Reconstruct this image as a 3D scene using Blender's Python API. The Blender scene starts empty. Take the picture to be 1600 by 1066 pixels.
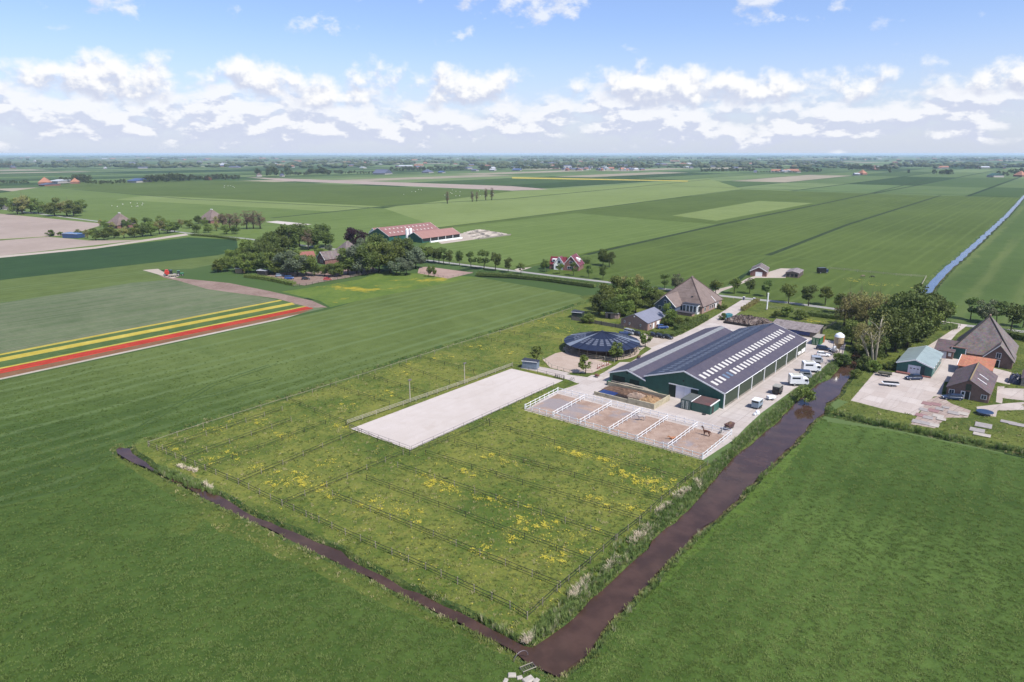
import bpy, bmesh, math, random
import numpy as np
from mathutils import Vector, Matrix
from mathutils.geometry import delaunay_2d_cdt
R = math.radians
random.seed(7); rng = np.random.default_rng(7)
SC = bpy.context.scene
COL = SC.collection

# ------------------------------------------------------------------ camera
CAM_H = 63.0; FPX = 1067.0; HORIZON = 240.0          # photo pixels (1600 x 1066)
PITCH = math.atan((533 - HORIZON) / FPX)
cam = bpy.data.cameras.new('camera'); camo = bpy.data.objects.new('camera', cam); COL.objects.link(camo)
camo.location = (0, 0, CAM_H); camo.rotation_euler = (math.pi / 2 - PITCH, 0, 0)
cam.sensor_width = 36; cam.lens = 36 * FPX / 1600; cam.clip_start = 1; cam.clip_end = 120000
SC.camera = camo

# ------------------------------------------------------------------ light
SUN_EL, SUN_AZ = R(54), R(135)                        # azimuth measured from +Y towards +X
sun = bpy.data.lights.new('sun', 'SUN'); sun.energy = 4.3; sun.angle = R(0.55); sun.color = (1.0, 0.955, 0.89)
suno = bpy.data.objects.new('sun', sun); COL.objects.link(suno)
sd = Vector((math.cos(SUN_EL) * math.sin(SUN_AZ), math.cos(SUN_EL) * math.cos(SUN_AZ), math.sin(SUN_EL)))
suno.rotation_euler = (-sd).to_track_quat('-Z', 'Y').to_euler(); suno.location = sd * 300
SC.view_settings.view_transform = 'Standard'; SC.view_settings.look = 'None'
SC.view_settings.exposure = 0.62; SC.view_settings.gamma = 1; SC.view_settings.use_curve_mapping = False
SC.cycles.use_denoising = True
SC.cycles.max_bounces = 6; SC.cycles.diffuse_bounces = 3; SC.cycles.glossy_bounces = 3; SC.cycles.transparent_max_bounces = 12
SC.cycles.volume_bounces = 1; SC.cycles.transmission_bounces = 4; SC.cycles.caustics_reflective = False; SC.cycles.caustics_refractive = False

# ------------------------------------------------------------------ node helpers
class NT:
    def __init__(s, nt): s.nt = nt; s.n = nt.nodes; s.l = nt.links
    def new(s, t, _o=None, **kw):
        nd = s.n.new(t)
        for k, v in kw.items(): s.put(nd, k, v)
        return nd
    def put(s, nd, k, v):
        if k.startswith('i') and k[1:].isdigit(): sock = nd.inputs[int(k[1:])]
        elif k in nd.inputs.keys() if hasattr(nd.inputs, 'keys') else False: sock = nd.inputs[k]
        else: setattr(nd, k, v); return
        if isinstance(v, bpy.types.NodeSocket): s.l.new(v, sock)
        else: sock.default_value = v
    def math(s, op, a, b=0.0, c=None, clamp=False):
        nd = s.n.new('ShaderNodeMath'); nd.operation = op; nd.use_clamp = clamp
        s.put(nd, 'i0', a); s.put(nd, 'i1', b)
        if c is not None: s.put(nd, 'i2', c)
        return nd.outputs[0]
    def mix(s, f, a, b, mode='MIX'):
        nd = s.n.new('ShaderNodeMix'); nd.data_type = 'RGBA'; nd.blend_type = mode; nd.clamp_factor = True
        for i, v in ((0, f), (6, a), (7, b)):
            if isinstance(v, bpy.types.NodeSocket): s.l.new(v, nd.inputs[i])
            else: nd.inputs[i].default_value = v if i == 0 or len(v) == 4 else (*v, 1)
        return nd.outputs[2]
    def smooth(s, v, a, b):
        nd = s.n.new('ShaderNodeMapRange'); nd.interpolation_type = 'SMOOTHSTEP'
        s.put(nd, 'i0', v); nd.inputs[1].default_value = a; nd.inputs[2].default_value = b
        return nd.outputs[0]
    def noise(s, vec, scale, detail=3, rough=0.55, dist=0.0):
        nd = s.n.new('ShaderNodeTexNoise'); s.l.new(vec, nd.inputs['Vector'])
        nd.inputs['Scale'].default_value = scale; nd.inputs['Detail'].default_value = detail
        nd.inputs['Roughness'].default_value = rough; nd.inputs['Distortion'].default_value = dist
        return nd.outputs['Fac']
    def mapping(s, vec, rot=0.0, scale=(1, 1, 1), loc=(0, 0, 0)):
        if rot and tuple(scale) != (1, 1, 1): vec = s.mapping(vec, rot); rot = 0.0      # turn first, then stretch
        nd = s.n.new('ShaderNodeMapping'); s.l.new(vec, nd.inputs[0])
        nd.inputs['Rotation'].default_value = (0, 0, rot); nd.inputs['Scale'].default_value = scale; nd.inputs['Location'].default_value = loc
        return nd.outputs[0]

def srgb(r, g, b):
    f = lambda c: (c / 255 / 12.92) if c / 255 <= 0.04045 else ((c / 255 + 0.055) / 1.055) ** 2.4
    return (f(r), f(g), f(b))
MATS = {}
def new_mat(name):
    m = bpy.data.materials.new(name); m.use_nodes = True
    t = NT(m.node_tree); t.n.clear()
    out = t.new('ShaderNodeOutputMaterial'); b = t.new('ShaderNodeBsdfPrincipled')
    t.l.new(b.outputs[0], out.inputs[0]); t.b = b; t.out = out
    return m, t
def pos(t): return t.new('ShaderNodeNewGeometry').outputs['Position']
def objc(t): return t.new('ShaderNodeTexCoord').outputs['Object']
def bump(t, h, strength=0.3, dist=0.1):
    nd = t.new('ShaderNodeBump'); nd.inputs['Strength'].default_value = strength; nd.inputs['Distance'].default_value = dist
    t.l.new(h, nd.inputs['Height']); t.l.new(nd.outputs[0], t.b.inputs['Normal'])
def mul(c, k): return tuple(x * k for x in c)

def surf(name, col, rough=0.6, var=0.25, scale=2.0, metal=0.0, bmp=0.0, stain=None, obj=True, spec=0.5):
    """painted / mineral surface: base colour broken by two noises, optional stains and fine relief"""
    if name in MATS: return MATS[name]
    m, t = new_mat(name); v = objc(t) if obj else pos(t)
    n1 = t.noise(v, scale, 5, 0.6); n2 = t.noise(v, scale * 9, 3, 0.6)
    f = t.math('ADD', t.math('MULTIPLY', n1, 0.65), t.math('MULTIPLY', n2, 0.35))
    c = t.mix(t.smooth(f, 0.32, 0.68), mul(col, 1 - var), tuple(min(1, x * (1 + var)) for x in col))
    if stain:
        c = t.mix(t.math('MULTIPLY', t.smooth(t.noise(v, stain[1], 6, 0.65), 0.5, 0.68), stain[2]), c, stain[0])
    t.l.new(c, t.b.inputs['Base Color']); t.b.inputs['Roughness'].default_value = rough; t.b.inputs['Metallic'].default_value = metal
    t.b.inputs['Specular IOR Level'].default_value = spec
    if bmp: bump(t, f, bmp, 0.05)
    MATS[name] = m; return m
def flat(name, col, rough=0.5, metal=0.0): return surf(name, col, rough, 0.12, 3.0, metal)
def ribbed(name, col, period=0.25, axis='X', rough=0.5, var=0.2, depth=0.5, stain=None, rows=None, metal=0.0):
    """corrugated sheet, boards or tile courses: relief in object space along one axis"""
    if name in MATS: return MATS[name]
    m, t = new_mat(name); v = objc(t)
    sp = t.new('ShaderNodeSeparateXYZ'); t.l.new(v, sp.inputs[0])
    a = sp.outputs[axis]
    w = t.math('SINE', t.math('MULTIPLY', a, 2 * math.pi / period))
    h = w
    n1 = t.noise(v, 0.7, 5, 0.65); n2 = t.noise(v, 7, 3, 0.6)
    f = t.math('ADD', t.math('MULTIPLY', n1, 0.6), t.math('MULTIPLY', n2, 0.4))
    c = t.mix(t.smooth(f, 0.33, 0.67), mul(col, 1 - var), tuple(min(1, x * (1 + var)) for x in col))
    if rows:                                            # individual tile tone
        br = t.new('ShaderNodeTexVoronoi'); br.feature = 'F1'; br.voronoi_dimensions = '3D'
        t.l.new(t.mapping(v, 0, (1 / rows[0], 1 / rows[1], 1 / rows[1])), br.inputs['Vector']); br.inputs['Scale'].default_value = 1
        c = t.mix(0.28, c, br.outputs['Color'], 'SOFT_LIGHT')
        h = t.math('ADD', h, t.math('SINE', t.math('MULTIPLY', sp.outputs['Y' if axis == 'X' else 'X'], 2 * math.pi / rows[1])))
    if stain:
        c = t.mix(t.math('MULTIPLY', t.smooth(t.noise(v, stain[1], 6, 0.65), 0.47, 0.66), stain[2]), c, stain[0])
    sk = t.noise(t.mapping(v, 0, (0.12, 1.6, 0.12) if axis == 'Y' else (1.6, 0.12, 0.12)), 1.0, 4, 0.65)      # rain streaks down the sheets
    c = t.mix(t.math('MULTIPLY', t.smooth(sk, 0.5, 0.72), 0.35), c, mul(col, 0.6)); c = t.mix(t.math('MULTIPLY', t.smooth(sk, 0.5, 0.3), 0.3), c, tuple(min(1, x * 1.35) for x in col))
    t.l.new(c, t.b.inputs['Base Color']); t.b.inputs['Roughness'].default_value = rough; t.b.inputs['Metallic'].default_value = metal
    bump(t, h, depth, 0.04)
    MATS[name] = m; return m
def brick(name, c1, c2, mortar, rough=0.85):
    if name in MATS: return MATS[name]
    m, t = new_mat(name); v = objc(t)
    sp = t.new('ShaderNodeSeparateXYZ'); t.l.new(v, sp.inputs[0])
    cb = t.new('ShaderNodeCombineXYZ'); t.l.new(t.math('ADD', sp.outputs['X'], sp.outputs['Y']), cb.inputs[0]); t.l.new(sp.outputs['Z'], cb.inputs[1])
    br = t.new('ShaderNodeTexBrick'); t.l.new(cb.outputs[0], br.inputs['Vector'])
    br.inputs['Color1'].default_value = (*c1, 1); br.inputs['Color2'].default_value = (*c2, 1); br.inputs['Mortar'].default_value = (*mortar, 1)
    br.inputs['Scale'].default_value = 1; br.inputs['Brick Width'].default_value = 0.22; br.inputs['Row Height'].default_value = 0.075; br.inputs['Mortar Size'].default_value = 0.012
    n1 = t.noise(v, 1.1, 5, 0.65)
    c = t.mix(t.math('MULTIPLY', t.smooth(n1, 0.4, 0.7), 0.45), br.outputs['Color'], mul(c1, 0.55))
    t.l.new(c, t.b.inputs['Base Color']); t.b.inputs['Roughness'].default_value = rough
    bump(t, br.outputs['Fac'], 0.3, -0.01); MATS[name] = m; return m

def field(name, c1, c2, big=0.03, mid=0.35, fine=2.2, stripe=None, drift=None, patch=None, patch2=None, bmp=0.6, rough=0.9, contrast=1.0):
    """open ground seen from above: large drifts, tussocks, fine grain, tractor rows, colour patches"""
    if name in MATS: return MATS[name]
    m, t = new_mat(name); v = pos(t)
    nb = t.noise(v, big, 4, 0.6, 0.4); nm = t.noise(v, mid, 4, 0.65, 0.3); nf = t.noise(v, fine, 3, 0.7)
    f = t.math('ADD', t.math('ADD', t.math('MULTIPLY', nb, 0.42), t.math('MULTIPLY', nm, 0.3)), t.math('MULTIPLY', nf, 0.28))
    w = 0.13 / contrast
    c = t.mix(t.smooth(f, 0.5 - w, 0.5 + w), c1, c2)
    if drift:                                           # sward changes slowly from one end of the parcel to the other
        dp = t.new('ShaderNodeSeparateXYZ'); t.l.new(v, dp.inputs[0]); g_ = t.math('ADD', dp.outputs['Y'], t.math('MULTIPLY', t.math('SUBTRACT', nb, 0.5), 60.0))
        c = t.mix(t.smooth(g_, drift[2], drift[3]), t.mix(t.smooth(f, 0.5 - w, 0.5 + w), drift[0], drift[1]), c)
    if stripe:                                          # (angle, period, amount, colour)
        sv = t.mapping(v, -stripe[0], (1, 1, 1))
        sp = t.new('ShaderNodeSeparateXYZ'); t.l.new(sv, sp.inputs[0])
        wob = t.math('MULTIPLY', t.math('SUBTRACT', t.noise(v, 0.05, 2), 0.5), stripe[1] * 0.6)
        s_ = t.math('SINE', t.math('MULTIPLY', t.math('ADD', sp.outputs['X'], wob), 2 * math.pi / stripe[1]))
        st = t.noise(t.mapping(v, -stripe[0], (1 / stripe[1], 0.003, 1)), 1.0, 3, 0.6)
        k = t.math('MULTIPLY', t.math('MULTIPLY', t.smooth(s_, -0.2, 1.0), t.smooth(st, 0.35, 0.65)), stripe[2])
        c = t.mix(k, c, stripe[3])
    for p in (patch, patch2):
        if p:                                           # (colour, scale, threshold, amount)
            pn = t.noise(v, p[1], 6, 0.68, 0.5)
            c = t.mix(t.math('MULTIPLY', t.smooth(pn, p[2], p[2] + 0.1), p[3]), c, p[0])
    t.l.new(c, t.b.inputs['Base Color']); t.b.inputs['Roughness'].default_value = rough
    t.b.inputs['Specular IOR Level'].default_value = 0.15
    if bmp: bump(t, t.math('ADD', t.math('MULTIPLY', nf, 0.5), nm), bmp, 0.35)
    MATS[name] = m; return m

# ------------------------------------------------------------------ sky
world = bpy.data.worlds.new('World'); SC.world = world; world.use_nodes = True
wt = NT(world.node_tree); wt.n.clear()
wout = wt.new('ShaderNodeOutputWorld')
sky = wt.new('ShaderNodeTexSky'); sky.sky_type = 'NISHITA'; sky.sun_disc = False
sky.sun_elevation = SUN_EL; sky.sun_rotation = SUN_AZ; sky.altitude = 60; sky.air_density = 1.0; sky.dust_density = 1.0; sky.ozone_density = 1.6
gen = wt.new('ShaderNodeTexCoord').outputs['Generated']
nrm = wt.new('ShaderNodeVectorMath'); nrm.operation = 'NORMALIZE'; wt.l.new(gen, nrm.inputs[0])
sp = wt.new('ShaderNodeSeparateXYZ'); wt.l.new(nrm.outputs[0], sp.inputs[0])
az = wt.math('ARCTAN2', sp.outputs[0], sp.outputs[1]); el = wt.math('ARCSINE', sp.outputs[2])
def cloud_density(daz, delv, lay):
    """cumulus seen from the side: lay = (seed, scale, belt low, belt high, fade, threshold, flatten)"""
    seed, sc_, lo_, hi_, fade, thr, flt = lay
    a = wt.math('ADD', az, daz); e = wt.math('ADD', el, delv)
    cb = wt.new('ShaderNodeCombineXYZ'); wt.l.new(a, cb.inputs[0]); wt.l.new(wt.math('MULTIPLY', e, flt), cb.inputs[1]); cb.inputs[2].default_value = seed
    big = wt.noise(cb.outputs[0], sc_, 2, 0.5); puff = wt.noise(cb.outputs[0], sc_ * 3.0, 10, 0.57, 0.05)
    d = wt.math('ADD', wt.math('MULTIPLY', big, 0.55), wt.math('MULTIPLY', puff, 0.6))
    up = wt.smooth(e, R(hi_ - fade), R(hi_)); lo = wt.math('SUBTRACT', 1.0, wt.smooth(e, R(lo_), R(lo_ + 2.4)))
    return wt.math('SUBTRACT', d, wt.math('ADD', thr, wt.math('ADD', wt.math('MULTIPLY', up, 0.3), wt.math('MULTIPLY', lo, 0.22))))
def cloud_layer(base, lay, soft, bright, shade, amount, k=1.0):
    d0 = cloud_density(0.0, 0.0, lay); d1 = cloud_density(0.004, 0.011, lay)
    al = wt.math('MULTIPLY', wt.smooth(d0, 0.0, soft), amount)
    lit = wt.smooth(wt.math('SUBTRACT', d0, d1), -0.05 * k, 0.06 * k)
    b_ = wt.new('ShaderNodeBackground'); wt.l.new(wt.mix(lit, shade, bright), b_.inputs[0]); b_.inputs[1].default_value = 0.66
    m_ = wt.new('ShaderNodeMixShader'); wt.l.new(al, m_.inputs[0]); wt.l.new(base, m_.inputs[1]); wt.l.new(b_.outputs[0], m_.inputs[2]); return m_.outputs[0]
tint = wt.mix(1.0, sky.outputs[0], (0.93, 0.97, 1.22), 'MULTIPLY')
bg = wt.new('ShaderNodeBackground'); wt.l.new(tint, bg.inputs[0]); bg.inputs[1].default_value = 0.1
# pale moisture low over the horizon
veil = wt.math('MULTIPLY', wt.math('SUBTRACT', 1.0, wt.smooth(el, R(-2), R(10))), 0.8)
bgv = wt.new('ShaderNodeBackground'); bgv.inputs[0].default_value = (0.74, 0.81, 0.97, 1); bgv.inputs[1].default_value = 0.63
m1 = wt.new('ShaderNodeMixShader'); wt.l.new(veil, m1.inputs[0]); wt.l.new(bg.outputs[0], m1.inputs[1]); wt.l.new(bgv.outputs[0], m1.inputs[2])
sh = m1.outputs[0]
sh = cloud_layer(sh, (9.3, 9.0, -0.4, 6.6, 3.6, 0.405, 2.0), 0.2, (0.95, 0.96, 1.0), (0.64, 0.69, 0.85), 0.88, 0.8)      # grey-lavender deck behind
sh = cloud_layer(sh, (6.7, 8.0, 2.0, 8.4, 3.2, 0.478, 1.25), 0.15, (1.0, 1.0, 1.0), (0.64, 0.69, 0.84), 0.97, 1.0)           # bright heaped tops
sh = cloud_layer(sh, (31.4, 7.0, 7.0, 60.0, 5.0, 0.612, 1.5), 0.1, (0.95, 0.97, 1.0), (0.70, 0.76, 0.91), 0.75)           # scattered puffs higher up
wt.l.new(sh, wout.inputs[0])

# ------------------------------------------------------------------ geometry helpers
def G(px, py, z=0.0):
    """where the line of sight through a photo pixel meets the level z"""
    x = (px - 800) / FPX; y = (533 - py) / FPX
    d = Vector((x, math.cos(PITCH) + y * math.sin(PITCH), -math.sin(PITCH) + y * math.cos(PITCH)))
    k = (z - CAM_H) / d.z
    return Vector((d.x * k, d.y * k, z))
def crop(x0, y0, s): return lambda *pts: [(x0 + a / s, y0 + b / s) for a, b in pts]
C1 = crop(800, 480, 4.0); C2 = crop(1060, 480, 4.706); C3 = crop(1300, 460, 4.1); C4 = crop(840, 380, 5.333); C5 = crop(1100, 380, 5.333)
C6 = crop(330, 330, 5.926); C7 = crop(560, 320, 4.0); C8 = crop(0, 240, 3.81); D1 = crop(0, 400, 3.077)
D5 = crop(160, 620, 3.8075); D6 = crop(520, 560, 4.444); D7 = crop(740, 740, 3.27); D8 = crop(1080, 560, 4.847); Z6 = crop(540, 660, 2.7586); Z5 = crop(440, 460, 3.2)

class MB:
    """collects shapes, builds ONE mesh object"""
    def __init__(s): s.v = []; s.f = []
    def add(s, vs, fs):
        o = len(s.v); s.v += [tuple(v) for v in vs]; s.f += [tuple(i + o for i in f) for f in fs]; return s
    def box(s, c, d, rz=0.0, rx=0.0, ry=0.0, taper=1.0):
        m = Matrix.Translation(c) @ Matrix.Rotation(rz, 4, 'Z') @ Matrix.Rotation(ry, 4, 'Y') @ Matrix.Rotation(rx, 4, 'X')
        vs = []
        for z in (-.5, .5):
            k = taper if z > 0 else 1
            for x, y in ((-.5, -.5), (.5, -.5), (.5, .5), (-.5, .5)): vs.append(m @ Vector((x * d[0] * k, y * d[1] * k, z * d[2])))
        return s.add(vs, [(3, 2, 1, 0), (4, 5, 6, 7), (0, 1, 5, 4), (1, 2, 6, 5), (2, 3, 7, 6), (3, 0, 4, 7)])
    def tube(s, pts, rad, n=6, cap=True):
        pts = [Vector(p) for p in pts]; rr = rad if isinstance(rad, (list, tuple)) else [rad] * len(pts); vs = []
        for i, p in enumerate(pts):
            d = (pts[min(i + 1, len(pts) - 1)] - pts[max(i - 1, 0)]).normalized()
            a = d.orthogonal().normalized(); b = d.cross(a)
            for k in range(n):
                t = 2 * math.pi * k / n; vs.append(p + (a * math.cos(t) + b * math.sin(t)) * rr[i])
        fs = [(i * n + k, i * n + (k + 1) % n, (i + 1) * n + (k + 1) % n, (i + 1) * n + k) for i in range(len(pts) - 1) for k in range(n)]
        if cap: fs += [tuple(range(n - 1, -1, -1)), tuple(range((len(pts) - 1) * n, len(pts) * n))]
        return s.add(vs, fs)
    def prism(s, poly, a, b, axis='Y'):
        """extrude a 2-D outline: axis Y -> outline in XZ, axis X -> outline in YZ, axis Z -> outline in XY"""
        def P(u, v, w): return {'Y': (u, w, v), 'X': (w, u, v), 'Z': (u, v, w)}[axis]
        n = len(poly); vs = [P(u, v, a) for u, v in poly] + [P(u, v, b) for u, v in poly]
        fs = [tuple(range(n)), tuple(range(2 * n - 1, n - 1, -1))] + [((i + 1) % n, i, n + i, n + (i + 1) % n) for i in range(n)]
        return s.add(vs, fs)
    def lathe(s, prof, n=16, c=(0, 0, 0)):
        vs = []; cx, cy, cz = c
        for r, z in prof:
            for k in range(n):
                t = 2 * math.pi * k / n; vs.append((cx + r * math.cos(t), cy + r * math.sin(t), cz + z))
        fs = [(i * n + k, i * n + (k + 1) % n, (i + 1) * n + (k + 1) % n, (i + 1) * n + k) for i in range(len(prof) - 1) for k in range(n)]
        fs += [tuple(range(n - 1, -1, -1)), tuple(range((len(prof) - 1) * n, len(prof) * n))]
        return s.add(vs, fs)
    def slab(s, quad, t):
        """a sheet of thickness t hanging under the given corner points"""
        q = [Vector(p) for p in quad]; nrm_ = (q[1] - q[0]).cross(q[2] - q[0]).normalized()
        if nrm_.z < 0: q.reverse(); nrm_ = -nrm_
        n = len(q); vs = q + [p - nrm_ * t for p in q]
        return s.add(vs, [tuple(range(n)), tuple(range(2 * n - 1, n - 1, -1))] + [((i + 1) % n, i, n + i, n + (i + 1) % n) for i in range(n)])
    def mesh(s, name):
        me = bpy.data.meshes.new(name); me.from_pydata(s.v, [], s.f); me.update()
        bm = bmesh.new(); bm.from_mesh(me); bmesh.ops.recalc_face_normals(bm, faces=bm.faces); bm.to_mesh(me); bm.free()
        return me
    def build(s, name, m, parent=None, smooth=False, bevel=0.0):
        me = s.mesh(name); me.materials.append(m)
        if smooth: me.polygons.foreach_set('use_smooth', [True] * len(me.polygons))
        return link(name, me, parent, bevel)
def link(name, me, parent=None, bevel=0.0):
    o = bpy.data.objects.new(name, me); COL.objects.link(o)
    if parent is not None: o.parent = parent
    if bevel:
        b = o.modifiers.new('bevel', 'BEVEL'); b.width = bevel; b.segments = 2; b.limit_method = 'ANGLE'
    return o
def tag(o, label, cat, group=None):
    o['label'] = label; o['category'] = cat
    if group: o['group'] = group
    return o
def thing(name, label, cat, loc=(0, 0, 0), rz=0.0, group=None):
    o = bpy.data.objects.new(name, None); COL.objects.link(o); o.location = loc; o.rotation_euler = (0, 0, rz); o.empty_display_size = 0.3
    return tag(o, label, cat, group)
def kids(o): return KIDS.get(o.name, [])
def copy_tree(o, parent=None):
    c = o.copy(); COL.objects.link(c); c.parent = parent
    for ch in o.children: copy_tree(ch, c)
    return c
def struct(o): o['kind'] = 'structure'; return o
def stuff(o): o['kind'] = 'stuff'; return o
def raw(name, v, f, m, parent=None, smooth=False):
    me = bpy.data.meshes.new(name); me.from_pydata(v, [], f); me.materials.append(m); me.update()
    if smooth: me.polygons.foreach_set('use_smooth', [True] * len(me.polygons))
    return link(name, me, parent)
# ================================================================== GROUND
EXPO = 2.05
def A(r, g, b, k=1.0): return tuple(min(0.9, c / EXPO * k) for c in srgb(r, g, b))   # sunlit display colour -> albedo
ROWS = -R(38.8)                                            # rows run along the polder's long axis
U = Vector((math.sin(R(38.8)), math.cos(R(38.8)), 0)); V = Vector((U.y, -U.x, 0))
M_meadow = field('meadow_grass', A(66, 92, 34), A(96, 122, 54), 0.022, 0.3, 2.4, stripe=(ROWS, 5.0, 0.3, A(108, 130, 62)), patch=(A(126, 132, 58), 0.03, 0.6, 0.5), contrast=1.1)
M_lush = field('lush_meadow_grass', A(74, 100, 38), A(106, 133, 62), 0.03, 0.4, 2.6, stripe=(ROWS, 5.0, 0.3, A(62, 90, 34)), patch=(A(58, 86, 30), 0.06, 0.57, 0.5), contrast=1.1)
M_crop = field('young_crop_grass', A(96, 114, 52), A(120, 138, 72), 0.012, 0.12, 1.6, stripe=(ROWS, 6.0, 0.5, A(128, 150, 96)), patch=(A(80, 104, 48), 0.012, 0.56, 0.5), drift=(A(66, 92, 34), A(96, 122, 54), 135, 215))
M_paddock = field('paddock_grass', A(92, 116, 46), A(146, 150, 70), 0.05, 0.4, 2.0, patch=(A(172, 156, 88), 0.16, 0.6, 0.55), patch2=(A(78, 102, 40), 0.06, 0.55, 0.55), contrast=1.25)
M_verge = field('verge_grass', A(80, 100, 40), A(126, 136, 62), 0.08, 0.6, 2.4, contrast=1.2)
M_bank = field('bank_grass', A(58, 88, 42), A(112, 128, 66), 0.15, 0.9, 3.0, patch=(A(146, 132, 88), 0.5, 0.6, 0.6), contrast=1.2)
M_green1 = field('mown_field', A(106, 128, 56), A(122, 144, 72), 0.006, 0.05, 0.7, stripe=(ROWS, 9, 0.5, A(138, 158, 86)))
M_green2 = field('pasture', A(86, 106, 38), A(104, 124, 52), 0.006, 0.05, 0.7, stripe=(ROWS, 7, 0.5, A(120, 140, 66)))
M_green3 = field('dark_crop', A(50, 80, 40), A(64, 96, 50), 0.01, 0.08, 0.9, stripe=(ROWS, 5, 0.35, A(74, 106, 60)))
M_greenR = field('striped_pasture', A(84, 108, 48), A(98, 122, 58), 0.01, 0.06, 0.8, stripe=(ROWS, 16, 0.5, A(140, 150, 86)))
M_light = field('pale_field', A(132, 150, 80), A(146, 164, 94), 0.01, 0.08, 0.8, stripe=(ROWS, 8, 0.3, A(154, 172, 112)))
M_tan = field('bare_soil', A(186, 168, 154), A(206, 188, 174), 0.02, 0.2, 1.4, stripe=(ROWS, 3, 0.35, A(170, 152, 138)), bmp=0.3)
M_bulb = field('faded_bulb_field', A(98, 118, 76), A(130, 142, 104), 0.02, 0.2, 1.6, stripe=(ROWS, 2.2, 0.8, A(156, 152, 128)), contrast=1.1)
M_soil = field('turned_earth', A(150, 124, 112), A(186, 162, 148), 0.08, 0.6, 2.2, bmp=0.5)
M_sandpath = field('dry_sand_track', A(206, 190, 172), A(226, 212, 198), 0.06, 0.5, 2.4, bmp=0.2)
M_asphalt = field('pale_road_surface', A(176, 174, 170), A(196, 194, 188), 0.03, 0.4, 3.0, bmp=0.1)
M_sand = field('arena_sand', A(230, 218, 208), A(242, 231, 223), 0.05, 0.3, 3.0, stripe=(ROWS, 2.4, 0.3, A(222, 208, 197)), patch=(A(222, 208, 196), 0.1, 0.56, 0.6), bmp=0.25)
M_pen = field('damp_pen_sand', A(178, 150, 132), A(212, 186, 168), 0.12, 0.7, 3.5, patch=(A(176, 168, 170), 0.07, 0.5, 0.85), bmp=0.3, contrast=1.2)
M_ring = field('lunge_ring_sand', A(206, 184, 166), A(226, 206, 190), 0.1, 0.5, 3.0, patch=(A(176, 166, 158), 0.09, 0.56, 0.6), bmp=0.2)
M_pinkpen = field('reddish_riding_sand', A(186, 156, 142), A(206, 178, 164), 0.06, 0.4, 2.0, bmp=0.2)
M_ditch = field('ditch_sedge', A(46, 66, 34), A(72, 90, 46), 0.2, 0.8, 2.5, contrast=1.2)
M_buttercup_field = field('buttercup_meadow', A(96, 124, 52), A(128, 148, 64), 0.05, 0.4, 2.0, patch=(A(206, 186, 62), 0.035, 0.56, 0.8))
M_red = field('red_tulips', A(196, 50, 38), A(236, 86, 64), 0.1, 0.6, 2.6, stripe=(ROWS, 2.2, 0.9, A(120, 84, 52)), bmp=0.6)
M_yellow = field('yellow_tulips', A(206, 184, 60), A(236, 216, 104), 0.1, 0.6, 2.6, stripe=(ROWS, 2.2, 0.7, A(150, 150, 66)), bmp=0.6)
M_rust = field('cut_tulip_bed', A(142, 96, 66), A(168, 122, 90), 0.1, 0.5, 2.5, stripe=(ROWS, 1.2, 0.5, A(120, 110, 66)))
M_grassrow = field('tulip_leaf_rows', A(76, 106, 50), A(104, 130, 70), 0.1, 0.5, 2.5, stripe=(ROWS, 1.5, 0.4, A(126, 140, 84)))

M_track = field('pressed_grass', A(64, 88, 38), A(84, 108, 52), 0.2, 0.8, 2.4)

def concrete(name, c1, c2, cell=(4.0, 5.0), ang=R(51), seam=0.05):
    """cast slabs: joints recessed through relief, each slab with a tone of its own"""
    m, t = new_mat(name); v = pos(t); mv = t.mapping(v, -ang)
    br = t.new('ShaderNodeTexBrick'); t.l.new(mv, br.inputs['Vector']); br.offset = 0
    br.inputs['Scale'].default_value = 1; br.inputs['Brick Width'].default_value = cell[0]; br.inputs['Row Height'].default_value = cell[1]
    br.inputs['Mortar Size'].default_value = seam; br.inputs['Color1'].default_value = (*c1, 1); br.inputs['Color2'].default_value = (*c2, 1); br.inputs['Mortar'].default_value = (*mul(c1, 0.55), 1)
    n = t.noise(v, 0.12, 5, 0.65); n2 = t.noise(v, 1.6, 4, 0.65)
    c = t.mix(t.math('MULTIPLY', t.smooth(n, 0.42, 0.7), 0.5), br.outputs['Color'], mul(c1, 0.74))
    c = t.mix(t.math('MULTIPLY', t.smooth(n2, 0.5, 0.75), 0.3), c, mul(c1, 0.68))
    tm_ = t.noise(t.mapping(v, R(38.8), (1.1, 0.035, 1)), 1.0, 5, 0.65); c = t.mix(t.math('MULTIPLY', t.smooth(tm_, 0.52, 0.7), 0.4), c, mul(c1, 0.7))      # tyre marks and washed dirt
    t.l.new(c, t.b.inputs['Base Color']); t.b.inputs['Roughness'].default_value = 0.85
    bump(t, t.math('ADD', br.outputs['Fac'], t.math('MULTIPLY', n2, -0.3)), 0.25, -0.03); MATS[name] = m; return m
M_conc = concrete('yard_concrete', A(222, 208, 198), A(234, 223, 214))
M_conc2 = concrete('old_slab_concrete', A(220, 204, 192), A(234, 221, 210), (5.5, 4.2), R(40))

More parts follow.
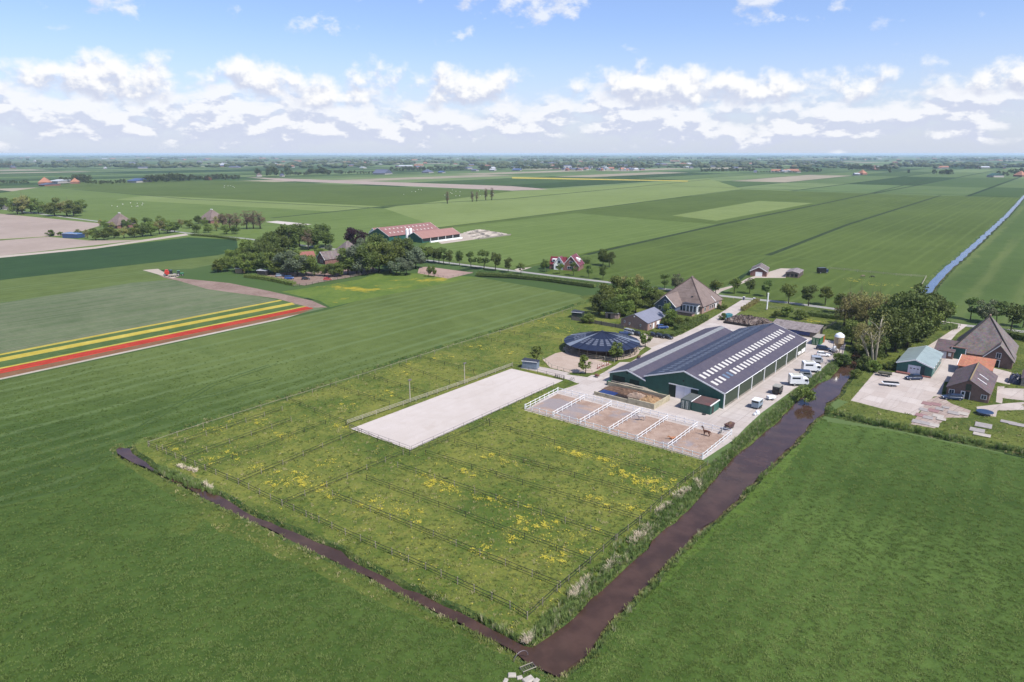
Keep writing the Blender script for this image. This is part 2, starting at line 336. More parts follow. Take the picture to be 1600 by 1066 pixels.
def mosaic(name):
    """the far polder: long narrow parcels, each with its own crop"""
    m, t = new_mat(name); v = pos(t)
    mv = t.mapping(v, -R(51))
    br = t.new('ShaderNodeTexBrick'); t.l.new(mv, br.inputs['Vector']); br.offset = 0.37; br.offset_frequency = 1
    br.inputs['Scale'].default_value = 1; br.inputs['Brick Width'].default_value = 620; br.inputs['Row Height'].default_value = 130; br.inputs['Mortar Size'].default_value = 3.0
    br.inputs['Color1'].default_value = (0, 0, 0, 1); br.inputs['Color2'].default_value = (1, 1, 1, 1); br.inputs['Mortar'].default_value = (0.5, 0.5, 0.5, 1); br.inputs['Bias'].default_value = 0.0
    rp = t.new('ShaderNodeValToRGB'); t.l.new(br.outputs['Color'], rp.inputs[0]); e = rp.color_ramp; e.interpolation = 'CONSTANT'
    cols = [(0, A(84, 108, 58)), (0.2, A(112, 134, 80)), (0.36, A(66, 90, 46)), (0.48, A(134, 154, 98)), (0.6, A(92, 116, 64)), (0.74, A(190, 178, 154)), (0.82, A(118, 142, 86)), (0.93, A(56, 84, 44))]
    e.elements[0].position = 0; e.elements[0].color = (*cols[0][1], 1); e.elements[1].position = cols[1][0]; e.elements[1].color = (*cols[1][1], 1)
    for p, c in cols[2:]: x = e.elements.new(p); x.color = (*c, 1)
    n = t.noise(v, 0.01, 4, 0.6)
    c = t.mix(br.outputs['Fac'], rp.outputs[0], A(46, 66, 38))
    c = t.mix(t.math('MULTIPLY', t.smooth(n, 0.4, 0.7), 0.3), c, A(70, 104, 54))
    t.l.new(c, t.b.inputs['Base Color']); t.b.inputs['Roughness'].default_value = 0.95; t.b.inputs['Specular IOR Level'].default_value = 0.1
    return m
M_far = mosaic('polder_parcels')

def water(name, col, rough=0.06, rip=0.06, spec=0.5):
    m, t = new_mat(name); v = pos(t)
    n = t.noise(v, 0.25, 4, 0.6); n2 = t.noise(t.mapping(v, R(20), (1, 2.2, 1)), 2.4, 3, 0.6)
    t.l.new(t.mix(t.smooth(n, 0.35, 0.7), mul(col, 0.8), mul(col, 1.25)), t.b.inputs['Base Color'])
    t.b.inputs['Roughness'].default_value = rough; t.b.inputs['IOR'].default_value = 1.33; t.b.inputs['Specular IOR Level'].default_value = spec
    bump(t, n2, rip, 0.05); return m
M_water = water('brown_peat_water', A(92, 70, 59))
M_bluewater = water('sky_lit_ditch_water', (0.05, 0.085, 0.15), 0.18, 0.4)
M_mud = surf('canal_mud', A(84, 66, 48), 0.9, 0.3, 0.8, obj=False)

ZONES = []                                              # (name, polygon, material, sunk level or None)
def zone(name, pts, m, sunk=None):
    q = [(p[0], p[1]) for p in pts]; n = len(q)
    if sum(q[i][0] * q[(i + 1) % n][1] - q[(i + 1) % n][0] * q[i][1] for i in range(n)) < 0: q.reverse()
    ZONES.append((name, q, m, sunk))
def zpx(name, pts, m, sunk=None, z=0.0): zone(name, [G(x, y, z) for x, y in pts], m, sunk)
def offset(poly, d):
    P = [Vector((p[0], p[1])) for p in poly]; n = len(P); out = []
    area = sum(P[i].x * P[(i + 1) % n].y - P[(i + 1) % n].x * P[i].y for i in range(n)); sg = 1 if area > 0 else -1
    for i in range(n):
        a = (P[i] - P[i - 1]).normalized(); b = (P[(i + 1) % n] - P[i]).normalized()
        na = Vector((a.y, -a.x)) * sg; nb = Vector((b.y, -b.x)) * sg
        k = (na + nb); k = k / max(0.5, k.length_squared / 2) if k.length > 1e-6 else na
        out.append(P[i] + k * d)
    return out
def strip(pts, w):
    P = [Vector((p[0], p[1])) for p in pts]; L = []; Rr = []
    ws = w if isinstance(w, (list, tuple)) else [w] * len(P)
    for i, p in enumerate(P):
        d = (P[min(i + 1, len(P) - 1)] - P[max(i - 1, 0)]).normalized(); n = Vector((-d.y, d.x)) * ws[i] / 2
        L.append(p + n); Rr.append(p - n)
    return L + Rr[::-1]
def jag(pts, step=3.0, amp=0.25):
    """irregular natural edge through the given corner points"""
    out = []
    for i, p in enumerate(pts[:-1]):
        q = pts[i + 1]; p = Vector((p[0], p[1])); q = Vector((q[0], q[1])); d = q - p; n = max(1, int(d.length / step)); nn = Vector((-d.y, d.x)).normalized()
        for k in range(n): out.append(p + d * k / n + nn * random.gauss(0, amp) * (0 if k == 0 else 1))
    out.append(Vector((pts[-1][0], pts[-1][1]))); return out

BIG = 45000
zone('ground', [(-BIG, -3000), (BIG, -3000), (BIG, BIG), (-BIG, BIG)], M_far)
# --- middle distance parcels (photo pixels on the ground)
zpx('mown_field', [(-300, 345), (75, 291), (300, 311), (600, 325), (690, 352), (600, 380), (430, 410), (-300, 420)], M_green1)
zpx('pasture', [(75, 291), (150, 282), (390, 283), (800, 299), (800, 309), (600, 324), (300, 311)], M_green2)
zpx('mown_field', [(230, 305), (600, 322), (520, 330), (180, 312)], M_light)
zpx('fallow_strip', [(385, 277), (800, 291), (860, 296), (800, 298), (450, 283)], M_tan)
zpx('mown_field', [(800, 299), (960, 290), (1108, 279), (1160, 295), (960, 321), (685, 355), (600, 325)], M_light)
zpx('pasture', [(685, 356), (960, 322), (1160, 296), (1360, 302), (1280, 319), (1125, 350), (915, 398), (800, 424), (640, 400)], M_green2)
zpx('mown_field', [(690, 358), (900, 333), (1040, 345), (1120, 350), (930, 392), (800, 420), (650, 398)], M_green1)
zpx('pale_field', [(1120, 345), (1270, 317.5), (1185, 314), (1050, 337)], M_light)
zpx('pale_field', [(790, 333), (1155, 296), (1020, 295), (800, 318)], M_light)
zpx('pasture', [(915, 398), (1125, 350), (1280, 319), (1360, 302), (1470, 306), (1325, 350), (1200, 400), (1130, 450), (1000, 446), (850, 427)], M_green2)
zpx('striped_pasture', [(1200, 400), (1325, 350), (1470, 306), (1600, 309), (1598, 306), (1500, 402), (1444, 459), (1440, 498), (1130, 462)], M_green2)
zpx('striped_pasture', [(1451, 458), (1506, 404), (1604, 305), (1900, 330), (1900, 560), (1600, 517), (1450, 502)], M_greenR)
zpx('tulip_strip', [(800, 276.8), (1075, 282.4), (1075, 283.6), (800, 279)], M_yellow)
# ditches between the far parcels
for pts, w in (([(685, 355), (800, 341), (960, 321), (1160, 295)], 4), ([(915, 397), (1125, 350), (1280, 319), (1360, 302), (1450, 280)], 5),
               ([(1200, 398), (1325, 350), (1470, 305)], 4), ([(1050, 290), (1200, 295), (1600, 308)], 6), ([(425, 340), (620, 320), (800, 310), (990, 292), (1110, 280)], 6),
               ([(75, 292), (300, 311), (600, 325)], 5), ([(0, 374.5), (75, 369.5), (110, 366)], 3)):
    zone('field_ditch', strip([G(*p) for p in pts], w), M_ditch, -0.5)
# --- left: ploughed land, crops, tulips
zpx('ploughed_field', [(-300, 300), (0, 334), (165, 350), (110, 366), (0, 374), (-300, 390)], M_tan)
zpx('ploughed_field', [(-300, 392), (0, 376), (75, 370), (140, 376), (222, 375), (0, 400), (-300, 428)], M_tan)
zpx('dark_crop_field', [(-300, 430), (0, 402), (150, 388), (295, 371), (370, 375), (372, 391), (340, 399), (0, 438), (-300, 478)], M_green3)
zpx('grass_strip', [(-300, 478), (0, 438), (340, 399), (372, 391), (400, 400), (300, 420), (225, 423), (268, 437), (0, 473), (-300, 510)], M_crop)
zpx('bulb_field', [(-300, 511), (0, 474), (208, 442), (266, 437), (487, 479), (507, 482), (318, 525), (0, 594), (-300, 660)], M_bulb)
def band(a0, a1, b0, b1, m, name):
    """a flower bed from the left edge (a0..a1 at x=0) to its right end (points b0, b1), carried on beyond the frame"""
    k = -260
    e = lambda a, b: (k, a + (a - b[1]) / (0 - b[0]) * k)
    zpx(name, [e(a0, b0), b0, b1, e(a1, b1)], m)
band(564.5, 575.0, (458, 476.5), (481, 477.6), M_grassrow, 'tulip_leaf_bed')
band(553.0, 555.4, (437, 468.6), (441, 470.0), M_yellow, 'yellow_tulip_bed')
band(555.8, 559.2, (441, 470.4), (456, 472.6), M_grassrow, 'tulip_leaf_bed')
band(559.4, 565.2, (456, 472.8), (461, 475.8), M_yellow, 'yellow_tulip_bed')
band(574.6, 576.6, (480, 477.2), (482, 478.4), M_yellow, 'yellow_tulip_bed')
band(576.8, 584.5, (482, 478.6), (490, 482.0), M_red, 'red_tulip_bed')
band(584.8, 591.0, (490, 482.4), (470, 490.0), M_rust, 'cut_tulip_bed')
band(591.2, 593.4, (470, 490.2), (440, 499), M_sandpath, 'headland_track')
zpx('left_meadow', [(-300, 664), (0, 596), (318, 527), (512, 484), (560, 470), (745, 433), (905, 461), (928, 468), (930, 474), (450, 624), (182, 702), (120, 760), (-300, 860)], M_crop)
zpx('buttercup_meadow', [(440, 456), (500, 447), (560, 437), (600, 424), (660, 428), (745, 433), (560, 470), (516, 480), (500, 470)], M_buttercup_field)
zpx('farmstead_yard', C6((300, 610), (450, 590), (620, 570), (1000, 560), (1500, 520), (1560, 560), (1240, 620), (1000, 660), (860, 690), (640, 640)), M_soil)
zpx('earth_track', D1((760, 90), (840, 105), (1100, 130), (1300, 170), (1500, 215), (1575, 248), (1490, 248), (1330, 205), (1000, 160), (860, 120), (790, 105)), M_soil)
zpx('sand_apron', D1((685, 68), (760, 62), (800, 85), (870, 95), (830, 108), (770, 92)), M_sandpath)
zpx('near_meadow_left', [(-300, 862), (120, 762), (182, 704), (300, 770), (560, 896), (740, 988), (822, 1036), (870, 1062), (900, 1400), (-600, 1400)], M_meadow)
zpx('near_meadow_right', [(874, 1062), (960, 970), (1060, 866), (1276, 657), (1388, 672), (1600, 716), (1900, 790), (2300, 1400), (880, 1400)], M_lush)
for k in (0, 1.9):                                      # wheel tracks pressed into the left meadow
    for tr in ([(-120, 735), (0, 694), (60, 680), (120, 663), (180, 648), (250, 633), (330, 616), (420, 590)], [(150, 690), (215, 668), (260, 640), (330, 600), (420, 570)], [(-60, 760), (60, 735), (150, 705)]):
        zone('wheel_track', strip([G(*p) + V * k for p in tr], 0.5), M_track)
# --- horse paddocks between the ditches
zpx('horse_paddock', [(190, 702), (450, 624), (930, 470), (985, 500), (1000, 545), (960, 575), (905, 601), (870, 614), (822, 640), (1096, 719), (1130, 735), (812, 1006), (740, 968), (560, 882), (230, 722)], M_paddock)
zpx('farm_garden', [(905, 463), (1020, 449), (1120, 462), (1165, 468), (1135, 483), (1125, 492), (1062, 524), (1000, 520), (930, 482)], M_verge)
zpx('farm_garden', [(1180, 469), (1362, 489), (1330, 560), (1320, 548), (1270, 530), (1150, 489)], M_verge)
zpx('farm_garden', [(1326, 628), (1300, 622), (1340, 560), (1370, 492), (1460, 505), (1600, 519), (1800, 545), (1800, 755), (1600, 709), (1446, 678), (1290, 648)], M_verge)
# roads
ROAD = [(-260, 292), (0, 326.5), (165, 347.5), (290, 364), (375, 372), (520, 389), (660, 406), (760, 418), (860, 430.5), (941, 440), (1014, 449), (1120, 461.5), (1239, 474), (1362, 490.6), (1456, 503), (1600, 518.5), (1900, 552)]
zone('country_road', strip([G(*p) for p in ROAD], 4.0), M_asphalt)
zpx('farm_track', [(-300, 427), (0, 400), (150, 385.5), (290, 365), (295, 367.5), (150, 388.5), (0, 403), (-300, 431)], M_sandpath)
# horse-yard concrete
zpx('concrete_yard', [(1160, 468), (1182, 470.5), (1152, 490), (1142, 497), (1205, 506), (1270, 528), (1322, 536), (1318, 552), (1290, 571), (1262, 594), (1230, 616), (1190, 645), (1165, 668), (1147, 687), (1098, 719), (819, 641), (868, 612), (905, 600), (890, 594), (845, 582), (812, 575), (818, 569), (850, 574), (905, 586), (936, 586), (962, 571), (985, 553), (1003, 546), (985, 538), (968, 527), (1000, 521), (1036, 525), (1064, 523), (1092, 509), (1124, 490), (1137, 482)], M_conc)
zpx('parking_gravel', [(968, 527), (1000, 521), (1036, 524), (1064, 522), (1050, 530), (1006, 548), (988, 540)], M_sandpath)
zpx('grass_island', C1((385, 405), (430, 400), (540, 402), (470, 438), (340, 420)), M_verge)
zpx('grass_island', C1((290, 505), (330, 470), (385, 466), (390, 478), (330, 505)), M_verge)
zpx('grass_island', [(995, 552), (1010, 541), (1018, 545), (985, 566), (962, 566)], M_verge)
zpx('lunge_ring', [G and p for p in []] or [(848, 562), (868, 552), (878, 550), (945, 566), (957, 569), (925, 583), (890, 582), (860, 575)], M_ring)
zpx('riding_arena', [(548, 670), (641.5, 703), (880, 594.5), (799, 576)], M_sand)
# right farm
zpx('farm_concrete', C3((120, 680), (275, 498), (410, 500), (560, 530), (640, 520), (700, 400), (670, 355), (612, 332), (790, 215), (645, 182), (700, 170), (870, 196), (800, 250), (740, 320), (900, 390), (1030, 470), (1150, 500), (1140, 580), (1050, 560), (720, 560), (700, 650), (650, 655), (535, 778), (330, 735)), M_conc2)
zpx('farm_concrete', C3((925, 720), (1100, 700), (1230, 690), (1230, 740), (1060, 745), (1050, 785), (940, 770)), M_conc2)
zpx('farm_concrete', C3((1105, 600), (1230, 605), (1230, 680), (1090, 665)), M_conc2)
zpx('slab_path', C3((1060, 590), (1105, 590), (1090, 700), (1050, 690)), M_conc2)
zpx('worn_paving', C3((690, 648), (765, 700), (890, 745), (870, 790), (730, 790), (660, 858), (503, 832), (560, 765), (610, 680)), concrete('worn_yard_paving', A(196, 172, 158), A(214, 196, 182), (1.5, 1.5), R(40), .06))
zpx('far_track', C5((70, 410), (110, 385), (250, 350), (370, 290), (640, 210), (730, 212), (690, 250), (680, 290), (430, 290), (300, 345), (150, 400), (110, 430)), M_sandpath)
zpx('red_pen', C7((380, 390), (440, 388), (720, 425), (560, 462), (370, 428)), M_pinkpen)
zpx('white_arena', C6((500, 100), (610, 90), (930, 122), (800, 138)), M_sand)
zpx('silage_yard', C7((500, 235), (640, 180), (780, 160), (880, 172), (930, 182), (740, 215), (520, 245)), M_sandpath)
zpx('driveway', C7((975, 405), (1000, 398), (1085, 390), (1040, 405), (1000, 418)), M_sandpath)
# white-railed pens
PEN_A, PEN_B, PEN_C, PEN_D = G(820, 640), G(1097, 718), G(1143, 680), G(872, 613)
def pen_pt(u, v): return PEN_A.lerp(PEN_B, u).lerp(PEN_D.lerp(PEN_C, u), v)
zone('pen_floor', [pen_pt(.012, .04), pen_pt(.988, .04), pen_pt(.988, .93), pen_pt(.012, .93)], M_pen)

# --- canals and ditches (water level -0.5)
WL = -0.35
left_edge = [(816, 1009), (832, 1012), (878, 981), (911, 951), (954, 911), (1000, 868), (1030, 835), (1064, 807), (1092, 780), (1111, 756), (1140, 723), (1183, 686), (1216, 659), (1245, 628), (1276, 601), (1299, 591), (1309, 580), (1321, 564), (1334, 552), (1352, 530)]
right_edge = [(872, 1059), (886, 1045), (920, 1021), (939, 988), (981, 945), (1015, 911), (1058, 862), (1101, 822), (1140, 790), (1183, 746), (1208, 723), (1241, 692), (1276, 653), (1288, 645), (1290, 630), (1307, 620), (1323, 597), (1334, 578), (1342, 563), (1360, 533)]
gl = jag([G(x, y, WL) for x, y in left_edge], 2.5, 0.22); gr = jag([G(x, y, WL) for x, y in right_edge], 2.5, 0.22)
CANAL = gl + gr[::-1]
up_l = [(816, 1008), (795, 997), (740, 968), (560, 882.6), (514, 854), (475, 838), (422, 816), (383, 800), (344, 775), (312, 764), (283, 754), (247, 736), (228, 722), (207, 709), (203, 701)]
lo_l = [(874, 1059), (862, 1053), (822, 1034), (801, 1016), (740, 986), (560, 895), (488, 863), (438, 835), (396, 817), (344, 793), (307, 770), (260, 746), (226, 729), (199, 718), (184, 709), (181, 703), (186, 699)]
gu = jag([G(x, y, WL) for x, y in up_l], 2.5, 0.2); go = jag([G(x, y, WL) for x, y in lo_l], 2.5, 0.2)
DITCH = gu + go[::-1]
gx = [G(x, y, WL) for x, y in ((193, 700), (239, 686), (317, 663), (378, 642), (449, 621), (560, 585), (700, 540), (800, 510), (900, 477), (935, 466))]
SIDE = strip(jag(gx, 4, 0.15), 1.1)
gy = [G(x, y, WL) for x, y in ((1284, 648), (1300, 651), (1388, 668), (1446, 680), (1519, 695), (1600, 712), (1800, 756))]
RIGHTD = strip(jag(gy, 3, 0.15), 1.5)
blue = [G(x, y, WL) for x, y in ((1443, 459), (1458, 444), (1480, 421), (1502, 402), (1520, 386), (1543, 365), (1572, 338), (1601, 306), (1680, 230 + 25))]
BLUE = strip(jag(blue, 7, 0.35), 3.9)
M_band = field('pale_mown_verge', A(80, 102, 40), A(116, 130, 58), 0.1, 0.5, 2.4, contrast=1.2)
M_bandb = field('bright_field_edge', A(84, 112, 42), A(112, 138, 60), 0.08, 0.4, 2.4)
M_bandd = field('dark_field_band', A(68, 95, 35), A(96, 124, 54), 0.05, 0.4, 2.4)
def ragged(pts, w0, w1, seed, amp=.35):
    rr = random.Random(seed); q = jag([G(x, y) for x, y in pts], 2.2, 0.1); n = len(q); ws = []; w = 0
    for i in range(n):
        w = w * .25 + rr.gauss(0, amp); e = min(1, 2.5 * i / n, 2.5 * (n - 1 - i) / n); ws.append(max(.4, (w0 + (w1 - w0) * i / n) * (.25 + .75 * e) * (1 + w * .2)))
    return strip(q, ws)
zone('field_edge', ragged(right_edge[2:13], 15, 19, 1), M_bandd)
zone('field_edge', ragged(right_edge[2:13], 6, 8, 2), M_bandb)
zone('mown_verge', ragged(lo_l[1:15], 8, 11, 3, .5), M_band)
verge_d = strip([G(x, y) for x, y in ((745, 431), (860, 437), (930, 446), (1000, 455))], 3.0)
for nm, poly, w in (('canal_bank', CANAL, 1.3), ('ditch_bank', DITCH, 1.1), ('ditch_bank', SIDE, 0.9), ('ditch_bank', RIGHTD, 1.0), ('ditch_bank', BLUE, 1.8)):
    zone(nm, offset(poly, w), M_bank)
zone('roadside_ditch', verge_d, M_ditch, -0.5)
NB = len(ZONES)
for nm, poly in (('canal_bed', CANAL), ('canal_bed', DITCH), ('sedge_ditch', SIDE), ('sedge_ditch', RIGHTD), ('canal_bed', BLUE)): zone(nm, poly, M_ditch if nm[0] == 's' else M_mud, -.8 if nm[0] == 's' else -1.0)

def build_ground():
    verts = []; faces = []
    for nm, poly, m, s in ZONES:
        o = len(verts); verts += [Vector(p) for p in poly]; faces.append(list(range(o, o + len(poly))))
    ov, oe, of, _, _, orig = delaunay_2d_cdt(verts, [], faces, 1, 1e-3)
    zz = np.zeros(len(ov)); owner = []
    for f, og in zip(of, orig):
        k = max(og) if og else 0; owner.append(k); s = ZONES[k][3]
        if s is not None:
            for i in f: zz[i] = min(zz[i], s)
    # strips of sedge sink only along their middle: keep their rims level
    pts = [(v.x, v.y, z) for v, z in zip(ov, zz)]
    for k, (nm, poly, m, s) in enumerate(ZONES):
        fs = [of[i] for i in range(len(of)) if owner[i] == k]
        if not fs: continue
        idx = {}; vv = []; ff = []
        for f in fs:
            g_ = []
            for i in f:
                if i not in idx: idx[i] = len(vv); vv.append(pts[i])
                g_.append(idx[i])
            ff.append(g_)
        o = raw(nm, vv, ff, m); struct(o)
        if nm == 'canal_bed':
            wv = [(x, y, WL) for x, y, _ in vv]
            # the water sheet spreads a little into the sloping bank
            struct(raw('water', wv, ff, M_bluewater if poly is ZONES[-1][1] else M_water))
    return pts, of, owner
GP, GF, GO = build_ground()
# ================================================================== BUILDINGS
AX = R(38.8)                                            # farm axis: local X = to the lower right, local Y = away to the upper right
def at(px, py, z=0.0): return G(px, py, z)
W_green = ribbed('dark_green_cladding', A(54, 118, 104), 0.33, 'X', 0.45, 0.18, 0.35, (A(40, 92, 80), 0.5, 0.5))
W_net = ribbed('olive_windbreak_mesh', A(66, 80, 58), 0.5, 'Y', 0.8, 0.15, 0.3)
W_white = flat('white_trim', (0.72, 0.72, 0.71), 0.5)
W_whitedoor = ribbed('white_steel_door', (0.6, 0.6, 0.66), 0.4, 'X', 0.4, 0.06, 0.25)
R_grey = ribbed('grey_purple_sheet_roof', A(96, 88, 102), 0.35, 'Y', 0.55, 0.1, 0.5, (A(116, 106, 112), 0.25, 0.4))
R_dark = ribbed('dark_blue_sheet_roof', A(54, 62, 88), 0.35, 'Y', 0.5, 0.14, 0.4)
SKY = flat('frosted_skylight', (0.46, 0.44, 0.40), 0.45); SKYG = flat('shade_toned_skylight', A(120, 128, 146), 0.4); SKYB = flat('blueish_skylight', A(126, 146, 170), 0.4)  # grey copy for the hall's left slope: shade put into the colour
SKYL = surf('weathered_ridge_light', A(170, 172, 172), 0.5, 0.2, 0.5)
CONC = surf('cast_concrete', A(178, 170, 158), 0.85, 0.2, 0.8, bmp=0.2, stain=(A(120, 112, 98), 0.7, 0.6))
CONCY = surf('stained_concrete', A(222, 210, 178), 0.85, 0.2, 0.7, bmp=0.2, stain=(A(150, 140, 108), 0.6, 0.6))
GLASS = surf('dark_window_glass', (0.03, 0.04, 0.05), 0.08, 0.3, 0.6); DARK = surf('dark_opening', (0.012, 0.012, 0.013), 0.8, 0.2)
TIMB = surf('grey_timber', A(150, 140, 124), 0.8, 0.25, 2.0); DTIMB = surf('dark_timber', A(66, 62, 56), 0.8, 0.25, 2.0)
B_pink = brick('pink_brick', A(206, 158, 142), A(190, 140, 126), A(196, 180, 168)); B_brown = brick('brown_brick', A(168, 124, 110), A(150, 108, 98), A(172, 156, 144))
B_red = brick('red_brick', A(170, 104, 92), A(156, 92, 84), A(170, 150, 140))
R_reed = ribbed('weathered_thatch', A(152, 134, 126), 0.9, 'Y', 0.9, 0.16, 0.25, (A(108, 88, 78), 0.3, 0.5))
R_tile = ribbed('grey_roof_tiles', A(146, 132, 128), 0.3, 'Y', 0.8, 0.2, 0.6, (A(104, 92, 92), 0.4, 0.5), rows=(0.35, 0.3))
R_tileb = ribbed('brown_roof_tiles', A(124, 106, 108), 0.3, 'Y', 0.8, 0.2, 0.6, (A(82, 72, 74), 0.3, 0.5), rows=(0.35, 0.3))
R_orange = ribbed('orange_clay_tiles', A(226, 130, 92), 0.3, 'Y', 0.8, 0.15, 0.6, (A(190, 100, 70), 0.5, 0.4), rows=(0.3, 0.3))
R_slate = ribbed('pale_slate_roof', A(154, 156, 172), 0.4, 'Y', 0.5, 0.08, 0.35)
R_zinc = ribbed('pale_green_sheet_roof', A(178, 196, 194), 0.5, 'Y', 0.45, 0.1, 0.4, (A(150, 162, 160), 0.3, 0.5))
W_teal = ribbed('teal_cladding', A(60, 130, 122), 0.3, 'X', 0.5, 0.15, 0.35, (A(50, 108, 104), 0.6, 0.5))
R_maroon = ribbed('maroon_glazed_tiles', A(140, 52, 62), 0.3, 'Y', 0.35, 0.12, 0.5); R_redsheet = ribbed('red_sheet_roof', A(174, 126, 118), 0.5, 'Y', 0.6, 0.1, 0.4, (A(160, 104, 98), 0.2, 0.5))
R_moss = ribbed('mossy_asbestos_roof', A(176, 164, 162), 0.2, 'X', 0.9, 0.2, 0.7, (A(96, 84, 80), 0.8, 0.7))

def gable(root, W, L, he, hr, wall, roof, over=0.35, y0=0.0, x0=0.0, ridge_x=None, he2=None, trim=None, th=0.12, wname='wall', ends=True):
    """gabled block in the thing's own frame: wall mesh, two roof slopes, verge boards"""
    rx = x0 + (W / 2 if ridge_x is None else ridge_x); h2 = he if he2 is None else he2; x1 = x0 + W; y1 = y0 + L
    w = MB().prism([(x0, 0), (x1, 0), (x1, h2 - .02), (rx, hr - .04), (x0, he - .02)], y0, y1).build(wname, wall, root)
    out = []
    for a, ha in ((x0, he), (x1, h2)):
        s = (hr - ha) / (rx - a); e = a - over if a < rx else a + over; z = ha + s * (e - a)
        q = [(rx, y0 - over, hr + th), (rx, y1 + over, hr + th), (e, y1 + over, z + th), (e, y0 - over, z + th)]
        r_ = MB().slab(q, th).build('roof_slope', roof, root); out.append((r_, s, a, e))
        if trim:
            for yy in (y0 - over, y1 + over):
                d = 0.09 if yy < y0 else -0.09; mb = MB()
                mb.add([(rx, yy - d, hr + th + .05), (e, yy - d, z + th + .05), (e, yy - d, z - .2), (rx, yy - d, hr - .2), (rx, yy, hr + th + .05), (e, yy, z + th + .05), (e, yy, z - .2), (rx, yy, hr - .2)],
                       [(0, 1, 2, 3), (7, 6, 5, 4), (0, 4, 5, 1), (1, 5, 6, 2), (2, 6, 7, 3), (3, 7, 4, 0)])
                mb.build('verge_board', trim, root)
    return w, out
def panel(root, name, face, a, b, z0, z1, m, W=0, L=0, t=0.06, off=0.0):
    """flat piece on a wall: face S (y=off), E (x=off), W, N; a..b along the wall"""
    mb = MB(); c = (a + b) / 2; w = b - a; z = (z0 + z1) / 2; h = z1 - z0
    if face == 'S': mb.box((c, off - t / 2 - .003, z), (w, t, h))
    elif face == 'N': mb.box((c, off + t / 2 + .003, z), (w, t, h))
    elif face == 'E': mb.box((off + t / 2 + .003, c, z), (t, w, h))
    else: mb.box((off - t / 2 - .003, c, z), (t, w, h))
    return mb.build(name, m, root)
def window(root, face, a, b, z0, z1, off, frame=None, bars=1, pane=None, name='window'):
    f = frame or W_white; w = panel(root, name, face, a, b, z0, z1, f, off=off, t=0.1)
    s = 0.1 if face in 'EN' else -0.1
    n = bars + 1; g = (b - a - 0.16) / n
    for i in range(n):
        p = panel(root, 'pane', face, a + .08 + g * i + .03, a + .08 + g * (i + 1) - .03, z0 + .1, z1 - .1, pane or GLASS, off=off + s, t=0.02)
        p.parent = w
    return w

# --- riding hall -----------------------------------------------------------
hall = thing('riding_hall', 'long dark green riding hall with grey roof and rows of white skylights', 'riding hall', (36.62, 178.09, 0), -R(39.3))
HW, HL, HE, HR = 22.4, 67.0, 4.25, 7.9
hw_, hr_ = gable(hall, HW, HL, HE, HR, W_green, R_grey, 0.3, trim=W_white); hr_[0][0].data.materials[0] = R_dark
sl = (HR - HE) / (HW / 2)
for side in (-1, 1):
    for row, xc in enumerate((4.2, 7.6)):
        x = HW / 2 + side * xc; z = HR - sl * xc + 0.12
        me = None
        for k in range(26):
            y = 2.2 + k * 2.45
            if me is None:
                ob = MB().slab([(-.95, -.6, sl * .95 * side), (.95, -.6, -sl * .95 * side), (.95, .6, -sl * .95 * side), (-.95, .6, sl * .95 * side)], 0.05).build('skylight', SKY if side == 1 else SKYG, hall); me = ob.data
            else: ob = link('skylight', me, hall)
            ob.location = (x, y, z + 0.05)
            if side == 1 and row == 1 and k in (3, 4): ob.data = me.copy(); ob.data.materials[0] = SKYB; ob['label'] = 'blue-grey replaced skylight'
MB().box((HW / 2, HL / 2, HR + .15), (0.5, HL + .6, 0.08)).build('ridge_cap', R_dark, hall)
for k in range(8):                                       # right wall: mesh bays between white posts
    y = HL * k / 7
    MB().box((HW + .1, min(max(y, .14), HL - .14), HE / 2), (0.24, 0.28, HE - .1)).build('post', W_white, hall)
    if k < 7:
        panel(hall, 'mesh_bay', 'E', y + .3, y + HL / 7 - .3, 0.55, HE - .15, W_net, off=HW, t=.07)
        panel(hall, 'plinth', 'E', y + .3, y + HL / 7 - .3, 0.0, 0.5, CONC, off=HW, t=.12)
panel(hall, 'hay_rack', 'E', 58.5, 61.0, .9, 1.7, W_white, off=HW + .1, t=.3); panel(hall, 'notice_board', 'E', 62.5, 66.3, .5, 1.8, W_white, off=HW + .09, t=.08)
MB().tube([(HW + .42, -.3, HE + .02), (HW + .42, HL + .3, HE + .02)], .09, 6).build('gutter', W_white, hall)
dx = 9.2
panel(hall, 'sliding_door', 'S', dx, dx + 2.1, .05, 3.5, W_whitedoor, t=.1); panel(hall, 'sliding_door', 'S', dx + 2.13, dx + 4.2, .05, 3.5, W_whitedoor, t=.1)
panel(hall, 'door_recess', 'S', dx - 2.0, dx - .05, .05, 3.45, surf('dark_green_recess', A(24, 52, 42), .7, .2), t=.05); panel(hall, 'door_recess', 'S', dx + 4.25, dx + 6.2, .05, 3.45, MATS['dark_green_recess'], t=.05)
panel(hall, 'door_rail', 'S', dx - 2.1, dx + 6.4, 3.52, 3.75, W_white, t=.2)
MB().box((HW / 2, -.15, 5.2), (.3, .3, .35)).build('gable_lamp', DARK, hall)
for k in range(4): MB().lathe([(.05, 0), (.16, .05), (.16, .2), (.05, .25)], 8, (HW + .3, 9 + 16 * k, HE - .4)).build('wall_lamp', W_white, hall)
MB().box((HW / 2, HL + .05, 2), (5, .1, 4)).build('rear_door', W_whitedoor, hall)

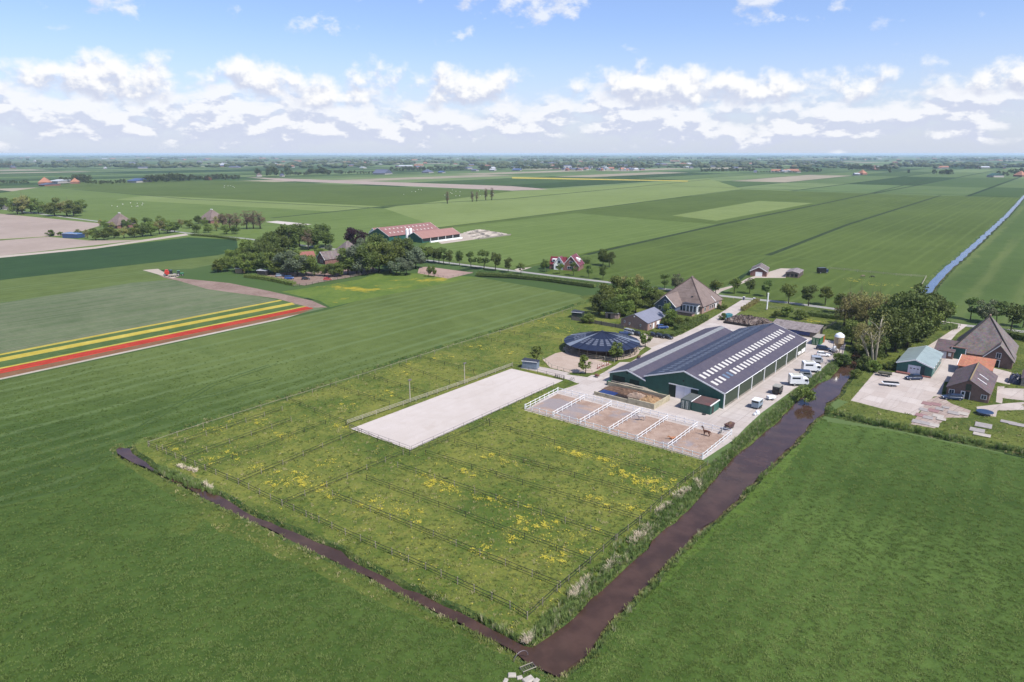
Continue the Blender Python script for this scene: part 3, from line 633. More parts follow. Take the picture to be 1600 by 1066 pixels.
stable = thing('stable_wing', 'low green stable wing with pale ridge light beside the riding hall', 'stable', (36.62, 178.09, 0), -R(39.3))
LW = 11.3
gable(stable, LW, 64.5, 2.9, 4.75, W_green, R_grey, 0.25, x0=-LW - .05, trim=W_white, he2=3.0)
s2 = (4.75 - 2.9) / (LW / 2)
me = None
for k in range(26):                                      # translucent strip just left and right of the ridge
    y = 0.2 + k * 2.47
    if me is None:
        ob = MB().slab([(0, 0, 0), (1.3, 0, -s2 * 1.3), (1.3, 2.42, -s2 * 1.3), (0, 2.42, 0)], .04).build('ridge_light', SKYL, stable); me = ob.data
    else: ob = link('ridge_light', me, stable)
    ob.location = (-LW / 2 - .05 + .15, y, 4.75 + .17 - s2 * .15)
for yy in range(5): panel(stable, 'stable_door', 'W', 6 + yy * 12, 7.4 + yy * 12, 0, 2.2, DTIMB, off=-LW - .05, t=.08)
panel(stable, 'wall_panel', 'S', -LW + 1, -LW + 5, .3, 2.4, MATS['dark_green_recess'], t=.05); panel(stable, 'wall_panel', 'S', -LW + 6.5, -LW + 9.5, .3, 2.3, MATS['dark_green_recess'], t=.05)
MB().box((-LW / 2, -.12, 3.9), (.35, .2, .4)).build('gable_vent', DARK, stable)
MB().box((-LW / 2 + .5, -.75, .45), (LW - 1.2, .22, .9)).build('low_wall', CONC, stable)

# --- manure bunker ---------------------------------------------------------
bk = thing('manure_bunker', 'walled concrete manure bunker with brown heap and blue sheet', 'bunker', at(925, 614), -AX)
MB().box((15.4, -.85, .75), (7.6, .3, 1.5)).build('wall', CONCY, bk); MB().box((6.4, -.85, .5), (10.3, .3, 1.0)).build('wall', CONCY, bk)
MB().box((19.05, 3.6, .75), (.3, 8.6, 1.5)).build('wall', CONCY, bk); MB().box((9.5, 8.05, .6), (18.7, .3, 1.2)).build('wall', CONCY, bk)
MB().box((9.8, 3.6, .03), (18.1, 8.5, .06)).build('floor_slab', surf('slurry_floor', A(70, 56, 50), .5, .3, .5), bk)
def heap(name, m, c, size, n=14, h=1.0, seed=1, parent=None, pw=1.0):
    r_ = random.Random(seed); vs = []; fs = []
    for j in range(n + 1):
        for i in range(n + 1):
            x = i / n * 2 - 1; y = j / n * 2 - 1; d = max(0, 1 - max(abs(x), abs(y)) ** 2.2) ** pw
            vs.append((c[0] + x * size[0] / 2 + r_.gauss(0, .03) * size[0] * .3, c[1] + y * size[1] / 2 + r_.gauss(0, .03) * size[1] * .3, c[2] + h * d * (0.75 + .5 * r_.random())))
    for j in range(n):
        for i in range(n): a = j * (n + 1) + i; fs.append((a, a + 1, a + n + 2, a + n + 1))
    return raw(name, vs, fs, m, parent)
MANURE = surf('manure', A(138, 108, 86), .95, .4, 1.2, bmp=.6); STRAW = surf('straw', A(194, 158, 116), .95, .35, 1.5, bmp=.6, stain=(A(120, 80, 52), 1.0, .6)); PALE = surf('pale_sawdust', A(206, 178, 156), .95, .25, 1.5, bmp=.5)
BLUESHEET = surf('blue_tarpaulin', A(40, 66, 130), .35, .25, 1.0, bmp=.3)
heap('manure_heap', MANURE, (9.0, 5.9, .06), (17, 3.6), 20, 1.0, 3, bk); heap('straw_heap', STRAW, (15.8, 3.0, .06), (5.4, 5.6), 14, 1.5, 4, bk); heap('shavings_heap', PALE, (11.5, 4.6, .06), (6, 2.4), 12, 1.15, 5, bk)
MB().box((3.6, 2.2, .12), (4.6, 3.8, .1)).build('blue_sheet', BLUESHEET, bk); heap('slurry', surf('slurry', A(46, 38, 36), .25, .2, 1), (9.5, 1.6, .05), (7, 4), 8, .12, 6, bk)
bale = thing('wrapped_bale_row', 'long row of pale spoil along the low stable wall behind the bunker', 'spoil heap', at(953, 601), -AX)
heap('spoil', surf('dusty_spoil', A(214, 200, 178), .95, .2, 1.2, bmp=.5), (7, 1.5, 0), (15, 2.0), 18, .9, 8, bale)
wb = MB().lathe([(.1, 0), (.6, .02), (.62, 1.1), (.5, 1.2), (.1, 1.2)], 14).build('green_barrel', surf('green_plastic', A(60, 110, 84), .5, .15), None); wb.location = at(951, 601.5); tag(wb, 'small green barrel by the stable wing corner', 'barrel')

# --- container and feed shed ---------------------------------------------
def container(name, label, px, py, dims, m, roof, ang=AX, cat='container'):
    c = thing(name, label, cat, at(px, py), -ang); w, l, h = dims
    MB().box((w / 2, l / 2, h / 2), (w, l, h - .1)).build('body', m, c); MB().box((w / 2, l / 2, h), (w + .05, l + .05, .1)).build('roof', roof, c)
    for x in (0.06, w - .06):
        for y in (0.06, l - .06): MB().box((x, y, h / 2), (.2, .2, h + .06)).build('corner_post', m, c)
    for k in range(2):
        dlf = panel(c, 'door', 'S', .15 + k * (w - .3) / 2, .12 + (k + 1) * (w - .3) / 2, .2, h - .2, m, t=.07)
        for q in range(2): l_ = MB().tube([(.45 + k * (w - .3) / 2 + q * .4, -.14, .25), (.45 + k * (w - .3) / 2 + q * .4, -.14, h - .25)], .03, 5).build('lock_rod', W_white, c); l_.parent = dlf
    return c
C_grey = ribbed('grey_container_steel', A(96, 120, 116), .28, 'Y', .5, .15, .8); C_greytop = surf('grey_container_top', A(112, 118, 116), .7, .2, .8); C_green = ribbed('green_container_steel', A(48, 136, 78), .4, 'X', .5, .15, .8)
container('shipping_container', 'grey-green steel container joined to the feed shed in front of the hall', 1063, 638, (2.55, 5.6, 2.6), C_grey, C_greytop)
fs_ = thing('feed_shed', 'dark green flat shed with reddish brown roof and white edges beside the container', 'shed', at(1063, 638), -AX)
MB().prism([(2.75, 0), (7.9, 0), (7.9, 2.25), (2.75, 2.25)], .3, 5.6).build('wall', W_green, fs_)
MB().slab([(2.95, .1, 2.42), (7.75, .1, 2.42), (7.75, 5.8, 2.5), (2.95, 5.8, 2.5)], .12).build('roof', surf('rusty_felt_roof', A(110, 86, 84), .9, .25, .7, bmp=.2, stain=(A(130, 66, 62), .5, .6)), fs_)
for x in (2.83, 7.87): MB().box((x, 2.95, 2.42), (.2, 5.8, .2)).build('edge_board', W_white, fs_)
panel(fs_, 'door', 'E', 1, 2.2, .05, 2, DTIMB, off=7.9)
gc = container('shipping_container', 'bright green container with orange end door behind the hall', 1268, 538.5, (2.5, 6.1, 2.6), C_green, surf('dusty_container_top', A(190, 182, 168), .8, .15, .6))
panel(gc, 'orange_door', 'E', 4.2, 6.0, .2, 2.4, surf('orange_paint', A(214, 120, 60), .5, .2), off=2.5)

# --- covered horse walker --------------------------------------------------
wk = thing('horse_walker', 'round covered horse walker with dark blue conical roof and skylights', 'pavilion', (29.8, 218.6, 0))
NSEG = 24; RE, ZE, ZA = 12.6, 3.0, 6.3
R_walk = surf('dark_blue_roof_panel', A(38, 48, 76), .45, .12, .8); R_walkl = surf('translucent_roof_panel', A(150, 160, 174), .35, .12, .6)
def wp(r, t): return Vector((r * math.cos(t), r * math.sin(t), ZA - (ZA - ZE) * r / RE))
for k in range(NSEG):
    t0 = 2 * math.pi * k / NSEG; t1 = 2 * math.pi * (k + 1) / NSEG; tm = (t0 + t1) / 2; light = k in (13, 23, 9)
    pn = MB().slab([wp(.25, t0), wp(RE, t0 + .004), wp(RE, t1 - .004), wp(.25, t1)], .1).build('roof_panel', R_walkl if light else R_walk, wk)
    if light: pn['label'] = 'pale translucent roof panel'
    MB().tube([wp(.3, t0) + Vector((0, 0, .05)), wp(RE, t0) + Vector((0, 0, .05))], .06, 4).build('roof_rib', R_walk, wk)
    if not light and k % 1 == 0:
        for j in range(4):
            r0 = 5.4 + j * 1.05; q = [wp(r0, tm - .085), wp(r0 + .8, tm - .085 + .012), wp(r0 + .8, tm + .085 - .012), wp(r0, tm + .085)]
            s_ = MB().slab([p + Vector((0, 0, .06)) for p in q], .04).build('skylight', surf('grey_skylight', A(118, 124, 140), .4, .15), wk); s_.parent = pn
    MB().box((11.6 * math.cos(t0), 11.6 * math.sin(t0), ZE / 2), (.2, .2, ZE), t0).build('post', TIMB, wk)
    a, b = Vector((12.1 * math.cos(t0), 12.1 * math.sin(t0), 0)), Vector((12.1 * math.cos(t1), 12.1 * math.sin(t1), 0))
    for z in (.65, 1.2): MB().tube([a + Vector((0, 0, z)), b + Vector((0, 0, z))], .06, 5).build('rail', TIMB, wk)
    if k % 3 == 0:
        c, d = Vector((8.2 * math.cos(t0), 8.2 * math.sin(t0), 0)), Vector((8.2 * math.cos(t0 + .79), 8.2 * math.sin(t0 + .79), 0))
        MB().add([c, d, d + Vector((0, 0, 1.6)), c + Vector((0, 0, 1.6))], [(0, 1, 2, 3)]).build('inner_wall', surf('walker_boards', A(120, 90, 70), .8, .2), wk)
MB().lathe([(12.5, 0), (12.5, .03), (.1, .03)], 32).build('sand_floor', M_ring, wk)
MB().lathe([(.6, ZA - .25), (.55, ZA + .1), (.1, ZA + .35)], 12).build('roof_cap', R_walk, wk)
cs = MB().box((1.6, .9, .5), (3.2, 1.8, 1.0)).build('covered_trailer', surf('navy_cover', A(44, 70, 120), .5, .2), None, bevel=.2); cs.location = at(968, 524); tag(cs, 'low trailer under a dark blue cover behind the horse walker', 'trailer')

# --- small sheds -------------------------------------------------------------
def shed(name, label, px, py, W, L, he, hr, wall, roof, ang=AX, mono=False, door=None, cat='shed', over=.2, group=None):
    s = thing(name, label, cat, at(px, py), -ang, group)
    if mono:
        MB().prism([(0, 0), (W, 0), (W, he), (0, hr)], 0, L).build('wall', wall, s)
        MB().slab([(-over, -over, hr + .12), (W + over, -over, he + .1), (W + over, L + over, he + .1), (-over, L + over, hr + .12)], .1).build('roof', roof, s)
        MB().box((W / 2, -over - .04, (he + hr) / 2 + .06), (W + 2 * over, .06, .16)).build('fascia', W_white, s)
    else: gable(s, W, L, he, hr, wall, roof, over)
    if door: panel(s, 'door', 'S', door[0], door[1], .03, door[2], door[3])
    return s
W_bgrey = ribbed('blue_grey_boards', A(146, 162, 180), .2, 'Z', .6, .1, .3); R_felt = surf('dark_felt', A(52, 58, 74), .8, .2, 1.0); W_shedg = ribbed('dark_green_boards', A(44, 66, 52), .2, 'Z', .7, .2, .4)
shed('garden_shed', 'small blue-grey cabin with dark roof at the end of the riding arena', 816, 575.5, 4.6, 2.6, 2.2, 2.5, W_bgrey, R_felt, R(20), True, (3.2, 4.2, 1.9, W_bgrey))
shed('field_shelter', 'dark green field shelter with white fascia in the paddock corner', 893, 497, 4.2, 3.6, 2.2, 2.6, W_shedg, R_felt, R(22), True, (.8, 2.2, 1.9, DARK))
shed('garden_shed', 'low dark-roofed pink shed hidden beside the garden trees', 946, 497, 5.2, 4, 2.0, 2.5, surf('pink_plaster', A(196, 170, 160), .8, .15), R_felt, R(20), True, (1, 2, 1.8, DARK))
wl = thing('garden_wall', 'long grey timber wall between paddock and garden shed', 'wall')
gw = [at(893, 500), at(915, 503.5), at(940, 508), at(962, 512), at(975, 514.5)]
for a, b in zip(gw[:-1], gw[1:]):
    d = b - a; c = (a + b) / 2; MB().box((c.x, c.y, .7), (d.length, .12, 1.4), math.atan2(d.y, d.x)).build('board_panel', TIMB, wl); MB().box((a.x, a.y, .8), (.18, .18, 1.6), math.atan2(d.y, d.x)).build('post', DTIMB, wl)

# --- old clamp barn behind the hall: mossy roof, chip heap at its end ----------
cl = thing('clamp_barn', 'long low barn with mossy grey corrugated roof behind the riding hall', 'barn', at(1136, 497), -AX)
MB().prism([(-10.2, 0), (-3.2, 0), (-3.2, 3.1), (-10.2, 1.9)], 20.2, 36.6, 'X').build('wall', surf('old_render', A(176, 166, 154), .9, .2, .6, stain=(A(120, 110, 100), .6, .5)), cl)
def roofpiece(parent, x0, x1, m, name, n=10):
    for k in range(n):
        a = x0 + (x1 - x0) * k / n; b = x0 + (x1 - x0) * (k + 1) / n - .03; j = random.uniform(-.03, .03)
        MB().slab([(a, -10.6, 1.95 + j), (b, -10.6, 1.95 + j), (b, -3.0, 3.35 + j), (a, -3.0, 3.35 + j)], .08).build(name, m, parent)
roofpiece(cl, 20.0, 36.9, R_moss, 'roof_sheet'); MB().box((36.75, -4.6, 1.5), (.1, 2.4, 2.6)).build('open_end', DARK, cl)
MB().box((31, -10.9, 1.2), (7, .1, 1.2)).build('blue_sheet', BLUESHEET, cl)
hp = thing('woodchip_heap', 'long mottled brown heap of wood chips under a net beside the driveway', 'heap', at(1136, 497), -AX)
heap('chips', field('mottled_wood_chips', A(92, 76, 70), A(196, 178, 166), .5, 1.6, 4.5, bmp=1.0, contrast=2.2), (11.2, -5.6, 0), (18.0, 7.0), 30, 3.0, 9, hp, .5)
MB().box((11.2, -9.2, .45), (18.0, .25, .9)).build('retaining_wall', surf('dark_sleepers', A(58, 54, 52), .8, .2), hp)
tc = MB().box((0, 0, .9), (3.2, 2.2, 1.8)).build('tarpaulin_stack', surf('teal_tarp', A(64, 140, 150), .5, .25, .8, bmp=.3), None, bevel=.3); tc.location = at(1137, 497); tc.rotation_euler.z = .4; tag(tc, 'teal tarpaulin stack at the driveway end of the chip heap', 'tarpaulin')

# --- farmhouse with pyramid thatch ------------------------------------------------
fh = thing('farmhouse', 'pyramid-roofed pink brick farmhouse with thatch and white bay window', 'farmhouse', (61.7, 283.5, 0), -AX)
S = 20.0; HS = 12.8
MB().box((S / 2, S / 2, 1.45), (S, S, 2.9)).build('wall', B_pink, fh)
def hip(parent, x0, x1, y0, y1, ze, apex, m, th=.3, name='roof_face', ov=.5):
    c = [Vector((x0 - ov, y0 - ov, ze)), Vector((x1 + ov, y0 - ov, ze)), Vector((x1 + ov, y1 + ov, ze)), Vector((x0 - ov, y1 + ov, ze))]; ap = [Vector(p) for p in apex]
    quads = [[c[0], c[1], ap[0]], [c[1], c[2], ap[-1], ap[0]] if len(ap) > 1 else [c[1], c[2], ap[0]], [c[2], c[3], ap[-1]], [c[3], c[0], ap[0], ap[-1]] if len(ap) > 1 else [c[3], c[0], ap[0]]]
    res = []
    for q in quads:
        mb = MB(); cols = 8
        mb.slab(q, th); res.append(mb.build(name, m, parent))
    return res
hip(fh, 0, S, 0, S, 2.95, [(S / 2 + .3, S / 2 - .5, HS), (S / 2 + .3, S / 2 + .5, HS)], R_reed)
MB().tube([(S / 2 + .3, S / 2 - .7, HS + .1), (S / 2 + .3, S / 2 + .7, HS + .1)], .28, 6).build('ridge_cap', R_reed, fh)
for a, b in (((-.4, -.4), (S / 2 + .3, S / 2 - .5)), ((S + .4, -.4), (S / 2 + .3, S / 2 - .5)), ((S + .4, S + .4), (S / 2 + .3, S / 2 + .5))): MB().tube([(a[0], a[1], 3.0), (b[0], b[1], HS)], .22, 6).build('hip_ridge', surf('dark_thatch_ridge', A(110, 92, 86), .9, .2), fh)
wg = MB().prism([(2.5, 0), (11.5, 0), (11.5, 2.9), (7, 6.9), (2.5, 2.9)], -7, 9).build('wing_wall', ribbed('slate_gable_cladding', A(110, 126, 152), .3, 'Z', .6, .12, .3), fh)
for e, sgn in ((2.1, -1), (11.9, 1)): MB().slab([(7, -7.4, 7.2), (7, 10, 7.2), (e, 10, 2.75), (e, -7.4, 2.75)], .25).build('wing_roof', R_reed, fh)
for e in (2.1, 11.9): MB().tube([(7, -7.45, 7.25), (e, -7.45, 2.8)], .13, 4).build('verge_board', W_white, fh)
window(fh, 'S', 4, 5.4, 1, 2.6, -7); window(fh, 'S', 8.4, 9.8, 1, 2.6, -7); window(fh, 'S', 6.4, 7.6, 4, 5.2, -7)
bay = MB().box((15.6, -.9, 1.85), (6.6, 2.4, 3.7)).build('bay', W_white, fh); MB().box((15.6, -.9, 3.8), (7.0, 2.8, .2)).build('bay_roof', R_felt, fh)
for k in range(4): window(fh, 'S', 12.6 + k * 1.52, 13.85 + k * 1.52, .7, 3.3, -2.1)
window(fh, 'E', -1.8, -.1, .7, 3.3, 18.9)
for y in (2, 7, 9.2, 11.4, 15): window(fh, 'E', y, y + 1.3, .7, 2.4, S)
panel(fh, 'front_door', 'E', 13.2, 14.4, .05, 2.3, W_white, off=S); MB().box((14.3, 2.6, 5.9), (.8, .15, 1.0), rx=R(42)).build('roof_window', GLASS, fh)
tl = MB().box((20.7, 8.5, 1.0), (1.2, .1, 1.8)); MB().tube([(18.2, 12.6, 5.2), (20.3, 12.6, 3.2)], .12, 4).build('roof_strip', W_white, fh)
lt = MB().box((14.5, -5.6, 1.1), (9.0, 3.0, .25)).build('terrace_roof', surf('dark_flat_roof', A(84, 80, 86), .8, .2), fh); MB().box((14.5, -5.6, .5), (8.6, 2.6, 1.0)).build('terrace_wall', B_pink, fh)
ob = thing('outbuilding', 'pink brick outbuilding with pale slate roof beside the parking place', 'outbuilding', at(970, 510), -AX)
gable(ob, 11.2, 15.3, 2.9, 5.5, B_pink, R_slate, .3)
for x, z in ((1.3, 1.7), (3.4, 1.2), (8.0, 1.2)): window(ob, 'S', x, x + .5, z, z + .9, 0, bars=0)
MB().box((5.6, -.2, 4.7), (.4, .3, .4)).build('wall_lamp', W_white, ob); panel(ob, 'door', 'E', 4, 5.2, .03, 2.2, W_white, off=11.2); panel(ob, 'door', 'E', 7, 9.2, .03, 2.3, W_white, off=11.2); window(ob, 'E', 1.5, 2.7, 1, 2.2, 11.2)

# --- neighbouring farm on the right ---------------------------------------------------
tb = thing('teal_barn', 'teal metal barn with pale roof and white roller door', 'barn', at(1399.7, 580.7), -AX)
gable(tb, 9.2, 18.6, 3.0, 4.6, W_teal, R_zinc, .3, trim=W_white)
panel(tb, 'roller_door', 'S', 3.0, 6.2, .03, 2.8, W_whitedoor, t=.09); panel(tb, 'dark_door_panel', 'S', 6.25, 7.3, .03, 3.0, ribbed('dark_teal_sheet', A(40, 74, 80), .3, 'X', .5, .1, .3), t=.05)  # second panel: darker teal sheet right of the roller door
for k in range(3): panel(tb, 'door_window', 'S', 3.5 + k * .9, 4.0 + k * .9, 1.75, 2.0, GLASS, off=-.1, t=.02)
for k in range(4): window(tb, 'E', 3 + k * 4, 4.6 + k * 4, 1, 2.2, 9.2, bars=0)
MB().box((2, -.8, .25), (3.6, 1.4, .3)).build('brick_plinth', B_red, tb); MB().box((8, -.5, .15), (2.4, .9, .2)).build('brick_plinth', B_red, tb)
bh = thing('brick_house', 'brown brick cottage with dark tiled roof and two narrow roof lights', 'house', at(1477.7, 618.5), -AX)
gable(bh, 9.5, 19.5, 2.6, 5.4, B_brown, R_tileb, .35)
MB().tube([(4.75, -.4, 5.6), (4.75, 19.9, 5.6)], .2, 6).build('ridge_tiles', surf('yellow_ridge_tiles', A(172, 150, 110), .8, .2), bh)
window(bh, 'S', .5, 1.8, .9, 2.1, 0); window(bh, 'S', 7.7, 9.0, .9, 2.1, 0); panel(bh, 'door_leaf', 'S', 3.2, 4.2, .03, 2.2, W_white); w_ = panel(bh, 'doorway', 'S', 4.25, 5.2, .03, 2.2, DARK); panel(bh, 'door_frame', 'S', 5.2, 5.35, .03, 2.3, W_white)
window(bh, 'S', 4.1, 5.3, 2.6, 4.3, 0, surf('green_shutter', A(70, 96, 84), .6, .2), 0, surf('green_pane', A(50, 74, 62), .3, .2)); panel(bh, 'door_pane', 'S', 3.4, 4.0, 1.2, 2.0, GLASS, off=-.06, t=.02)
for y in (5.2, 9.8): MB().slab([(6.0, y, 5.4 - .737 * 1 + .22), (8.2, y, 5.4 - .59 * 3.45 + .25 - .05), (8.2, y + .35, 5.4 - .59 * 3.45 + .2), (6.0, y + .35, 5.4 - .737 + .22)], .05).build('roof_light', W_white, bh)
og = thing('link_building', 'low building with bright orange clay tile roof between cottage and barn', 'outbuilding', at(1500, 575), -AX)
MB().prism([(0, 0), (8.2, 0), (8.2, 2.4), (0, 2.4)], -6.5, 1.4).build('wall', B_brown, og)
MB().slab([(-.3, -7.0, 2.5), (8.5, -7.0, 2.5), (8.5, 1.8, 3.9), (-.3, 1.8, 3.9)], .15).build('roof', ribbed('orange_clay_tiles_v', A(220, 146, 112), .3, 'X', .8, .15, .6, (A(190, 100, 70), .5, .4), rows=(.3, .3)), og); MB().box((-.35, -2.6, 3.2), (.12, 8.6, .25), rx=R(9)).build('verge_board', W_white, og)
sb = thing('pyramid_barn', 'large pyramid-roofed farmhouse with grey tiles and tall green barn door', 'farmhouse', at(1489.5, 559.5), -AX)
MB().prism([(-.9, -.2), (15.2, -.2), (15.2, 19.6), (-.9, 19.6)], 0, 2.4, 'Z').build('wall', B_brown, sb)
MB().box((1.15, -.1, 1.9), (4.4, .9, 3.8)).build('door_bay', B_brown, sb); panel(sb, 'barn_door', 'S', -.6, 2.9, .03, 3.5, ribbed('green_barn_door', A(20, 100, 92), .2, 'X', .5, .12, .3), off=-.55)
for x in (-.75, 3.05): panel(sb, 'door_post', 'S', x - .12, x + .12, .03, 3.6, W_white, off=-.55)
ap = [(7.0, 9.0, 13.2), (7.0, 9.9, 13.2)]
hip(sb, -.9, 15.2, -.2, 19.6, 2.4, ap, R_tile, .25, ov=.4)
for c in ((-1.2, -.5), (15.5, -.5)): MB().tube([(c[0], c[1], 2.6), (7.0, 9.0, 13.2)], .2, 6).build('hip_ridge', DTIMB, sb)
MB().tube([(7.0, 8.6, 13.3), (7.0, 10.2, 13.3)], .3, 6).build('ridge_cap', surf('ochre_ridge', A(176, 146, 124), .8, .2), sb)
MB().prism([(8.2, 0), (15.4, 0), (15.4, 2.4), (11.6, 6.6), (8.2, 2.9)], -3.4, 5).build('wing_wall', B_brown, sb)
MB().slab([(11.6, -3.8, 6.95), (11.6, 6, 6.95), (15.9, 6, 2.2), (15.9, -3.8, 2.2)], .2).build('wing_roof', R_tile, sb); MB().slab([(11.6, -3.8, 6.95), (11.6, 6, 6.95), (7.8, 6, 2.7), (7.8, -3.8, 2.7)], .2).build('wing_roof', R_tile, sb)
for e, z in ((15.9, 2.2), (7.8, 2.7)): MB().tube([(11.6, -3.85, 7.0), (e, -3.85, z)], .12, 4).build('verge_board', W_white if e < 10 else TIMB, sb)
window(sb, 'S', 11.0, 12.3, 2.9, 4.6, -3.4); w_ = panel(sb, 'doorway', 'S', 10.9, 12.1, .03, 2.2, DARK, off=-3.4); panel(sb, 'door_frame', 'S', 10.7, 10.9, .03, 2.4, W_white, off=-3.4); panel(sb, 'door_frame', 'S', 12.1, 12.3, .03, 2.4, W_white, off=-3.4); panel(sb, 'lintel', 'S', 10.7, 12.3, 2.25, 2.45, W_white, off=-3.42)
MB().box((15.4, 8, 2.3), (.2, 14, .2)).build('gutter', W_white, sb)
gr_ = thing('garage_wing', 'low dark-roofed garage with white door beside the pyramid barn', 'garage', at(1465, 558.4), -AX)
MB().box((1.5, 3.2, 1.2), (5.0, 6.2, 2.4)).build('wall', B_brown, gr_); MB().slab([(-1.4, -.3, 2.45), (4.4, -.3, 2.45), (4.4, 7.0, 4.6), (-1.4, 7.0, 4.6)], .15).build('roof', R_tileb, gr_); panel(gr_, 'garage_door', 'S', -.6, 2.2, .03, 2.2, W_whitedoor, off=.1); panel(gr_, 'door', 'S', 2.7, 3.5, .9, 2.0, W_white, off=.1)
eb = shed('garden_barn', 'grey-roofed shed cut by the right edge of the photograph', 1594, 603, 7, 10, 2.2, 3.6, surf('pale_render', A(190, 182, 166), .8, .15), R_tileb, AX)
bt = thing('black_tarpaulin', 'black tarpaulin draped over a stack beside the right-edge shed', 'tarpaulin', at(1585, 599), -AX)
heap('tarpaulin_cover', surf('black_sheet', (.012, .014, .03), .4, .2), (0, 2, 0), (3.2, 6.0), 10, 2.0, 12, bt, .4)

# --- across the road --------------------------------------------------------------
rh = thing('red_house', 'red-roofed house with white gables and dormers across the road', 'house', at(857, 421), -R(20))
gable(rh, 9, 11, 3.0, 8.2, B_red, R_maroon, .4, x0=8.5, y0=0, trim=W_white)
MB().prism([(0, 0), (9, 0), (9, 2.8), (0, 2.8)], 2, 10).build('wing_wall', B_red, rh)
for e in (1.6, 10.4): MB().slab([(-.4, 6, 6.6), (9, 6, 6.6), (9, e, 2.7), (-.4, e, 2.7)], .15).build('wing_roof', R_maroon, rh)
MB().prism([(3.0, 0), (9.0, 0), (9.0, 3.0), (6.0, 7.0), (3.0, 3.0)], .4, 6).build('gable_front', W_white, rh)
for e in (2.6, 9.4): MB().slab([(6, 0, 7.3), (6, 6, 7.3), (e, 6, 2.9), (e, 0, 2.9)], .15).build('cross_roof', R_maroon, rh); MB().tube([(6, -.05, 7.35), (e, -.05, 2.95)], .14, 4).build('verge_board', W_white, rh)
window(rh, 'S', 4, 5.5, .8, 2.4, .4); window(rh, 'S', 6.4, 7.9, .8, 2.4, .4); window(rh, 'S', 5.2, 6.8, 3.6, 5.2, .4); window(rh, 'S', 11, 14.5, .8, 2.4, 0, bars=2); window(rh, 'S', 12, 14, 4, 5.4, 0)
dm = MB().prism([(14.7, 4.6), (16.9, 4.6), (16.9, 5.9), (14.7, 6.8)], 4, 6.4).build('dormer', W_white, rh); dm2 = MB().box((2.4, 3.6, 4.9), (2.2, 2.2, 1.5)).build('dormer', W_white, rh); window(rh, 'E', 4.3, 6.1, 4.7, 5.7, 16.9); window(rh, 'S', 1.6, 3.2, 4.4, 5.4, 2.5)
s1 = thing('brick_shed', 'brick shed with grey gable roof and white door across the road', 'shed', at(1172, 431), -R(24))
gable(s1, 8.2, 14, 2.8, 5.0, B_red, R_tile, .4, trim=W_white); panel(s1, 'garage_door', 'S', 2.6, 6.0, .03, 2.3, W_white)
for k in range(3): window(s1, 'E', 3 + k * 4, 4.4 + k * 4, 1, 2.1, 8.2)
s2_ = thing('low_barn', 'low brown barn with open front beside the brick shed', 'barn', at(1227, 433), -R(32))
gable(s2_, 6.6, 13, 2.5, 3.3, surf('worn_boards', A(176, 150, 138), .85, .2, .8), R_moss, .3)
for k in range(4): panel(s2_, 'opening', 'E', 1 + k * 3, 2.6 + k * 3, .05, 2.0, DARK, off=6.6)
for k in range(3): panel(s2_, 'opening', 'S', .6 + k * 2, 2.0 + k * 2, .5, 1.9, DTIMB)

# --- big cow barn with red roof ------------------------------------------------------
rb = thing('cow_barn', 'long red-roofed cow barn with two rows of roof lights', 'barn', (-110.3, 526.8, 0), -AX)
gable(rb, 24, 54, 3.5, 9.0, W_green, R_redsheet, .5, trim=W_white)
for k in range(12):
    for x_ in (14.5, 19.5): MB().slab([(x_, 4 + k * 4, 9.0 - .458 * (x_ - 12) + .22), (x_ + 1.4, 4 + k * 4, 9.0 - .458 * (x_ - 10.6) + .22), (x_ + 1.4, 5 + k * 4, 9.0 - .458 * (x_ - 10.6) + .22), (x_, 5 + k * 4, 9.0 - .458 * (x_ - 12) + .22)], .05).build('skylight', SKY, rb)
rb2 = thing('cow_barn_annex', 'pink-red roofed annex with open green side in front of the red cow barn', 'barn', (-78.55, 510.2, 0), -AX)
gable(rb2, 17, 40, 3.3, 7.2, W_green, ribbed('pink_red_sheet_roof', A(190, 142, 130), .5, 'Y', .6, .08, .35), .5, trim=W_white)
for k in range(5): panel(rb2, 'open_bay', 'E', .6 + k * 7.9, 7.9 + k * 7.9, .9, 3.0, DARK, off=17); MB().box((17.2, 8.15 + k * 7.9, 1.6), (.3, .3, 3.2)).build('post', W_white, rb2)
MB().box((20, 22, .5), (1.2, 34, 1.0)).build('feed_wall', W_white, rb2)
for y_ in (3, 6.5): MB().lathe([(1.2, 0), (1.2, 6.5), (.9, 7.3), (.1, 7.6)], 14, (1.0, y_ - 3, 2)).build('silo', W_white, rb2)
wt_ = thing('white_barn', 'small white gabled barn end beside the copper beech', 'barn', at(577, 369), -AX)
gable(wt_, 9, 7, 3, 6.5, surf('white_boards', (.62, .64, .68), .6, .08), R_redsheet, .2, trim=W_white); window(wt_, 'S', 4, 5, 3.5, 4.5, 0)
for k, (p, q) in enumerate((((728, 366), (758, 361)), ((735, 370.5), (778, 364.5)), ((742, 373.5), (792, 367)))):
    a, b = at(*p), at(*q); d = b - a; c_ = thing('silage_clamp', ['far', 'middle', 'near'][k] + ' silage clamp lying beside the red cow barn', 'silage clamp', a, math.atan2(d.y, d.x))
    heap('silage_heap', surf('silage_sheet', A(212, 200, 184), .8, .2, .2, stain=(A(70, 66, 62), .12, .8)), (d.length / 2, 0, 0), (d.length, 8), 16, 1.8, 20 + k, c_, .5); MB().box((d.length / 2, -4.3, .5), (d.length, .3, 1)).build('clamp_wall', CONC, c_)
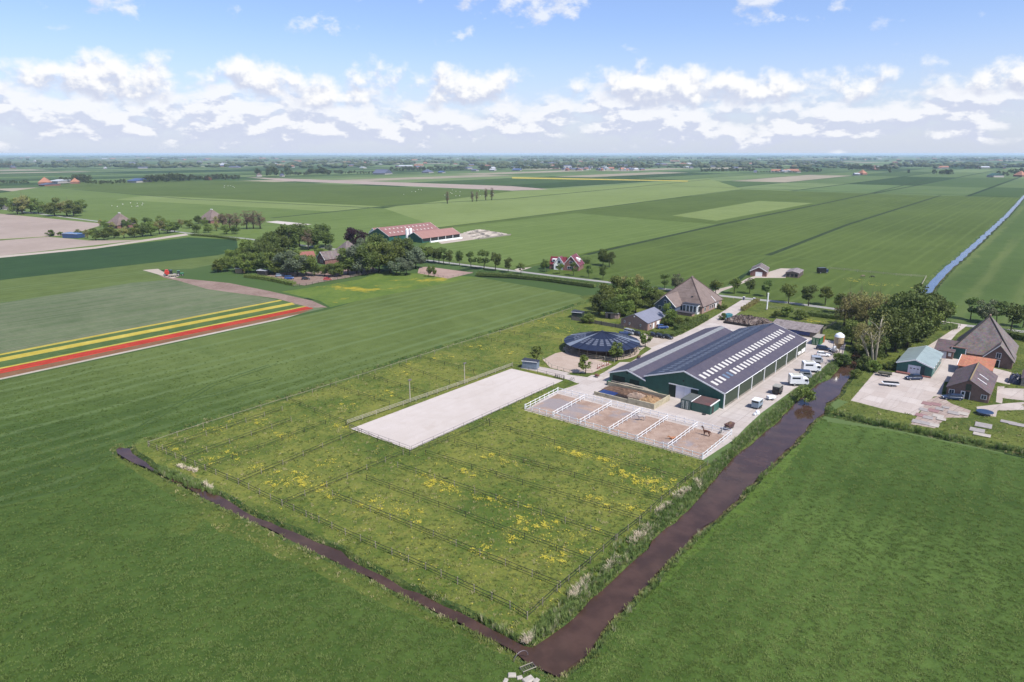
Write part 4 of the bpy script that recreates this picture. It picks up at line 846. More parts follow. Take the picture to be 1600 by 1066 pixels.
# --- farmstead in the trees ----------------------------------------------------------
f1 = thing('tree_farmhouse', 'brick farmhouse with grey roof and pale gable among the farmstead trees', 'farmhouse', at(496, 411), -R(45))
gable(f1, 9, 20, 3, 7, B_red, R_tile, .4, trim=W_white); window(f1, 'S', 3.2, 4.4, .8, 2.4, 0); window(f1, 'S', 5.2, 6.2, .8, 2.4, 0)
hip(f1, -4, 13, 10, 27, 3, [(4.5, 18, 12.0), (4.5, 19, 12.0)], R_tile, .25); MB().box((4.5, 18.5, 1.5), (16.6, 16.6, 3)).build('rear_wall', B_red, f1)
f2 = thing('red_tile_barn', 'small barn with red tile roof behind the farmstead trees', 'barn', at(440, 410), -R(60))
gable(f2, 9, 18, 3, 6, B_red, ribbed('dull_red_tiles', A(172, 110, 96), .3, 'Y', .8, .15, .5), .4); panel(f2, 'open_end', 'E', 11, 17, .3, 2.7, DARK, off=9)
shed('tractor_shelter', 'small black open shelter at the edge of the farmstead', 402, 431, 5, 4, 2.6, 3, DTIMB, surf('pale_roof', A(176, 182, 190), .6, .1), R(10), True, (.5, 4.5, 2.2, DARK))
shed('hay_shelter', 'little tan hay shelter left of the farmstead trees', 368, 427, 4, 3, 2.4, 2.8, surf('straw_boards', A(196, 170, 130), .85, .2), DTIMB, R(10), True)
# --- left road farms -------------------------------------------------------------------
for (px, py, s_, h_, lab, rz) in ((166, 356, 17, 12.5, 'pyramid-thatched farmhouse behind the left hedge row', 30), (310, 348, 18, 12, 'pyramid-thatched farmhouse beside the bare reddish trees', 30)):
    p = thing('thatched_farmhouse', lab, 'farmhouse', at(px, py), -R(rz)); MB().box((s_ / 2, s_ / 2, 1.4), (s_, s_, 2.8)).build('wall', B_red, p); hip(p, 0, s_, 0, s_, 2.8, [(s_ / 2 - 1, s_ / 2, h_), (s_ / 2 + 1, s_ / 2, h_)], R_reed, .3)
    MB().tube([(s_ / 2 - 1.4, s_ / 2, h_ + .1), (s_ / 2 + 1.4, s_ / 2, h_ + .1)], .35, 6).build('ridge_cap', W_white, p); window(p, 'S', 3, 5, .8, 2.4, 0); window(p, 'S', 11, 13, .8, 2.4, 0)
shed('blue_shed', 'low blue-roofed shed at the edge of the ploughed field', 98, 372, 13, 8, 3, 3.6, surf('blue_boards', A(60, 90, 140), .7, .15), ribbed('blue_sheet_roof', A(120, 156, 200), .4, 'Y', .5, .08, .3), R(10), True)
shed('road_shed', 'grey shed under the roadside trees at the left edge', 4, 327, 12, 9, 3, 5.5, surf('pale_wall', A(196, 190, 184), .8, .1), surf('blue_slate', A(120, 140, 170), .6, .1), R(20))
# ================================================================== FENCES
F_white = flat('white_plastic_rail', (0.74, 0.74, 0.73), .45); F_post = surf('pale_fence_post', A(184, 174, 150), .85, .25, 3.0); F_rope = flat('dark_fence_tape', A(44, 52, 34), .8); F_dark = surf('dark_fence_post', A(66, 66, 52), .85, .25, 3.0)
F_rail = surf('weathered_rail', A(206, 198, 176), .85, .2, 2.0); F_steel = flat('thin_grey_pipe', A(150, 140, 146), .5, .2)
PM = {}
def fence(name, label, pts, gap, post_r, h, rails, pm, rm, rr, group=None, square=False, sag=0.0, lean=.03):
    """post fence through ground points: every post and every rail run its own part, posts share one mesh"""
    f = thing(name, label, 'fence', pts[0], 0, group); o = Vector(pts[0]); key = (post_r, h, pm.name)
    tops = []
    for a, b in zip(pts[:-1], pts[1:]):
        d = b - a; n = max(1, round(d.length / gap))
        for k in range(n + (1 if b is pts[-1] else 0)): tops.append(a + d * k / n - o)
    for p in tops:
        if key not in PM:
            mb = MB(); (mb.box((0, 0, h / 2), (post_r * 2, post_r * 2, h)) if square else mb.tube([(0, 0, 0), (0, 0, h)], [post_r, post_r * .85], 6)); PM[key] = mb.mesh('post'); PM[key].materials.append(pm)
        q = link('post', PM[key], f); q.location = p; ang = math.atan2((pts[-1] - pts[0]).y, (pts[-1] - pts[0]).x); q.rotation_euler = (random.gauss(0, lean), random.gauss(0, lean), ang if square else random.random())
    for z in rails:
        if square:
            for a, b in zip(tops[:-1], tops[1:]):
                d = b - a; c = (a + b) / 2; MB().box((c.x, c.y, z), (d.length, .05, rr * 2), math.atan2(d.y, d.x)).build('rail', rm, f)
        else:
            pp = []
            for a, b in zip(tops[:-1], tops[1:]): pp += [a + Vector((0, 0, z)), (a + b) / 2 + Vector((0, 0, z - sag))]
            MB().tube(pp + [tops[-1] + Vector((0, 0, z))], rr, 4).build('rail', rm, f)
    return f
def fpx(name, label, px, *a, **k): return fence(name, label, [G(x, y) for x, y in px], *a, **k)
WH = dict(gap=2.3, post_r=.065, h=1.45, rails=(.55, 1.25), pm=F_white, rm=F_white, rr=.065, square=True, lean=.0)
divs = []
for px in (862.5, 905, 950, 994.5, 1042):
    p = G(px, 640 + (px - 820) / 277 * 78); divs.append((p - PEN_A).length / (PEN_B - PEN_A).length)
fence('white_rail_fence', 'long white rail fence along the grass side of the sand pens', [pen_pt(0, 0), pen_pt(1, 0)], **WH)
fence('white_rail_fence', 'long white rail fence on the yard side of the sand pens', [pen_pt(0, 1), pen_pt(1, 1)], **WH)
fence('white_rail_fence', 'white end fence of the sand pens nearest the arena', [pen_pt(0, 0.02), pen_pt(0, .98)], **WH)
fence('white_rail_fence', 'white end fence of the sand pens nearest the canal', [pen_pt(1, 0.02), pen_pt(1, .98)], **WH)
for k, u in enumerate(divs): fence('white_rail_fence', ['first', 'second', 'third', 'fourth', 'fifth'][k] + ' white dividing fence between the sand pens, counted from the arena', [pen_pt(u, .02), pen_pt(u, .98)], **WH)
for k in range(6):                                        # low kerb boards that hold the sand in front
    pass
kb = thing('pen_kerb', 'pale concrete kerb along the foot of the white pen fence', 'kerb', PEN_A)
d = PEN_B - PEN_A
for k in range(20):
    a = d * (k / 20); b = d * ((k + 1) / 20) - d.normalized() * .04; c = (a + b) / 2; MB().box((c.x, c.y, .08), ((b - a).length, .25, .18), math.atan2(d.y, d.x)).build('kerb_stone', CONCY, kb)
EL = dict(gap=6.0, post_r=.06, h=1.25, rails=(.65, 1.12), rr=.04, pm=F_dark, rm=F_rope, sag=.03)
ELP = dict(gap=5.0, post_r=.075, h=1.3, rails=(.55, 1.12), rr=.045, pm=F_post, rm=F_rope, sag=.03)
for k, (a, b) in enumerate(((Z6((620, 15)), Z6((1465, 260))), (Z6((470, 90)), Z6((1360, 345))), (Z6((345, 140)), Z6((1275, 430))), (Z6((225, 195)), Z6((1170, 510))), (Z6((90, 250)), Z6((1055, 610))), ([(520, 776)], Z6((925, 715))))):
    fpx('paddock_fence', ['first', 'second', 'third', 'fourth', 'fifth', 'sixth'][k] + ' tape fence across the flowery paddocks, counted from the white pens', a + b, **(EL if k in (0, 1, 2, 4) else ELP))
for k, (a, b) in enumerate((((254.6, 704), (441, 642)), ((286, 720), (455.5, 659)), ((321.5, 734), (509, 663)), ((372.7, 756.6), (560, 676.5)), ((441, 790.7), (630, 711)))):
    fpx('paddock_fence', ['first', 'second', 'third', 'fourth', 'fifth'][k] + ' tape fence in the left paddocks, counted from the far left corner', [a, b], **(ELP if k != 2 else EL))
for k, (a, b) in enumerate((((447, 625.6), (541, 664.7)), ((516.5, 605), (609, 633.4)), ((567, 587), (668, 618)), ((624, 573), (702.5, 600.6)), ((652.5, 560), (740, 583)), ((748, 530), (830.6, 547.5)), ((780.6, 519), (877, 535)))):
    fpx('paddock_fence', ['first', 'second', 'third', 'fourth', 'fifth', 'sixth', 'seventh'][k] + ' short tape fence between arena and upper ditch, counted from the left', [a, b], **EL)
fpx('paddock_fence', 'post and tape fence along the front ditch', [(232, 698), (321, 735), (373, 757), (441, 790), (540, 836), (665, 890), (797, 951), (824, 968)], **{**ELP, 'gap': 3.6, 'post_r': .09})
fpx('paddock_fence', 'post and tape fence along the canal reeds', [(824, 968), (870, 925), (922, 881), (962, 845), (999, 816), (1033, 785), (1071, 754), (1105, 728)], **{**ELP, 'gap': 3.6})
fpx('paddock_fence', 'post fence beside the narrow upper ditch', [(234, 697), (318, 668), (449, 627), (560, 592), (700, 546), (800, 516), (893, 485)], **{**ELP, 'gap': 7, 'rails': (1.1,), 'rm': F_post, 'rr': .05})
fpx('paddock_fence', 'dark tape fence on the path corner below the arena', [(541, 666), (590, 690), (640, 712), (700, 690), (765, 662)], **EL)
AR = dict(gap=3.4, post_r=.05, h=1.2, rails=(.6, 1.15), rr=.035, pm=F_steel, rm=F_steel)
fpx('arena_fence', 'thin grey pipe fence on the short near side of the white arena', [(547, 671), (641, 705)], **AR)
fpx('arena_fence', 'thin grey pipe fence on the canal side of the white arena', [(643, 705), (865, 604)], **AR)
fpx('arena_fence', 'low rail along the far short side of the white arena', [(800, 574), (882, 593)], **{**AR, 'pm': F_dark, 'rm': F_dark})
fpx('arena_fence', 'pale double timber rail along the upper side of the white arena', [(543, 664), (650, 627), (730, 599), (801, 573)], **{**AR, 'gap': 4, 'post_r': .08, 'h': 1.3, 'rails': (.5, .85, 1.2), 'rr': .06, 'pm': F_rail, 'rm': F_rail})
fpx('ring_fence', 'wooden rail fence between lunge ring and horse walker', [(880, 549), (905, 555), (930, 561), (960, 567)], gap=2.8, post_r=.1, h=1.5, rails=(.7, 1.3), pm=F_rail, rm=F_rail, rr=.06)
fpx('ring_fence', 'low edging rail on the front rim of the lunge ring', [(848, 563), (862, 575), (890, 583), (925, 584)], gap=2.8, post_r=.07, h=1.1, rails=(1.0,), pm=F_rail, rm=F_rail, rr=.05)
fpx('road_fence', 'white wire fence in the green strip beside the flag pole', [(1199, 482), (1250, 487), (1313, 499)], gap=6, post_r=.07, h=1.2, rails=(.6, 1.1), pm=F_rail, rm=F_rail, rr=.05)
fpx('road_fence', 'pale post and rail fence round the horse field across the road', [(1298, 421), (1340, 425), (1400, 431), (1447, 434), (1440, 447)], gap=6, post_r=.1, h=1.3, rails=(.6, 1.1), pm=F_rail, rm=F_rail, rr=.08)
fpx('road_fence', 'dark fence line beside the old clamp barn', [(1283, 519), (1306, 505)], gap=4, post_r=.1, h=1.3, rails=(.6, 1.1), pm=F_post, rm=F_post, rr=.07)
fpx('farm_fence', 'brown timber fence along the farmstead yard edge', C6((760, 700), (880, 690), (1100, 650), (1240, 625), (1440, 590), (1580, 560)), gap=4, post_r=.12, h=1.4, rails=(.6, 1.15), pm=DTIMB, rm=TIMB, rr=.12)
fpx('farm_fence', 'tan rail fence round the reddish riding pen', C7((385, 430), (560, 462), (715, 427)), gap=4, post_r=.08, h=1.2, rails=(.6, 1.1), pm=TIMB, rm=TIMB, rr=.05)
# entrance gate posts at the road
for k, (x, y) in enumerate(((1162, 469), (1178, 471))):
    g_ = thing('gate_pier', ['left', 'right'][k] + ' blue-grey brick pier at the driveway entrance', 'gate pier', G(x, y), -AX); MB().box((0, 0, .7), (.7, .7, 1.4)).build('pier', surf('blue_grey_brick', A(120, 126, 148), .8, .2), g_); MB().box((0, 0, 1.47), (.85, .85, .14)).build('cap', W_white, g_)
# flood-light masts at the arena
for k, ((x, y), h) in enumerate((((641, 628.5), 6.2), ((726, 600), 6.2))):
    m_ = thing('light_mast', ['left', 'right'][k] + ' pale flood-light mast on the upper side of the arena', 'light mast', G(x, y)); MB().tube([(0, 0, 0), (0, 0, h)], [.16, .11], 8).build('pole', F_rail, m_); MB().box((0.15, -.15, h), (.9, .25, .3), .7).build('lamp_head', F_steel, m_)
fp = thing('white_mast', 'thick white mast standing in the green strip behind the barn', 'mast', G(1198, 484)); MB().tube([(0, 0, 0), (0, 0, 6.9)], [.3, .26], 10).build('pole', W_white, fp); MB().lathe([(.34, 0), (.34, .15), (.1, .3)], 10, (0, 0, 6.85)).build('cap', W_white, fp); MB().box((0, 0, .15), (.9, .9, .3)).build('base', CONC, fp)
# small footbridge grating and slabs at the canal corner
br = thing('culvert_grating', 'grey wire cage standing in the grass at the canal corner', 'grating', G(825, 1046), .5)
for k in range(7): MB().tube([(-.9 + k * .3, -.45, .35), (-.9 + k * .3, .45, .35)], .03, 4).build('bar', F_steel, br)
for y in (-.45, .45): MB().tube([(-.95, y, .35), (.95, y, .35)], .045, 4).build('frame_bar', F_rail, br); MB().box((-.9, y, .17), (.1, .1, .34)).build('leg', F_steel, br); MB().box((.9, y, .17), (.1, .1, .34)).build('leg', F_steel, br)
hoop = MB().tube([(1.1 * math.cos(t * math.pi / 12), 0, .1 + 1.1 * math.sin(t * math.pi / 12)) for t in range(13)], .05, 5).build('pipe_hoop', F_steel, None); hoop.location = G(814, 1030); hoop.rotation_euler.z = .6; tag(hoop, 'thin dark pipe hoop over the bank at the canal corner', 'pipe')
for k, (x, y, s_) in enumerate(((800, 1056, 1.1), (812, 1060, .8), (826, 1063, 1.5), (838, 1065, .9), (790, 1065, .8))):
    st = MB().box((0, 0, .12), (s_, s_ * .7, .24), .3 * k, taper=.85).build('stone_slab', surf('pale_slab', A(214, 206, 192), .85, .2, 1.5), None, bevel=.06); st.location = G(x, y); tag(st, ['wide', 'small', 'long', 'short', 'leftmost'][k] + ' pale stone slab lying in the grass at the canal corner', 'stone')

# ================================================================== CAST SLABS OF THE YARDS
def slab_mat(name, c1, c2):
    m, t = new_mat(name); v = pos(t); oi = t.new('ShaderNodeObjectInfo'); n = t.noise(v, .12, 5, .65); n2 = t.noise(v, 1.6, 4, .65)
    c = t.mix(oi.outputs['Random'], c1, c2); c = t.mix(t.math('MULTIPLY', t.smooth(n, .42, .7), .45), c, mul(c1, .78)); c = t.mix(t.math('MULTIPLY', t.smooth(n2, .5, .75), .28), c, mul(c1, .7))
    tm_ = t.noise(t.mapping(v, R(38.8), (1.1, .035, 1)), 1.0, 5, .65); c = t.mix(t.math('MULTIPLY', t.smooth(tm_, .52, .7), .4), c, mul(c1, .72))
    t.l.new(c, t.b.inputs['Base Color']); t.b.inputs['Roughness'].default_value = .85; bump(t, n2, .2, .03); return m
def lay_slabs(zone_name, a, b, m, ang=AX, name='concrete_slab', limit=150):
    """whole slabs on a grid along the farm axis, each a child of its yard, joints left open"""
    me = MB().box((0, 0, .004), (a - .07, b - .07, .024)).mesh(name); me.materials.append(m); n = 0
    ux = Vector((math.cos(ang), -math.sin(ang))); uy = Vector((math.sin(ang), math.cos(ang)))
    for ob in [o for o in COL.objects if o.name.split('.')[0] == zone_name]:
        tris = [[ob.data.vertices[i].co.xy for i in p_.vertices] for p_ in ob.data.polygons]
        P_ = np.array([[(q.x, q.y) for q in t_[:3]] for t_ in tris]); c = P_.reshape(-1, 2)
        su = c @ np.array(ux); sv_ = c @ np.array(uy)
        def inside(x, y):
            A_, B_, C_ = P_[:, 0], P_[:, 1], P_[:, 2]; cr = lambda p, q: (q[:, 0] - p[:, 0]) * (y - p[:, 1]) - (q[:, 1] - p[:, 1]) * (x - p[:, 0])
            d1, d2, d3 = cr(A_, B_), cr(B_, C_), cr(C_, A_); return bool(np.any(((d1 >= 0) & (d2 >= 0) & (d3 >= 0)) | ((d1 <= 0) & (d2 <= 0) & (d3 <= 0))))
        for i in range(int((su.max() - su.min()) / a) + 1):
            for j in range(int((sv_.max() - sv_.min()) / b) + 1):
                w = ux * (su.min() + (i + .5) * a) + uy * (sv_.min() + (j + .5) * b); hx = ux * a * .49; hy = uy * b * .49
                if n < limit and all(inside(q.x, q.y) for q in (w, w + hx + hy, w + hx - hy, w - hx + hy, w - hx - hy, w + hx, w - hx, w + hy, w - hy)):
                    s_ = link(name, me, ob); s_.location = (w.x, w.y, random.uniform(-.004, .004)); s_.rotation_euler.z = -ang; n += 1
    return n
HALLF = [(36.62, 178.09)]
print('slabs', lay_slabs('concrete_yard', 3.3, 4.4, slab_mat('yard_slab', A(220, 206, 196), A(238, 227, 218)), limit=290), lay_slabs('farm_concrete', 3.6, 4.6, slab_mat('farm_slab', A(218, 202, 190), A(238, 226, 216)), limit=160))
# ================================================================== VEHICLES, ANIMALS, SMALL THINGS
def paint(name, col, rough=.28, metal=.1): return surf('paint_' + name, col, rough, .06, .8, metal)
P_white = paint('white', (.72, .73, .74)); P_silver = paint('silver', (.45, .47, .5), .3, .5); P_navy = paint('navy', (.02, .035, .075)); P_black = paint('black', (.014, .014, .016)); P_blue = paint('blue', (.02, .06, .2)); P_ltblue = paint('pale_blue', A(176, 196, 214), .4); P_red = paint('red', (.45, .04, .03)); P_green = paint('green', (.04, .16, .07)); P_teal = paint('tealcar', (.08, .22, .26))
GL = surf('car_glass', (.02, .025, .03), .05, .1); TYRE = surf('tyre_rubber', (.02, .02, .021), .8, .2); RIM = flat('wheel_rim', (.45, .46, .47), .35, .6); LAMP = flat('lamp_lens', (.7, .72, .75), .1); TAIL = flat('tail_lens', (.4, .02, .02), .2); PLATE = flat('yellow_plate', (.7, .5, .05), .5)
def wheel(root, x, y, r=.33, w=.22):
    t = MB(); n = 14; prof = [(r * .55, -w / 2), (r * .94, -w / 2), (r, -w / 4), (r, w / 4), (r * .94, w / 2), (r * .55, w / 2)]
    vs = [(x + p[0] * math.cos(2 * math.pi * k / n), y + p[1], r + p[0] * math.sin(2 * math.pi * k / n)) for p in prof for k in range(n)]
    t.add(vs, [(i * n + k, i * n + (k + 1) % n, (i + 1) * n + (k + 1) % n, (i + 1) * n + k) for i in range(5) for k in range(n)])
    w_ = t.build('wheel', TYRE, root); h = MB(); 
    hv = [(x + r * .58 * math.cos(2 * math.pi * k / n), y + s * w * .42, r + r * .58 * math.sin(2 * math.pi * k / n)) for s in (-1, 1) for k in range(n)]
    h.add(hv, [tuple(range(n)), tuple(range(2 * n - 1, n - 1, -1))] + [((k + 1) % n, k, n + k, n + (k + 1) % n) for k in range(n)]); r_ = h.build('rim', RIM, root); r_.parent = w_
def car(label, px, py, heading, m, kind='hatch', L=4.3, W=1.78, H=1.48, group=None, name='parked_car'):
    """X is forward; body shell lofted over cross-sections, glasshouse with pillars, four wheels, lamps"""
    c = thing(name, label, 'car', G(px, py), heading, group); h = L / 2
    tail = {'hatch': .96, 'estate': .99, 'van': 1.0, 'suv': .99}[kind]
    # stations: x, half width, z bottom, z shoulder
    st = [(-h, .80, .42, .78), (-h + .12, .92, .28, .92), (-h + .7, 1, .22, .95), (0, 1, .2, .94), (h - 1.2, 1, .22, .90), (h - .5, .94, .26, .78), (h - .1, .8, .32, .66), (h, .66, .4, .58)]
    vs = []; sc = H / 1.48
    for x, k, zb, zs in st:
        hw = W / 2 * k; vs += [(x, -hw * .92, zb * sc), (x, -hw, (zb + .22) * sc), (x, -hw * .98, (zs - .1) * sc), (x, -hw * .86, zs * sc), (x, hw * .86, zs * sc), (x, hw * .98, (zs - .1) * sc), (x, hw, (zb + .22) * sc), (x, hw * .92, zb * sc)]
    n = 8; fsx = [(i * n + k, i * n + (k + 1) % n, (i + 1) * n + (k + 1) % n, (i + 1) * n + k) for i in range(len(st) - 1) for k in range(n)] + [tuple(range(n)), tuple(range((len(st) - 1) * n, len(st) * n))[::-1]]
    MB().add(vs, fsx).build('body', m, c, smooth=False, bevel=.03)
    zb = .9 * sc; zt = H; xr = -h * tail + .1; xf = h - 1.25 if kind != 'van' else h - .75; hw = W / 2
    tr = -h * tail + (.55 if kind == 'hatch' else .3); tf = xf - (.85 if kind != 'van' else .55)
    q = [(xr, -hw * .86, zb), (xf, -hw * .86, zb), (xf, hw * .86, zb), (xr, hw * .86, zb), (tr, -hw * .7, zt - .05), (tf, -hw * .7, zt - .05), (tf, hw * .7, zt - .05), (tr, hw * .7, zt - .05)]
    MB().add(q, [(3, 2, 1, 0), (4, 5, 6, 7), (0, 1, 5, 4), (1, 2, 6, 5), (2, 3, 7, 6), (3, 0, 4, 7)]).build('windows', GL, c)
    MB().add([(tr - .05, -hw * .74, zt - .05), (tf + .06, -hw * .74, zt - .05), (tf + .06, hw * .74, zt - .05), (tr - .05, hw * .74, zt - .05), (tr + .1, -hw * .62, zt), (tf - .1, -hw * .62, zt), (tf - .1, hw * .62, zt), (tr + .1, hw * .62, zt)], [(3, 2, 1, 0), (4, 5, 6, 7), (0, 1, 5, 4), (1, 2, 6, 5), (2, 3, 7, 6), (3, 0, 4, 7)]).build('roof', m, c)
    for s in (-1, 1):
        for f in ((xr, tr), (xf, tf), ((xr + xf) / 2 - .2, (tr + tf) / 2 - .2)): MB().tube([(f[0], s * hw * .875, zb), (f[1], s * hw * .715, zt - .03)], .04, 4).build('pillar', m, c)
        wheel(c, h - .85, s * (hw - .1)); wheel(c, -h + .8, s * (hw - .1))
        MB().box((h - .16, s * hw * .6, .66 * sc), (.2, .34, .14)).build('headlight', LAMP, c); MB().box((-h + .05, s * hw * .66, .8 * sc), (.12, .26, .2)).build('tail_light', TAIL, c); MB().box((xf - .25, s * (hw + .06), zb + .05), (.1, .16, .12)).build('mirror', m, c)
    MB().box((-h - .01, 0, .55), (.03, .5, .11)).build('number_plate', PLATE, c); return c
YAW = math.pi / 2 - AX                                     # heading along the farm axis (upper right)
car('silver-white van parked beside the brick outbuilding', 984, 522, YAW - 1.75, P_silver, 'van', 4.6, 1.85, 1.85, name='parked_van')
car('black car next to the silver van by the outbuilding', 997, 524.5, YAW - 1.75, P_black, 'hatch')
car('bright blue car parked in front of the outbuilding doors', 1035, 513.5, 0.15, P_blue, 'suv', 4.4, 1.8, 1.6)
for k, (x, y) in enumerate(((1021, 526), (1031.5, 527.5), (1043, 529))): car(['leftmost', 'middle', 'rightmost'][k] + ' of three black cars parked along the low hedge', x, y, YAW - 1.75, P_black, 'hatch', group='black cars along the hedge')
car('silver car beside the teal tarpaulin at the chip heap', 1139, 501.5, 2.2, P_silver, 'hatch')
car('dark car parked in front of the teal barn', 1427, 593, math.pi + .05, P_navy, 'hatch', 4.7, 1.85, 1.55)
car('dark blue estate car parked before the brick cottage', 1487, 624, math.pi - .22, P_navy, 'estate', 4.9, 1.85, 1.5)
car('white car between the blue car and the horse lorries', 1286, 556.5, YAW - 1.2, P_white, 'hatch', 4.2)
car('dark blue car parked by the green container', 1287, 547, YAW - 1.45, P_navy, 'estate', 4.8)
car('pale blue car in the farmstead yard', 437, 432, .4, P_ltblue, 'hatch'); car('blue van in the farmstead yard', 452, 436.5, .3, P_blue, 'van', 4.8, 1.9, 2.0, name='parked_van'); car('red and white car under the farmstead trees', 512, 438, .2, P_red, 'hatch')
car('black car in the shade of the farmstead trees', 478, 437, .3, P_black, 'estate')
def horse_trailer(label, px, py, rz, m, roofm, L=3.3, W=1.9, H=2.35):
    t = thing('horse_trailer', label, 'horse trailer', G(px, py), rz)
    MB().prism([(-L / 2, .45), (L / 2 - .5, .45), (L / 2, .8), (L / 2 - .1, 1.7), (L / 2 - .6, H - .12), (-L / 2, H - .12)], -W / 2, W / 2).build('body', m, t, bevel=.08)
    MB().prism([(-L / 2 - .05, H - .12), (L / 2 - .55, H - .12), (L / 2 - .75, H + .04), (-L / 2 + .1, H + .06)], -W / 2 - .04, W / 2 + .04).build('roof', roofm, t, bevel=.05)
    MB().box((-L / 2 - .04, 0, 1.05), (.08, W - .16, 1.2)).build('ramp', m, t); MB().box((-L / 2 - .04, 0, 1.98), (.05, W - .2, .5)).build('rear_window', GL, t)
    for s in (-1, 1):
        MB().box((.2, s * (W / 2 + .005), 1.7), (L * .5, .03, .5)).build('side_window', GL, t); MB().box((-.1, s * (W / 2 + .1), .62), (1.8, .25, .1)).build('mudguard', DARK, t); wheel(t, -.5, s * (W / 2 + .08), .3, .18); wheel(t, .25, s * (W / 2 + .08), .3, .18); MB().box((-L / 2 - .03, s * W * .42, .55), (.06, .2, .14)).build('tail_light', TAIL, t)
    MB().tube([(L / 2 - .2, -.5, .5), (L / 2 + 1.2, 0, .5)], .05, 5).build('drawbar', F_steel, t); MB().tube([(L / 2 - .2, .5, .5), (L / 2 + 1.2, 0, .5)], .05, 5).build('drawbar', F_steel, t); wheel(t, L / 2 + .9, 0, .14, .09); return t
horse_trailer('pale blue horse trailer nearest the sand pens', 1182.5, 636.5, YAW, P_ltblue, P_white)
horse_trailer('black horse trailer with a pale roof beside the hall', 1214.5, 614.5, YAW, P_black, surf('pale_trailer_roof', A(186, 184, 172), .6, .15))
horse_trailer('dark-roofed horse trailer between two white lorries', 1258, 591, YAW - 1.2, P_silver, P_navy, 3.4)
horse_trailer('silver horse trailer next to the white car', 1276, 567.5, YAW - 1.2, P_silver, P_silver, 3.4, 1.9, 2.2)
def lorry(label, px, py, rz, L=6.6):
    t = thing('horse_lorry', label, 'lorry', G(px, py), rz); W = 2.3
    MB().box((-.7, 0, 1.95), (L - 1.9, W, 2.5)).build('box_body', P_white, t, bevel=.08); MB().prism([(L / 2 - 1.7, .6), (L / 2, .6), (L / 2, 1.5), (L / 2 - .25, 2.35), (L / 2 - 1.7, 2.4)], -W / 2 + .05, W / 2 - .05).build('cab', P_white, t, bevel=.08)
    MB().slab([(L / 2 + .02, -W / 2 + .2, 1.5), (L / 2 + .02, W / 2 - .2, 1.5), (L / 2 - .2, W / 2 - .25, 2.28), (L / 2 - .2, -W / 2 + .25, 2.28)], .03).build('windscreen', GL, t); MB().box((0, 0, .65), (L - .4, 1.0, .25)).build('chassis', DARK, t)
    MB().box((-L / 2 + .25 - .02, 0, 1.9), (.06, W - .3, 2.0)).build('rear_ramp', P_silver, t); MB().box((-.4, 0, 3.24), (L - 3.2, W - .5, .08)).build('roof_hatch', surf('cream_roof', A(226, 224, 206), .5, .1), t)
    for s in (-1, 1):
        MB().box((-.8, s * (W / 2 + .01), 2.4), (2.2, .03, .5)).build('side_window', GL, t); MB().box((L / 2 - .8, s * (W / 2 - .04), 1.85), (.8, .03, .6)).build('cab_window', GL, t)
        for x in (L / 2 - 1.0, -L / 2 + 1.6): wheel(t, x, s * (W / 2 - .12), .44, .28)
        MB().box((L / 2 + .01, s * .85, .85), (.06, .3, .2)).build('headlight', LAMP, t); MB().box((L / 2 - .2, s * (W / 2 + .15), 1.9), (.12, .2, .45)).build('mirror', DARK, t)
    return t
lorry('white horse lorry with cream roof nearest the willow bush', 1246, 602, YAW - 1.0, 5.4); lorry('white horse lorry parked behind the dark-roofed trailer', 1266, 581, YAW - 1.0, 5.4)
t = thing('box_trailer', 'low white covered trailer between the two horse trailers', 'trailer', G(1204.5, 624.5), YAW - .6); MB().box((0, 0, .75), (2.4, 1.4, .7), taper=.88).build('body', P_white, t, bevel=.12)
for s in (-1, 1): wheel(t, 0, s * .75, .28, .16)
MB().tube([(1.1, 0, .5), (2.1, 0, .45)], .05, 5).build('drawbar', F_steel, t)
t = thing('white_sacks', 'pile of white bulk sacks at the edge of the yard by the reeds', 'sacks', G(1183, 648)); MB().box((0, 0, .5), (1.0, 1.0, 1.0), .3, taper=.85).build('sack', P_white, t, bevel=.25); MB().box((-.8, -.5, .35), (.8, .7, .7), .8, taper=.85).build('sack', P_white, t, bevel=.2); MB().box((.4, .9, .4), (.9, .8, .8), .1, taper=.85).build('sack', P_white, t, bevel=.2)
t = thing('feed_silo', 'white and cream feed silo on steel legs beside the tall trees', 'silo', G(1308, 556))
MB().lathe([(.1, 2.3), (.35, 2.4), (1.45, 4.3), (1.5, 4.4)], 18).build('hopper', surf('cream_silo', A(226, 190, 140), .5, .1), t); MB().lathe([(1.5, 4.4), (1.5, 6.4)], 18).build('barrel', surf('cream_silo2', A(232, 204, 160), .5, .1), t); MB().lathe([(1.55, 6.4), (1.3, 7.1), (.4, 7.7), (.1, 7.75)], 18).build('dome', P_white, t)
for k in range(4):
    a = math.pi / 4 + k * math.pi / 2; MB().tube([(1.5 * math.cos(a), 1.5 * math.sin(a), 0), (1.5 * math.cos(a), 1.5 * math.sin(a), 6.2)], .08, 6).build('leg', F_steel, t)
    b = a + math.pi / 2; MB().tube([(1.5 * math.cos(a), 1.5 * math.sin(a), .3), (1.5 * math.cos(b), 1.5 * math.sin(b), 3.6)], .05, 4).build('brace', F_steel, t)
MB().tube([(1.7, 0, .4), (1.7, 0, 6.6)], .06, 5).build('ladder', F_steel, t)
t = thing('tank_trailer', 'white water tank trailer in front of the feed silo', 'trailer', G(1304, 550.5), YAW); MB().lathe([(.1, -1.3), (.75, -1.2), (.8, -.9), (.8, .9), (.75, 1.2), (.1, 1.3)], 16).build('tank', P_white, t); t.children[0].rotation_euler = (0, math.pi / 2, 0); t.children[0].location = (0, 0, 1.2); MB().box((0, 0, .45), (3, 1.1, .15)).build('frame', F_steel, t); [wheel(t, 0, s * .75, .32, .2) for s in (-1, 1)]
